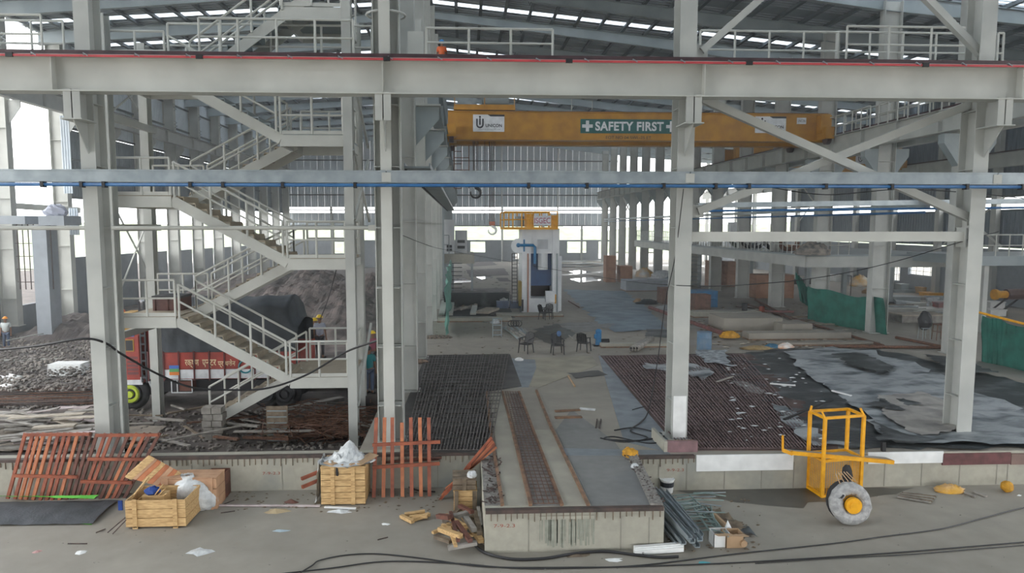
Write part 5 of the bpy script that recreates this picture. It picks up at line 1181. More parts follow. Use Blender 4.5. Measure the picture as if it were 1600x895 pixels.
for n_, (px, py, w, m_, l_) in enumerate(((1128, 855, .34, WHITE, 'white half of an opened cardboard box right of the steel pile'), (1148, 856, .36, CARD, 'brown opened cardboard box right of the steel pile'))):
    q = G(px, py, 0); c = thing('cardboard_box', l_, 'box', q); h = .28; 
    for (a_, b_) in (((0, 0), (w, .012)), ((0, .28), (w, .292)), ((0, 0), (.012, .29)), ((w-.012, 0), (w, .29))): B(q.x-w/2+a_[0], q.y+a_[1], 0, q.x-w/2+b_[0], q.y+b_[1], h).build('side', m_, c)
    MB().prism([(q.x-w/2, q.y, h), (q.x+w/2, q.y, h), (q.x+w/2+.04, q.y-.14, h+.02), (q.x-w/2+.04, q.y-.14, h+.02)], (0, 0, .01)).build('flap', CARD, c)
q = G(1138, 838, 0); litter('clear plastic bag on the cardboard boxes', 1136, 842, .3, .2, WPLAS, 'plastic_bag', h=.4)
c = thing('tube_carton', 'long white lamp carton lying in front of the plinth', 'carton', G(1028, 862, 0))
for k in range(3): MB().bar(G(991, 863-3*k, .06+.02*k), G(1067, 857-3*k, .06+.02*k), .09, .09).build('carton', WHITE, c)
t_ = G(1003, 863, .06); text('5', 'lettering', INK, c, (t_.x, t_.y-.09, .07), .08)
# paint bucket
q = G(1042, 768, 0); c = thing('paint_bucket', 'white paint bucket standing at the foot of the right low wall', 'bucket', q)
MB().tube(q, (q.x, q.y, .32), .14, 16, .165).build('bucket_body', WHITE, c, smooth=False); MB().path([(q.x+.17*cos(t), q.y+.17*sin(t), .32) for t in [2*pi*k/16 for k in range(16)]], .014, 5, closed=True).build('rim', WHITE, c)
MB().tube((q.x, q.y, .15), (q.x, q.y, .27), .158, 16, .166).build('dark_label', INK, c); MB().path([(q.x+.165*cos(t), q.y-.03, .30-.13*sin(t)) for t in [pi*k/8 for k in range(9)]], .006, 4).build('handle', GALV, c)
# yellow cloth on the slab corner
def heap(label, px, py, z, rx, ry, rz, m, name, cat, seed=1, amp=.35):
    q = G(px, py, z); mb = MB()
    def fn(u, v):
        a = 2*pi*u; t = pi/2*v; w = 1+amp*nz(cos(a)*2+seed, sin(a)*2, v*3); return (q.x+rx*cos(t)*cos(a)*w, q.y+ry*cos(t)*sin(a)*w, z+rz*sin(t)*(1+amp*nz(cos(a)*3*cos(t)+seed, sin(a)*3*cos(t), seed)))
    return tag(mb.grid(fn, 26, 10).build(name, m, smooth=True), label, cat)
YCL = mat('yellow_cloth', (0.70, 0.36, 0.03), (0.45, 0.22, 0.02), .7, 8, bump=.8)
heap('crumpled yellow-orange cloth on the corner of the slab right of the plinth', 984, 711, S, .2, .2, .18, YCL, 'yellow_cloth', 'cloth')
heap('white plastic wad on the ledge below the yellow cloth', 992, 730, S, .1, .1, .09, WPLAS, 'plastic_wad', 'plastic', 5)
heap('yellow and tan cloth lying in front of the right low wall', 1483, 767, 0, .35, .2, .16, mat('tan_cloth', (0.62, 0.40, 0.20), (0.60, 0.33, 0.04), .8, 3, bump=.6), 'yellow_cloth', 'cloth', 8)
q = G(1573, 768, 0); tag(MB().ell((q.x, q.y, .13), .14, .14, .14, 12, 8, .06).build('orange_bag', YCL, smooth=True), 'small round orange bag at the foot of the right low wall', 'bag')
c = thing('plywood_board', 'brown corrugated board lying flat right of the yellow man cage', 'board', G(1430, 774, 0))
for k in range(7): a, b = G(1402+1.5*k, 776-1.2*k, .03), G(1455+1.5*k, 785-1.9*k, .03); MB().bar(a, b, .055, .025).build('ridge', WOODX if k % 2 else PLM[0], c)
for k, (p, q_) in enumerate((((1508, 769), (1524, 776)), ((1522, 768), (1542, 775)))): tag(MB().bar(G(*p, .03), G(*q_, .03), .07, .04).build('timber_batten', PLM[0]), 'short grey batten on the yard left of the orange bag, %s' % ['left one', 'right one'][k], 'batten')
# damp patch along the foot of the right wall
WETM = mat('wet_concrete', (0.10, 0.095, 0.082), (0.075, 0.07, 0.062), .32, 2)
sheet('floor_stain', gp(0, (1040, 764), (1430, 762), (1400, 772), (1330, 781), (1262, 785), (1256, 794), (1200, 790), (1150, 785), (1100, 776)), .001, WETM, 0, .3, jag=.05, lift=.003); tag(bpy.data.objects['floor_stain'], 'dark wet patch on the yard along the foot of the right low wall', 'puddle')
# man cage
yc = G(1290, 778, 0).y
cg = thing('man_cage', 'yellow steel man cage with mesh sides standing in front of the right low wall', 'cage', G(1300, 778, 0))
fl, fr_, bl, br_ = G(1284, 777, 0), G(1344, 771, 0), G(1261, 762, 0), G(1320, 757, 0)
zt_ = P(1298, 653, fl.y).z; zm_ = P(1298, 720, fl.y).z
for p in (fl, fr_, bl, br_): MB().bar(p, p+Vector((0, 0, zt_)), .07, .07).build('post', YEL2, cg)
for z in (.035, zm_, zt_):
    for p, q_ in ((fl, fr_), (bl, br_), (fl, bl), (fr_, br_)): MB().bar(p+Vector((0, 0, z)), q_+Vector((0, 0, z)), .06, .06).build('cross_bar', YEL2, cg)
for s_, (p, q_) in enumerate(((fl, fr_), (fl, bl), (bl, br_), (fr_, br_))):
    mb = MB(); n = 17
    for k in range(1, n): t = k/n; a_ = p.lerp(q_, t); mb.bar(a_+Vector((0, 0, .05)), a_+Vector((0, 0, zm_)), .007)
    for k in range(1, 20): z = .05+(zm_-.05)*k/20; mb.bar(p+Vector((0, 0, z)), q_+Vector((0, 0, z)), .007)
    mb.build('wire_mesh', YEL2, cg, kind='stuff')
for p, d in ((fl, (-.08, .02, .16)), (fr_, (-.1, .0, .18)), (bl, (.03, 0, .14))): MB().bar(p+Vector((0, 0, zt_)), p+Vector((0, 0, zt_))+Vector(d), .04).build('lifting_lug', YEL2, cg)
zp = zm_+.10
pl_, pr_ = P(1232, 709, fl.y-.1), P(1398, 722, fl.y+.3)
MB().bar(P(1236, 707, fl.y+.1), P(1396, 722, fl.y+.05), .07, .09).build('outrigger_beam', YEL2, cg)
MB().bar(P(1236, 703, fl.y+.75), P(1385, 715, fl.y+.8), .05, .05).build('outrigger_beam', BLACKP, cg)
a_, b_, c2_, d2_ = P(1240, 706, fl.y+.1), P(1394, 720, fl.y+.1), P(1376, 713, fl.y+.9), P(1226, 703, fl.y+.9)
MB().prism([a_, b_, c2_, d2_], (0, 0, .03)).build('platform_sheet', mat('dusty_plate', (0.34, 0.32, 0.28), (0.22, 0.2, 0.18), .7, 5), cg)
MB().bar(P(1223, 703, fl.y+.1), P(1223, 680, fl.y+.1), .04).build('end_post', YEL2, cg); MB().bar(P(1380, 716, fl.y+.7), P(1380, 690, fl.y+.7), .09).build('end_post', BLACKP, cg); MB().bar(P(1223, 703, fl.y+.1), P(1238, 709, fl.y+.1), .06, .08).build('end_bracket', YEL2, cg)
# wrapped tyre with yellow hub
tc = G(1333, 822, 0); R_ = .30; c = thing('leaning_tyre', 'wheel with tyre wrapped in grey plastic and a yellow hub leaning before the cage', 'wheel', tc)
tl_ = .22
def wp(a, r, d): return (tc.x + r*cos(a), tc.y + .05 + d + (R_+.14+r*sin(a))*sin(tl_), (R_+.14+r*sin(a))*cos(tl_))
R_ = .32
MB().path([wp(2*pi*k/28, R_, 0) for k in range(28)], .14, 10, closed=True, radii=[.14+.012*RND.uniform(-1, 1) for k in range(28)]).build('wrapped_tyre', mat('grey_wrap', (0.48, 0.48, 0.47), (0.28, 0.28, 0.28), .45, 10, bump=.8), c, smooth=True)
MB().path([wp(2*pi*k/20+.2, R_+.02, .16) for k in range(20)], .11, 8, closed=True).build('inner_tyre', RUBBER, c, smooth=True)
h0 = Vector(wp(0, 0, -.16)); h1 = Vector(wp(0, 0, .2)); MB().tube(h0, h1, .175, 20).build('hub', YEL2, c)
MB().tube(h0+Vector((-.0, -.012, 0)), h0, .10, 16).build('hub_cap', YEL2, c); MB().tube(h0+(h1-h0)*.25, h0+(h1-h0)*.32, .18, 20).build('hub_groove', BLACKP, c)
MB().bar(Vector(wp(2.3, R_, -.14)), Vector(wp(2.6, R_, -.13)), .07, .02).build('dark_label', INK, c)
mb = MB()
for k in range(5): mb.path([wp(1.1+.25*k, R_-.1, -.1), wp(1.2+.2*k, R_+.16, .0), wp(1.5+.1*k, R_+.3, .14)], .012, 5)
mb.build('rope', CARD, c); q = Vector(wp(1.3, R_+.22, .3)); MB().ell(q, .12, .1, .2, 10, 7, .1).build('black_bag', RUBBER, c)
# ---------------------------------------------------------------- on the slab
# dusty tarpaulins
def tarp(label, pp, m, amp=.06, step=.35, z=S, jag=.12, sc_=1.0, lift=.012):
    o = sheet('tarpaulin', gp(z, *pp), z, m, amp, step, sc_, jag=jag, lift=lift); return tag(o, label, 'tarpaulin')
tarp('big black tarpaulin under the grey one in the right half of the hall', ((1165, 552), (1235, 545), (1370, 545), (1600, 600), (1680, 700), (1640, 703), (1340, 703), (1282, 694), (1215, 640), (1115, 575)), TARPB, .05, .4, jag=.2)
tarp('grey dusty tarpaulin spread across the black one between cage and net', ((1225, 551), (1300, 545), (1360, 552), (1440, 575), (1505, 610), (1640, 660), (1680, 698), (1550, 700), (1400, 695), (1370, 680), (1355, 650), (1300, 615), (1262, 590)), TARPG, .1, .3, jag=.15, lift=.06)
tarp('narrow torn grey tarpaulin strip left of the yellow cage', ((1205, 634), (1235, 645), (1262, 668), (1290, 690), (1330, 698), (1270, 700), (1240, 680)), TARPG, .08, .2, jag=.12, lift=.07)
tarp('crumpled pale tarpaulin on the brown rebar mat around the third column', ((1005, 573), (1060, 570), (1110, 578), (1115, 588), (1098, 596), (1060, 583), (1010, 580)), TARPG, .1, .2, jag=.1, lift=.06)
tarp('pale scraps of sheeting at the near corner of the black tarpaulin', ((1085, 552), (1140, 549), (1135, 565), (1145, 578), (1105, 570)), mat('pale_scraps', (0.42, 0.46, 0.48), (0.12, 0.13, 0.14), .6, 4, bump=.8), .1, .2, jag=.12, lift=.07)
tarp('small pale grey patch of dry screed beside the black tarpaulin', ((1140, 597), (1160, 597), (1195, 612), (1190, 618), (1165, 612)), mat('light_patch', (0.42, 0.42, 0.40), rough=.8), 0, .3, lift=.05)
tarp('large blue-grey sheet spread behind the chairs up to the press', ((880, 452), (975, 455), (1010, 480), (1045, 515), (960, 519), (930, 500)), TARPU, .05, .5, jag=.2)
tarp('black sheeting at the near end of the blue-grey sheet', ((1010, 515), (1048, 516), (1050, 528), (1010, 527)), TARPB, .05, .3)
tarp('dark green-grey sheet folded on the floor left of the chairs in front of the press', ((832, 515), (870, 506), (900, 521), (893, 526), (862, 524)), mat('olive_sheet', (0.10, 0.11, 0.10), (0.06, 0.065, 0.06), .6, 2), .03, .3)
tarp('grey sheet right of the dark green-grey one', ((871, 506), (940, 502), (962, 508), (925, 518), (898, 520)), mat('dull_grey_sheet', (0.24, 0.24, 0.23), (0.18, 0.18, 0.17), .7, 2), .03, .3)
for k, pp in enumerate((((728, 422), (788, 419), (796, 430), (734, 433)), ((724, 410), (764, 406), (778, 414), (735, 417)), ((692, 455), (760, 453), (770, 468), (690, 470)), ((770, 455), (798, 455), (800, 468), (775, 468)), ((775, 434), (792, 434), (800, 440), (780, 440)))):
    tarp('dark sheet on the far floor left of the press, ' + ['large one', 'farthest one', 'nearest one', 'one beside ladder', 'tiny one'][k], pp, mat('brown_black_sheet', (0.085, 0.07, 0.07), (0.05, 0.045, 0.045), .8, 1), .02, .6, jag=.1)
for k, pp in enumerate((((1300, 560), (1340, 556), (1400, 580), (1380, 592), (1330, 578)), ((1345, 640), (1400, 628), (1440, 640), (1400, 650)), ((1366, 668), (1420, 690), (1480, 700), (1440, 702), (1372, 700)), ((1440, 560), (1500, 566), (1560, 590), (1500, 592)))):
    tarp('black torn patch showing through the grey tarpaulin, ' + ['farthest one', 'one in its middle', 'one at its near edge', 'one beside the fourth column'][k], pp, TARPB, .05, .2, jag=.12, lift=.17)
tarp('dusty beige patch of the grey tarpaulin left of the fourth column', ((1370, 625), (1440, 620), (1500, 640), (1500, 680), (1440, 690), (1385, 660)), mat('dusty_beige_sheet', (0.36, 0.34, 0.31), (0.20, 0.19, 0.18), .7, 1.5, bump=.9, bscale=5, detail=9), .08, .2, jag=.1, lift=.14)
def specks(label, n, xr, yr, z, m, s=(.03, .12), flat=.25):
    mb = MB()
    for i in range(n):
        q = G(RND.uniform(*xr), RND.uniform(*yr), z); r = RND.uniform(*s); mb.ell((q.x, q.y, z+r*flat*.6), r, r*RND.uniform(.3, .9), r*flat, 5, 2, .4)
    tag(mb.build('scattered_scraps', m), label, 'litter', kind='stuff')
specks('small white scraps scattered over the black tarpaulin', 90, (1130, 1290), (556, 690), S+.07, WPLAS)
specks('dark crumbs and chips scattered on the slab around the chairs', 160, (680, 1040), (500, 556), S, WOODX, (.02, .09))
specks('rubble crumbs scattered on the far floor left of the press', 150, (690, 800), (420, 505), S, PLM[0], (.05, .25))
specks('rubble crumbs scattered between the foundations', 200, (1090, 1340), (470, 545), S, WOODX, (.04, .2))
specks('pale crumbs scattered between the foundations', 130, (1090, 1340), (480, 545), S, PLM[2], (.04, .2))
specks('pebbles and crumbs scattered over the yard', 170, (10, 1590), (775, 893), 0, PLM[0], (.006, .03), .4)
specks('crumbs along the foot of the low wall', 120, (310, 700), (768, 800), 0, WOODX, (.01, .05), .4)
specks('crumbs and chips around the steel pile', 120, (1040, 1190), (775, 862), 0, WOODX, (.01, .06), .4)
for k, (p, q_) in enumerate((((1203, 599), (1243, 602)), ((1225, 655), (1300, 625)), ((1120, 596), (1145, 588)), ((1300, 610), (1330, 618)))):
    tag(MB().bar(G(*p, S+.12), G(*q_, S+.12), .07, .04).build('thin_strip', [WHITE, BLACKP, PLM[0], WHITE][k]), ['white plastic strip lying on the black tarpaulin', 'black strip lying on the black tarpaulin', 'grey stick at the edge of the brown rebar mat', 'white strip at the edge of the grey tarpaulin'][k], 'strip')
# wet shining patches
WET = mat('standing_water', (0.16, 0.17, 0.17), (0.12, 0.13, 0.13), .06, 1)
for k, pp in enumerate((((890, 436), (925, 433), (940, 438), (905, 441)), ((888, 424), (905, 422), (925, 425), (900, 429)), ((745, 430), (760, 428), (770, 434), (750, 437)), ((700, 437), (725, 434), (740, 440), (705, 442)))):
    o = sheet('puddle', gp(S, *pp), S, WET, 0, .6, jag=.25, lift=.008); tag(o, 'shallow puddle on the far floor, ' + ['right of the press, nearer', 'right of the press, farther', 'left of the press', 'at the left slab edge'][k], 'puddle')
# chairs
def chair0():
    c = thing('plastic_chair', 'x', 'chair', (0, 0, S)); m = BLACKP
    z = S
    MB().grid(lambda u, v: (-.21+.42*u, -.2+.4*v, z+.43-.02*sin(pi*u)*sin(pi*v)), 6, 6).build('seat', m, c)
    B(-.22, -.21, z+.38, .22, .21, z+.425).build('seat_rim', m, c)
    for k in range(5): MB().bar((-.16+.08*k, .2, z+.44), (-.17+.085*k, .32, z+.84), .07, .018, up=(0, 1, 0)).build('back_slat', m, c)
    MB().path([(-.22, .19, z+.43), (-.23, .27, z+.65), (-.2, .33, z+.83), (0, .35, z+.88), (.2, .33, z+.83), (.23, .27, z+.65), (.22, .19, z+.43)], .022, 6).build('back_frame', m, c)
    for sx in (-1, 1):
        MB().path([(.25*sx, -.2, z+.62), (.27*sx, 0, z+.645), (.24*sx, .26, z+.66)], .025, 6).build('armrest', m, c)
        for sy in (-1, 1): MB().tube((.21*sx, .19*sy, z+.62 if sy < 0 else z+.42), (.25*sx, .24*sy, z), .03, 6, .02).build('leg', m, c)
    return c
proto = chair0()
for k, (px, py, rz, lab) in enumerate(((822, 551, -.7, 'black plastic armchair at the left of the three in the middle of the floor'), (871, 553, .1, 'black plastic armchair with its back to us, middle of the three'), (912, 549, 2.6, 'black plastic armchair turned left, right of the three'), (850, 499, .9, 'black plastic armchair right at the foot of the press, left one'), (857, 498, -.3, 'black plastic armchair right at the foot of the press, right one'))):
    c = proto if k == 0 else copy_tree(proto); q = G(px, py, S); c.location = q; c.rotation_euler = (0, 0, rz); c['label'] = lab; c['group'] = 'black plastic armchairs'
q = G(871, 553, S); tag(MB().ell((q.x+.1, q.y+.33, S+.84), .1, .08, .14, 8, 6, .1).build('blue_cloth', col('mid_blue_cloth', (0.08, 0.16, 0.32))), 'blue cloth hanging on the back of the middle chair', 'cloth')
# heap of pipes beside the chairs, frame
tb = thing('wire_trolley', 'small grey wire frame trolley standing left of the pipe heap', 'trolley', G(777, 527, S)); q = G(777, 527, S)
for sx in (-.22, .22):
    for sy in (-.15, .15): MB().tube((q.x+sx, q.y+.15+sy, S), (q.x+sx, q.y+.15+sy, S+.95), .018, 5).build('post', STEELD, tb)
for z in (.1, .35, .6, .94):
    mb = MB()
    for k in range(5): mb.bar((q.x-.22, q.y+.075*k, S+z), (q.x+.22, q.y+.075*k, S+z), .015)
    mb.build('shelf', STEELD, tb)
heap('white plastic bag lying on the wire trolley', 774, 505, S, .28, .2, .25, WPLAS, 'plastic_bag', 'bag', 3)
for k in range(12):
    a, b = G(787+3*k, 512+RND.uniform(-4, 8), S+.1+.07*(k % 3)), G(808+2.4*k, 524+RND.uniform(-2, 6), S+.08); tag(MB().tube(a, b, .07, 8).build('metal_pipe', [GALV, STEELD, PLM[0]][k % 3]), 'grey pipe end in the heap left of the chairs', 'pipe', 'pipe heap left of the chairs')
for k in range(4): q = G(799+4*k, 506, S+.5); tag(MB().path([(q.x+.16*cos(t), q.y+.2, q.z+.16*sin(t)) for t in [2*pi*j/14 for j in range(14)]], .02, 5, closed=True).build('metal_ring', BLACKP), 'dark metal hoop on top of the pipe heap', 'ring', 'hoops on the pipe heap')
# column of pipes
for k in range(6):
    z = S+.1+.13*(k//3); a, b = G(986+4.5*(k % 3), 546-2*(k//3), z), G(1012+4*(k % 3), 530-2*(k//3), z)
    c = thing('grey_pipe', 'thick grey pipe in the bundle right of the blue pump', 'pipe', a, 'bundle of thick grey pipes'); MB().tube(a, b, .085, 12).build('pipe_wall', PLM[0], c, smooth=True); MB().tube(a-(b-a).normalized()*.004, a, .06, 12).build('painted_bore', BLACKP, c)  # black disc on the solid end paints the dark of the hollow
for k, (a, b, l) in enumerate((((888, 587), (898, 603), 'bent tan pipe on the screed above the form boards'), ((889, 524), (900, 532), 'short pale pipe lying right of the middle chair'), ((888, 470), (905, 480), 'long dark bar lying right of the press'))):
    tag(MB().tube(G(*a, S+.04), G(*b, S+.04), .035, 8).build('pipe', [CARD, PLM[0], RUST][k]), l, 'pipe')
for k, (a, b, w, m_) in enumerate((((867, 642), (906, 640), .12, RT_), ((867, 652), (909, 651), .16, RT_), ((906, 638), (930, 640), .12, WPLAS), ((931, 668), (933, 655), .03, REBAR), ((937, 668), (939, 655), .03, REBAR))):
    tag(MB().bar(G(*a, S+.03), G(*b, S+.03), w, .04).build('timber_piece', m_), ['brown timber strip on the screed, upper one', 'brown timber strip on the screed, lower one', 'pale film scrap at the end of the timber strips', 'left one of two upright stubs on the screed', 'right one of two upright stubs on the screed'][k], 'timber')
# blue pump machine
q = G(936, 541, S); c = thing('pump', 'small blue electric pump with black motor right of the chairs', 'machine', q)
BL = mat('machine_blue', (0.02, 0.17, 0.36), (0.015, 0.12, 0.27), .4, 4)
B(q.x-.25, q.y, S, q.x+.55, q.y+.35, S+.05).build('base_frame', BLACKP, c); MB().tube((q.x, q.y+.17, S+.05), (q.x, q.y+.17, S+.62), .14, 12).build('pump_body', BL, c); MB().ell((q.x, q.y+.17, S+.68), .15, .15, .12, 12, 6).build('pump_head', BL, c)
MB().tube((q.x+.12, q.y+.17, S+.2), (q.x+.5, q.y+.17, S+.2), .13, 12).build('motor', BLACKP, c); B(q.x-.2, q.y+.05, S+.35, q.x-.1, q.y+.2, S+.55).build('switch_box', BL, c)
# blue drum
q = G(1100, 546, S); c = thing('drum', 'weathered blue drum standing right of the third column', 'drum', q); m_ = mat('faded_blue', (0.10, 0.20, 0.32), (0.16, 0.22, 0.28), .6, 3)
MB().tube(q, (q.x, q.y, S+.82), .32, 18).build('drum_shell', m_, c)
for z in (.02, .28, .55, .80): MB().path([(q.x+.325*cos(t), q.y+.325*sin(t), S+z) for t in [2*pi*k/18 for k in range(18)]], .014, 5, closed=True).build('hoop', m_, c)
# low kerbs, concrete foundations
def fblock(label, px0, px1, ptop, pbase, m=SLABM, d=None, name='concrete_block', z0=S):
    q = G((px0+px1)/2, pbase, z0); x0, x1 = P(px0, pbase, q.y).x, P(px1, pbase, q.y).x; z1 = P((px0+px1)/2, ptop, q.y).z
    c = thing(name, label, 'block', ((x0+x1)/2, q.y, z0)); B(x0, q.y, z0, x1, q.y+(d or 1.5), max(z1, z0+.05)).build('block', m, c); B(x0-.03, q.y-.03, z0, x1+.03, q.y+(d or 1.5)+.03, z0+.06).build('footing', RT_, c); return c
fblock('long low concrete foundation right of the third column, farthest', 1084, 1190, 487, 496, PLINM, 1.0)
fblock('dark topped concrete foundation right of the third column', 1130, 1222, 497, 518, SLABM, 2.2)
fblock('stepped concrete foundation left of the green net', 1222, 1269, 506, 522, SLABM, 1.6)
fblock('long low concrete kerb in front of the green net', 1170, 1330, 520, 531, SLABM, .8)
fblock('second long low concrete kerb nearer than the first', 1205, 1375, 535, 540, SLABM, .5)
fblock('pale concrete kerb running right of the grey pipes', 940, 1055, 537, 543, PLINM, .5)
fblock('pale concrete kerb behind the dark pits left of the press', 684, 800, 497, 503, PLINM, .8)
for k, (a, b, l) in enumerate((((1015, 480), (1130, 521), 'long rusty red pipe running from the crates past the third column'), ((1090, 485), (1240, 487), 'thin rusty pipe lying over the far foundations'), ((1180, 468), (1240, 500), 'rusty rail lying along the right column row'), ((1165, 475), (1380, 540), 'long rusty rail along the feet of the right column row'), ((1400, 527), (1475, 542), 'dark timber beam lying right of the netted column'), ((1290, 541), (1490, 543), 'long dark rail along the far edge of the black tarpaulin'))):
    tag(MB().tube(G(*a, S+.25 if k < 2 else S+.1), G(*b, S+.25 if k < 2 else S+.1), .11 if k < 1 else .07, 8).build('rusty_pipe', mat('rust_red_pipe', (0.22, 0.08, 0.07), (0.12, 0.05, 0.045), .6, 3) if k < 2 else RUST), l, 'pipe')
for k in range(26):
    q = G(RND.uniform(1150, 1290), RND.uniform(478, 520), S); L = RND.uniform(.5, 2); a = RND.uniform(-.4, .4); d = Vector((cos(a), sin(a), 0))*L/2; zt_ = S+.04
    tag(MB().bar(Vector((q.x, q.y, zt_))-d, Vector((q.x, q.y, zt_))+d, RND.uniform(.1, .3), .06).build('loose_timber', RND.choice([WOODX, PLM[0], PLM[2], RUST])), 'loose timber on the concrete foundations between the third column and the green net', 'timber', 'loose timbers on the foundations')
for k, (px, py, h, m_) in enumerate(((1163, 494, .5, BLACKP), (1190, 494, .32, mat('brick_red', (0.3, 0.09, 0.06), rough=.7)))):
    q = G(px, py, S); tag(MB().tube((q.x, q.y, S+.3), (q.x, q.y, S+.3+h), .17, 10).build('pipe_stub', m_), 'short upright %s stub on the far foundation' % ['black', 'reddish'][k], 'stub')
# crates on the slab
def scrate(label, px0, px1, ptop, pbase, m, d=1.2, nb=4, bt=(.04, .96), name='wooden_crate'):
    q = G((px0+px1)/2, pbase, S); x0, x1 = P(px0, pbase, q.y).x, P(px1, pbase, q.y).x; z1 = P((px0+px1)/2, ptop, q.y).z
    return crate(label, x0, x1, q.y, q.y+d, S, z1, nb, bt, m=m, gap=.02)
PL2 = mat('orange_plywood', (0.46, 0.26, 0.17), (0.36, 0.2, 0.13), .7, 2); PL3 = mat('brown_crate', (0.22, 0.12, 0.09), (0.14, 0.08, 0.06), .75, 3)
scrate('tall narrow plywood crate standing upright right of the press', 947, 962, 400, 441, PL2, 1.4, 2)
scrate('plywood crate just right of the tall narrow one', 969, 988, 416, 441, PL2, 1.6, 2)
scrate('tall plywood crate behind the third short platform post', 1110, 1123, 408, 448, PL2, 1.5, 6)
scrate('tall plywood crate right of the short platform post', 1136, 1151, 409, 448, PL2, 1.5, 6)
scrate('broad pine crate with dark side beyond the foundations', 1181, 1240, 430, 466, PL2, 1.8, 6)
scrate('brown wooden crate left of the third column', 1035, 1056, 451, 475, PL3, 1.4, 4)
scrate('reddish brown crate right of the third column', 1086, 1110, 461, 487, PL3, 1.0, 4)
c = scrate('dark blue box behind the reddish brown crate', 1087, 1121, 455, 480, BL, 1.4, 2)
heap('yellowish wrapped machine part on the floor right of the plywood crates', 1007, 432, S+.6, .9, .8, .8, mat('wrapped_orange', (0.62, 0.36, 0.08), (0.5, 0.5, 0.5), .5, 1.2), 'wrapped_part', 'part', 2)
heap('grey plastic wrapped bundle right of the yellowish part', 1035, 436, S+.4, 1.3, .8, .8, WPLAS, 'wrapped_part', 'part', 4)
heap('dark plastic wrapped bundle left of the third column', 1048, 440, S+.2, .8, .6, .6, TARPU, 'wrapped_part', 'part', 6)
fblock('long grey concrete block under the wrapped parts', 978, 1055, 438, 455, BLOCK, 2.0)
heap('black crumpled sheet heap left of the brown crate', 1012, 475, S, .8, .4, .35, TARPB, 'black_sheet', 'sheet', 3)
heap('grey rolled sheet at the foot of the third column', 1040, 484, S, .9, .35, .3, TARPG, 'grey_sheet', 'sheet', 9)
heap('tan crumpled bag left of the black sheet heap', 997, 473, S, .35, .3, .3, CARD, 'paper_bag', 'bag', 11)
heap('crumpled orange cloth right of the blue drum', 1140, 527, S+.1, .5, .3, .3, YCL, 'yellow_cloth', 'cloth', 12)
heap('tan straw heap beyond the black tarpaulin', 1182, 545, S, .7, .3, .15, mat('straw', (0.42, 0.30, 0.14), (0.28, 0.2, 0.1), .8, 8, bump=.8), 'straw_heap', 'heap', 13)
heap('white and orange plastic heap at the near end of the foundations', 1228, 544, S, .35, .25, .25, mat('white_orange', (0.75, 0.73, 0.7), (0.7, 0.3, 0.08), .6, 2), 'plastic_heap', 'heap', 14)
heap('bluish cloth roll left of the white and orange heap', 1206, 543, S, .35, .2, .18, col('dull_blue', (0.05, 0.16, 0.26)), 'cloth_roll', 'cloth', 15)
heap('white plastic scrap on the screed near the left rebar mat', 811, 563, S, .18, .15, .12, WHITE, 'plastic_scrap', 'scrap', 16)
heap('orange scrap at the foot of the third column', 1048, 560, S, .12, .12, .2, YCL, 'orange_scrap', 'scrap', 17)
heap('brown litter heap at the foot of the stair side columns', 656, 567, S, .4, .2, .15, mat('brown_litter', (0.35, 0.24, 0.17), (0.12, 0.09, 0.07), .8, 8), 'litter_heap', 'heap', 18)
heap('cable heap near the stair side column row', 682, 528, S, .8, .3, .15, mat('cable_heap', (0.25, 0.2, 0.15), (0.03, 0.03, 0.03), .8, 10), 'cable_heap', 'cable', 19)
cable('black cable looped on the slab left of the third column', [(960, 672), (990, 668), (1020, 674), (1040, 680), (1000, 688), (945, 686), (960, 682), (1010, 692), (1035, 690)], .02, S+.02)
cable('second loop of black cable left of the third column', [(938, 684), (975, 690), (1012, 684), (985, 673), (1000, 660), (1012, 645), (1020, 610), (1027, 570)], .018, S+.03)
cable('thin wire coiled on the screed before the third column', [(988, 640), (1010, 635), (1035, 640), (1030, 634)], .012, S+.02)
# brick upstand around the foot of the third column
x0, x1 = P(1040, 700, wr_y+.4).x, P(1087, 700, wr_y+.4).x
fb = thing('column_footing', 'small concrete box around the foot of the third column with a maroon end', 'footing', (x0, wr_y+.3, S))
B(x0, wr_y+.25, S, x1, wr_y+.33, S+.28).build('front_board', mat('maroon_dust', (0.24, 0.14, 0.15), (0.16, 0.1, 0.1), .8, 4), fb); B(x0-.08, wr_y+.25, S, x0, wr_y+1.4, S+.28).build('side_board', PLINM, fb); B(x0, wr_y+.33, S, x1, wr_y+.6, S+.2).build('sand_fill', CARD, fb)
# ---- press
YP = 42.7
def pb(px0, py0, px1, py1, y, d): a, b = P(px0, py0, y), P(px1, py1, y); return B(a.x, y, b.z, b.x, y+d, a.z)
pr = thing('hydraulic_press', 'tall white and blue hydraulic press with yellow top rail in the middle of the hall', 'press', (P(842, 0, YP).x, YP, S))
WP = mat('press_white', (0.72, 0.74, 0.75), (0.62, 0.64, 0.66), .4, 2); BD = mat('press_blue', (0.015, 0.07, 0.20), (0.01, 0.05, 0.15), .4, 2)
pb(816, 357, 829, 492, YP, 2.6).build('left_column', WP, pr); pb(864, 357, 873, 494, YP, 2.6).build('right_column', WP, pr)
pb(829, 357, 864, 396, YP+.1, 2.4).build('crown', WP, pr); pb(829, 466, 864, 490, YP+.1, 2.4).build('bed', WP, pr)
pb(829, 396, 864, 446, YP+.7, 1.2).build('slide', BD, pr); pb(829, 446, 864, 466, YP+1.6, .6).build('die_space_shade', col('press_opening_shade', (0.03, 0.015, 0.015)), pr)  # near-black block painted as the shade inside the press opening
MB().tube(P(848, 421, YP+.45), P(848, 395, YP+.45), .32, 16).build('cylinder', WP, pr); pb(840, 374, 856, 389, YP-.0, .05).build('grey_panel', mat('panel_grey', (0.45, 0.47, 0.5), rough=.5), pr)
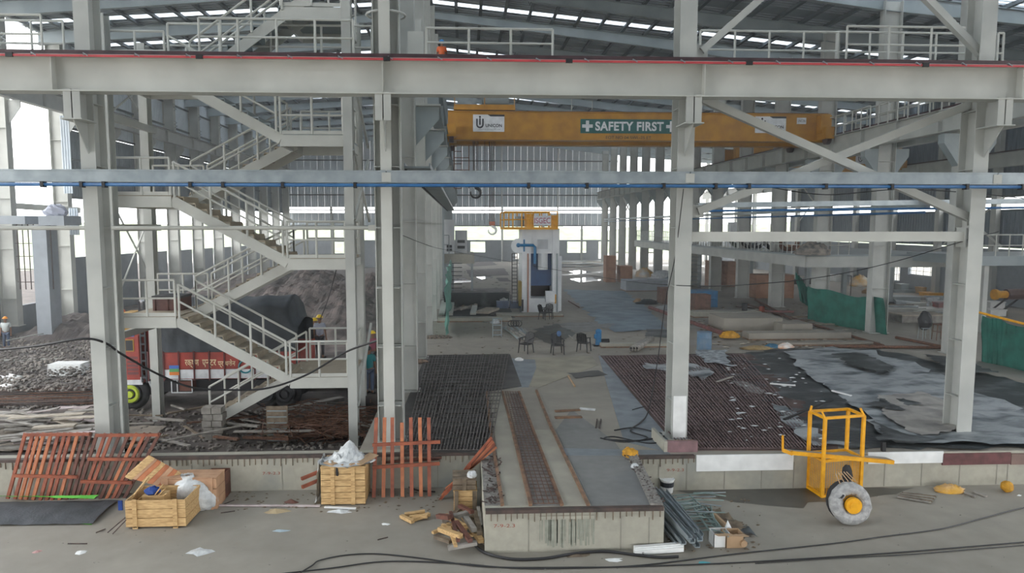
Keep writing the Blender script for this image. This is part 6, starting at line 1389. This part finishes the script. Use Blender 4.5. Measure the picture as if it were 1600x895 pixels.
pb(853, 455, 867, 472, YP-.35, .4).build('control_cabinet', WP, pr); pb(870, 400, 877, 486, YP+.3, 1.2).build('side_guard', WP, pr)
pb(815, 468, 818, 486, YP-.1, .1).build('hose_pack', BLACKP, pr); pb(867, 460, 869, 474, YP-.05, .05).build('warning_strip', YEL2, pr)
for px, m_ in ((825, mat('copper_pipe', (0.4, 0.2, 0.14), rough=.4)), (870.5, STEELD)): MB().tube(P(px, 396, YP-.1), P(px, 490, YP-.1), .05, 6).build('riser_pipe', m_, pr)
pb(787, 355, 872, 358.5, YP-.5, 3.8).build('top_platform', YEL2, pr)
for y in (YP-.5, YP+3.2):
    z0 = P(0, 355, YP).z; rails(pr, [(P(787, 0, YP).x, y, z0), (P(872, 0, YP).x, y, z0)], h=.95, r=.04, m=YEL2, sp=.55)
pb(822, 334, 834, 356, YP-.4, .05).build('yellow_board', YEL2, pr); pb(861, 336, 872, 356, YP-.4, .05).build('yellow_board', YEL2, pr)
q = pb(834, 337, 861, 352, YP-.6, .04).build('name_board', SIGNW, pr); a = P(847.5, 344.5, YP-.61); text('ISGEC', 'lettering', col('sign_magenta', (0.5, 0.05, 0.15)), q, a, .34, 0.98)
MB().tube(P(812, 354, YP+.5), P(812, 338, YP+.5), .3, 12).build('top_motor', STEELD, pr)
MB().tube(P(810, 384, YP+.2), P(810, 384, YP+2.2), .47, 16).build('oil_tank', WP, pr)
MB().path([P(808, 383, YP-.1), P(833, 383, YP-.1), P(836, 386, YP-.1), P(836, 412, YP-.1)], .09, 8).build('blue_pipe', BL, pr); MB().tube(P(819, 374, YP-.05), P(819, 393, YP-.05), .05, 6).build('blue_pipe', BL, pr)
MB().ell(P(810, 383, YP-.1), .14, .14, .14, 10, 6).build('valve', BL, pr)
pb(811, 440, 816, 478, YP+.2, 1.0).build('yellow_post', mat('ochre_post', (0.42, 0.3, 0.08), rough=.6), pr)
ldr = bpy.data.objects.new('ladder', None); COL.objects.link(ldr); ldr.parent = pr; ldr.location = Vector(P(804, 470, YP)) - pr.location
for px in (800, 808):
    MB().bar(P(px, 474, YP-.2), P(px, 396, YP-.2), .05).build('ladder_rail', BLACKP, ldr)
for k in range(14): MB().bar(P(800, 396+5.6*k, YP-.2), P(808, 396+5.6*k, YP-.2), .04).build('rung', BLACKP, ldr)
fblock('pale concrete plinth strip under the press', 776, 880, 491, 495, PLINM, 1.0)
# pits and low machines left of the press
pit = thing('machine_pit', 'machine pit painted dark on the slab, with steel frames, left of the press', 'pit', G(740, 490, S))
q0, q1 = G(690, 497, S), G(800, 476, S)
B(q0.x, q0.y, S+.002, q1.x-.3, q0.y+6, S+.02).build('pit_shade_plate', TDK, pit)  # black plate lying on the slab, its colour standing for the pit's shade
for px0, px1, py0, py1 in ((690, 694, 499, 477), (703, 706, 499, 480), (739, 742, 498, 485), (752, 770, 496, 489), (765, 768, 478, 470)):
    a, b = G(px0, py0, S), G(px1, py1, S); MB().bar(a+Vector((0, 0, .3)), b+Vector((0, 0, .3)), .35 if px1-px0 < 9 else .9, .12).build('steel_beam', STEELW if px0 < 745 else PLM[2], pit)
B(q0.x, q0.y+5.5, S, q1.x-.3, q0.y+5.7, S+1.0).build('pit_rail_beam', TARPB, pit)
for k in range(6): p = G(708+5*k, 490-RND.uniform(0, 6), S); MB().bar(p+Vector((0, 0, .2)), p+Vector((.5, .3, .35)), .25, .1).build('scrap_piece', PLM[k % 3], pit)
for px0, px1 in ((776, 796), (798, 818)):
    q = G((px0+px1)/2, 489, S); B(P(px0, 0, q.y).x, q.y, S+.3, P(px1, 0, q.y).x, q.y+.5, S+.75).build('blue_unit', mat('dull_blue_steel', (0.08, 0.11, 0.18), rough=.5), pit)
heap('pale machine cover standing behind the blue units left of the press', 787, 479, S, .5, .4, .7, WPLAS, 'machine_cover', 'cover', 20)
# netting stretched at the stair side column row
nn = MB().grid(lambda u, v: (-.85+.25*nz(u*5, v*3, 2)+.35*v*0, 34+16*u, S+.1+3.0*v+.1*nz(u*7, 2, 2)), 24, 10).build('shade_net', mat('pale_green_net', (0.12, 0.30, 0.24), (0.08, 0.22, 0.18), .8, 2), smooth=True)
tag(nn, 'pale green netting hanging along the stair side column row below the cabinets', 'net')
# platform with electrical cabinets
y0 = 58
c = thing('cabinet_platform', 'concrete platform on posts carrying white cabinets left of the press', 'platform', (P(682, 0, y0).x, y0, S))
zt_ = P(710, 397, y0).z; x0, x1 = P(682, 0, y0).x, P(740, 0, y0).x
B(x0, y0, zt_-.8, x1, y0+5, zt_).build('deck', PLINM, c)
for x in (x0+.2, x0+1.2, x1-.2): B(x-.1, y0+.2, S, x+.1, y0+.4, zt_-.8).build('post', STEELD, c)
mb = MB()
for k in range(7): mb.bar((x0+.9, y0-.2, S+.3+.35*k), (x0+2.0, y0-.2, S+.3+.35*k), .06)
mb.build('ladder', BLACKP, c)
rails(c, [(x0+.05, y0+.1, zt_), (x0+.9, y0+.1, zt_)], h=1.6, m=STEELD, r=.04)
for k, (p0, p1, pt, y) in enumerate(((694, 710, 343, y0+1), (711, 730, 360, y0+2))):
    cb = thing('electrical_cabinet', ['tall white electrical cabinet on the platform left of the press', 'lower white electrical cabinet with louvres on the same platform'][k], 'cabinet', (P(p0, 0, y).x, y, zt_)); a, b = P(p0, pt, y), P(p1, 395, y)
    B(a.x, y, zt_, b.x, y+1.6, a.z).build('cabinet_body', WP, cb); B(a.x+.06, y-.03, zt_+.1, (a.x+b.x)/2-.01, y, a.z-.1).build('door', WP, cb); B((a.x+b.x)/2+.01, y-.03, zt_+.1, b.x-.06, y, a.z-.1).build('door', WP, cb)
    for z in ((zt_+.2, zt_+.5) if k == 0 else (zt_+.4, zt_+.9)): B(a.x+.2, y-.05, z, b.x-.2, y-.03, z+.25).build('louvre', TDK, cb)
# ---- mezzanine in the right bay with rails
mz = thing('mezzanine', 'grey steel mezzanine with hand rail behind the third column', 'platform', (20.4, 40, 4.3))
zf = 6.47 - .085*20.4
B(20.3, 39.6, zf-.12, 30, 80, zf).build('deck', STEELD, mz); B(20.25, 39.5, zf-.75, 20.5, 80, zf-.1).build('edge_beam', STEEL, mz); B(20.3, 39.4, zf-.75, 30, 39.6, zf-.1).build('edge_beam', STEEL, mz)
rails(mz, [(20.4, 80, zf), (20.4, 39.7, zf), (23.0, 39.7, zf)], h=1.1, r=.03, sp=.6)
for k in range(6): B(29.6, YK[4]+5.75*k, S, 29.9, YK[4]+5.75*k+.3, zf-.1).build('post', STEELD, mz)
sg2 = thing('mezzanine', 'short grey steel platform with hand rail at the right edge of the view', 'platform', (27, 33, 4.3)); z7 = P(1590, 400, 34).z
B(P(1560, 0, 34).x, 34, z7-.5, 37, 40, z7).build('deck', STEELD, sg2); rails(sg2, [(P(1562, 0, 34).x, 34.1, z7), (36.9, 34.1, z7)], h=1.1, r=.03, sp=.7)
for x in (P(1570, 0, 34).x, 33, 36.5): B(x, 34.2, S, x+.25, 34.5, z7-.5).build('post', STEEL, sg2)
spn = thing('stair', 'slatted steel stair going up to the mezzanine behind the third column', 'staircase', G(1100, 446, S))
for k in range(11): B(P(1087, 0, 60).x, 60+.0*k, S+.3+.35*k, P(1107-1.0*(k % 2), 0, 60).x, 60.8, S+.36+.35*k).build('tread', GALV, spn)
for px in (1087, 1107): B(P(px, 0, 60).x-.04, 60, S, P(px, 0, 60).x+.04, 60.8, zf-.3).build('stringer', STEELD, spn)
# things stored on the mezzanine
for k, (px, py, r, m_, l) in enumerate(((1154, 396, .55, col('olive_coil', (0.05, 0.07, 0.04)), 'dark olive'), (1170, 397, .45, BLACKP, 'black'), (1208, 398, .5, BLACKP, 'larger black'), (1182, 396, .4, TDK, 'small dark'), (1232, 396, .5, RUST, 'rusty'))):
    r *= 1.15; q = P(px, py, 21.6*1067/(px-723)); o = MB().path([(q.x+r*cos(t), q.y, zf+r*.8+.1+r*.8*sin(t)) for t in [2*pi*j/16 for j in range(16)]], r*.28, 7, closed=True).build('cable_coil', m_); tag(o, '%s coil of cable standing on the mezzanine' % l, 'coil')
for k, (px0, px1, ptop, y, m_, l) in enumerate(((1237, 1256, 384, 46, PL2, 'plywood box on the mezzanine near its right end'), (1142, 1152, 347, 70, WP, 'white cabinet left in the pair high on the mezzanine'), (1155, 1166, 349, 70, STEELD, 'grey cabinet right in the pair high on the mezzanine'), (1185, 1195, 378, 52, WP, 'small white box on the mezzanine'))):
    a, b = P(px0, ptop, y), P(px1, 400, y); c = thing('storage_box', l, 'box', (a.x, y, zf)); B(a.x, y, zf, b.x, y+.8, max(a.z, zf+.4)).build('box_body', m_, c); B(a.x-.02, y-.02, max(a.z, zf+.4)-.06, b.x+.02, y+.82, max(a.z, zf+.4)).build('lid', m_, c)
heap('grey-brown scrap heap at the right end of the mezzanine', 1270, 398, zf, 1.0, .8, .7, mat('scrap_mix', (0.35, 0.3, 0.25), (0.1, 0.1, 0.1), .8, 3), 'scrap_heap', 'heap', 22)
# ---- nets
def net(label, pts_bottom, pts_top, amp=.12, n=36):
    nb = len(pts_bottom)
    def pick(pts, u):
        f = u*(len(pts)-1); i = min(int(f), len(pts)-2); return pts[i].lerp(pts[i+1], f-i)
    def fn(u, v):
        p = pick(pts_bottom, u).lerp(pick(pts_top, u), v); p = p + Vector((0, amp*nz(u*14, v*2, 1)+amp*.5*sin(u*60), -.05*sin(pi*u*4)*v)); return tuple(p)
    return tag(MB().grid(fn, n, 10).build('shade_net', NET, smooth=True), label, 'net')
def gx(X, Y, z): return Vector((X, Y, z))
q = [G(1262, 500, S), G(1290, 505, S), G(1338, 514, S), G(1386, 523, S)]
tp = [(1262, 447), (1290, 453), (1338, 463), (1380, 466)]
net('green shade net tied between the columns right of the crane bay', q, [P(*t, b.y) for t, b in zip(tp, q)])
net('dark green net gathered and hanging left of the netted bay', [P(1250, 470, 41), P(1262, 478, 41), P(1272, 492, 41)], [P(1243, 425, 41), P(1252, 435, 41), P(1262, 452, 41)], .2, 14)
q = [G(1535, 565, S), G(1570, 572, S), G(1640, 590, S)]
net('green shade net stretched at the right edge of the view', q, [P(1535, 492, q[0].y), P(1570, 503, q[1].y), P(1640, 520, q[2].y)])
ph_ = tag(MB().tube(P(1530, 488, q[0].y), P(1640, 516, q[2].y), .05, 6).build('net_pole', YEL2), 'yellow pole along the top of the green net at the right edge', 'pole')
# stool with black cloth, second stool
q = G(1448, 531, S); c = thing('stool', 'low metal stool with a black bag over it in the right bay', 'stool', q)
for sx in (-.17, .17):
    for sy in (-.15, .15): MB().tube((q.x+sx*1.2, q.y+.2+sy*1.2, S), (q.x+sx, q.y+.2+sy, S+.55), .018, 6).build('leg', STEELD, c)
B(q.x-.2, q.y, S+.55, q.x+.2, q.y+.4, S+.58).build('seat', STEELD, c)
tag(MB().ell((q.x, q.y+.2, S+.93), .33, .26, .48, 12, 9, .08).build('black_bag', BLACKP), 'big black bag on the low metal stool', 'bag')
q = G(1471, 532, S); c = thing('stool', 'rusty four-legged stool right of the black bag', 'stool', q)
for sx in (-.2, .2):
    for sy in (-.15, .15): MB().tube((q.x+sx*1.2, q.y+.2+sy*1.2, S), (q.x+sx, q.y+.2+sy, S+.75), .02, 6).build('leg', RUST, c)
B(q.x-.23, q.y, S+.75, q.x+.23, q.y+.4, S+.79).build('seat', RUST, c)
for sy in (.03, .37): MB().bar((q.x-.22, q.y+sy, S+.4), (q.x+.22, q.y+sy, S+.4), .03).build('stretcher', RUST, c)
# crowded stock in the right bay
def stock(label, px0, px1, ptop, pbase, m, d=1.0, name='steel_stock', lid=None):
    q = G((px0+px1)/2, pbase, S); a = P(px0, ptop, q.y); b = P(px1, pbase, q.y); c = thing(name, label, 'stock', (a.x, q.y, S))
    B(a.x, q.y, S, b.x, q.y+d, a.z).build('body', m, c); B(a.x-.04, q.y-.04, a.z-.06, b.x+.04, q.y+d+.04, a.z+.01).build('top_edge', lid or m, c)
    return c
stock('long low weathered trough behind the stools', 1410, 1478, 492, 504, PLM[0], 1.2, 'trough', PLM[2])
stock('pale steel table in the right bay behind the trough', 1396, 1490, 484, 487, STEELW, 1.5, 'table')
stock('grey machine bed in the right bay', 1396, 1438, 464, 474, STEELD, 1.5, 'machine_bed')
stock('yellow edged low box in the right bay', 1452, 1478, 458, 463, YEL2, 1.2, 'low_box')
stock('small reddish box in the right bay in front of the machine bed', 1467, 1484, 473, 484, mat('reddish_box', (0.35, 0.13, 0.12), (0.25, 0.2, 0.2), .7, 3), .6, 'box')
stock('brown timber stack in the right bay', 1440, 1452, 449, 459, WOOD, .8, 'timber_stack')
stock('dark steel cabinet in the right bay', 1408, 1420, 444, 457, STEELD, .8, 'cabinet')
stock('white machine part at the right edge, lower one', 1548, 1572, 484, 494, WHITE, .8, 'machine_part')
stock('white machine part at the right edge, upper one', 1548, 1570, 472, 483, WHITE, .8, 'machine_part')
stock('white steel plate stack above the netted bay', 1307, 1336, 430, 440, WHITE, 1.4, 'plate_stack')
stock('dark low table in the netted bay', 1240, 1284, 436, 444, TDK, 1.5, 'table')
heap('yellow and white wrapped roll above the green net', 1343, 447, S+.3, .9, .6, .9, mat('yellow_white', (0.75, 0.42, 0.05), (0.65, 0.65, 0.63), .5, 1.0), 'wrapped_roll', 'roll', 31)
heap('orange wrapped roll right of the yellow and white one', 1364, 446, S+.3, .6, .5, .7, YCL, 'wrapped_roll', 'roll', 32)
heap('pile of timbers leaning over the green net', 1362, 458, S+.2, .8, .5, .5, CARD, 'timber_heap', 'heap', 33)
q = G(1440, 478, S); c = thing('long_roller', 'grey plastic wrapped roller lying in the right bay', 'roller', q); MB().tube(P(1396, 474, q.y), P(1448, 480, q.y), .28, 12).build('roller', GALV, c); MB().tube(P(1390, 474, q.y), P(1396, 474, q.y), .12, 10).build('shaft', BLACKP, c); B(P(1400, 0, q.y).x, q.y-.2, S, P(1440, 0, q.y).x, q.y+.3, P(0, 481, q.y).z).build('cradle', WOODX, c)
q = G(1580, 490, S); c = thing('long_roller', 'brown roller with yellow ends on black trestles at the right edge', 'roller', q); MB().tube(P(1572, 460, q.y), P(1640, 458, q.y), .34, 14).build('roller', mat('brown_roller', (0.13, 0.07, 0.06), rough=.4), c); MB().tube(P(1556, 460, q.y), P(1572, 460, q.y), .24, 12).build('yellow_end', YEL2, c); MB().tube(P(1553, 460, q.y), P(1557, 460, q.y), .34, 12).build('yellow_flange', YEL2, c)
for px in (1573, 1592): MB().bar(P(px, 466, q.y), (P(px, 0, q.y).x, q.y, S), .08).build('trestle', BLACKP, c)
q = G(1385, 500, S)
for k, (px, py, l) in enumerate(((1323, 452, 'left'), (1568, 452, 'right'))):
    q = G(px, py+10, S); c = thing('trestle', 'thin black steel trestle in the right bay, %s one' % l, 'trestle', q)
    for sx in (-.3, .3): MB().tube((q.x+sx, q.y, S), (q.x+sx, q.y, S+1.6), .03, 5).build('leg', BLACKP, c)
    MB().bar((q.x-.3, q.y, S+1.6), (q.x+.3, q.y, S+1.6), .05).build('top_bar', BLACKP, c)
for k in range(24):
    q = G(RND.uniform(1400, 1490), RND.uniform(446, 500), S); a = RND.uniform(-.3, .3); d = Vector((cos(a), sin(a), 0))*RND.uniform(.4, 1.6)
    m_ = RND.choice([STEELW, GALV, PLM[0], STEELD, WPLAS]); kd = ('long ' if d.length > 1 else 'short ') + {STEELW: 'cream', GALV: 'galvanised', PLM[0]: 'brownish grey', STEELD: 'dark grey', WPLAS: 'plastic wrapped'}[m_]
    zn = ' in the nearer part' if q.y < 45 else ' in the farther part'
    tag(MB().bar(q-d+Vector((0, 0, .12)), q+d+Vector((0, 0, .14)), RND.uniform(.1, .35), .24).build('steel_piece', m_), kd + ' steel piece among the stock in the right bay' + zn, 'steel', kd + ' steel in the right bay stock' + zn)
for k in range(22):
    q = G(RND.uniform(885, 960), RND.uniform(405, 418), S); a = RND.uniform(-.8, .8); d = Vector((cos(a), sin(a), 0))*RND.uniform(1, 3.5)
    tag(MB().bar(q-d+Vector((0, 0, .12)), q+d+Vector((0, 0, .14)), RND.uniform(.2, .7), .1).build('steel_piece', RND.choice([STEELW, GALV, TDK, STEELD])), 'flat steel piece lying on the far floor before the end wall', 'steel', 'steel pieces before the end wall')
# ---- long slack cables in the air
def aircable(label, pts, r=.015):
    P3 = [P(a, b, y) for a, b, y in pts]; out = []; n = len(P3)
    for i in range(n-1):
        p0, p1, p2, p3 = P3[max(i-1, 0)], P3[i], P3[i+1], P3[min(i+2, n-1)]
        for j in range(7): t = j/7; out.append(.5*((2*p1)+(p2-p0)*t+(2*p0-5*p1+4*p2-p3)*t*t+(3*p1-p0-3*p2+p3)*t**3))
    out.append(P3[-1]); return tag(MB().path(out, r, 5).build('cable', CABLE), label, 'cable')
aircable('thick black cable sagging from the first column past the truck to the central column', [(0, 546, 17.5), (60, 540, 17.1), (130, 529, 16.9), (165, 536, 17.3), (190, 553, 18), (250, 586, 19.2), (300, 605, 19.7), (360, 609, 19.8), (420, 606, 19.7), (480, 585, 19.6), (540, 550, 19.2), (590, 532, 17.6)], .03)
aircable('thin black wire falling from the central column toward the press', [(630, 368, 18), (660, 380, 25), (690, 389, 35), (760, 402, 45), (860, 420, 42), (960, 436, 35), (1060, 446, 17), (1200, 442, 17.6), (1300, 430, 17.6), (1400, 408, 17.5), (1510, 375, 17.4), (1560, 362, 18)], .012)
aircable('thin black wire hanging from the tray past the third column to the floor', [(1068, 295, 17), (1055, 400, 17.3), (1040, 470, 17.6), (1028, 560, 17.8), (1012, 645, 17.6), (990, 668, 17.2)], .012)
aircable('thin wire hanging beside the lowest right stair flight', [(527, 415, 22), (515, 460, 22.3), (500, 500, 22.6)], .015)
aircable('thin dark wire slung under the blue pipe at the right', [(1200, 292, 20), (1290, 304, 20), (1400, 296, 20), (1500, 300, 20), (1600, 310, 20)], .015)
# concrete stubs of the half built frame at the left opening
c = thing('concrete_pillar', 'dark unfinished concrete pillar with a slab cap in the left opening', 'pillar', PX(60, 480, XL+1.5)); 
a, b = P(52, 410, 38), P(71, 345, 38)
B(a.x, 38, 0, b.x, 39, P(0, 352, 38).z).build('shaft', BLOCK, c); B(P(43, 0, 38).x, 37.8, P(0, 352, 38).z, P(84, 0, 38).x, 39.5, P(0, 337, 38).z).build('cap_slab', BLOCK, c)
heap('bluish cloth heap lying on the slab cap of the dark pillar', 60, 334, P(0, 337, 38).z, .01, .01, .01, SHG, 'cloth_heap', 'cloth', 41)
o = bpy.data.objects['cloth_heap']; x_, z_ = P(60, 0, 38).x, P(0, 337, 38).z
bpy.data.objects.remove(o); tag(MB().ell((x_, 38.5, z_+.25), .6, .4, .38, 12, 8, .2).build('cloth_heap', SHG), 'bluish cloth heap lying on the slab cap of the dark pillar', 'cloth')
c = thing('floor_slab', 'unfinished concrete floor edge in the left opening left of the pillar', 'slab', P(0, 345, 38)); B(-32, 37.9, P(0, 350, 38).z, P(20, 0, 38).x, 39.6, P(0, 337, 38).z).build('slab_edge', BLOCK, c)
for k in range(7): x = P(0, 0, 38).x+.0+k*.13*4.5/2; MB().tube((x, 38.2, 3), (x, 38.2, P(0, 350, 38).z), .03, 5).build('starter_bar', REBAR, c)
for k in range(4): MB().tube((P(-4, 0, 38).x, 38.2, 3.4+.7*k), (P(23, 0, 38).x, 38.2, 3.4+.7*k), .02, 5).build('tie_bar', REBAR, c)
sd = tag(MB().bar((-30, 40, 7.9), (P(108, 0, 44).x, 44, 7.4), .3, .35).build('edge_beam', STEEL), 'pale horizontal beam across the open left side', 'beam')
tag(MB().bar((-32, 41, 5.9+.55), (P(112, 0, 44).x, 42, 6.5), .2, .22).build('edge_beam', STEEL), 'lower pale horizontal beam across the open left side', 'beam')
for k, (pt, pb_) in enumerate(((180, 302), (325, 367))):
    c = thing('cladding_strip', 'narrow strip of blue-grey cladding hanging in the left opening, %s one' % ['upper', 'lower'][k], 'cladding', P(94, pt, 40)); B(P(83 if k == 0 else 89, 0, 40).x, 40, P(0, pb_, 40).z, P(97 if k == 0 else 104, 0, 40).x, 40.05, P(0, pt, 40).z).build('sheet', CLAD, c)
    for j in range(4): x = P(84 if k == 0 else 90, 0, 40).x+.14*j; B(x, 39.96, P(0, pb_, 40).z, x+.05, 40, P(0, pt, 40).z).build('rib', CLAD, c)
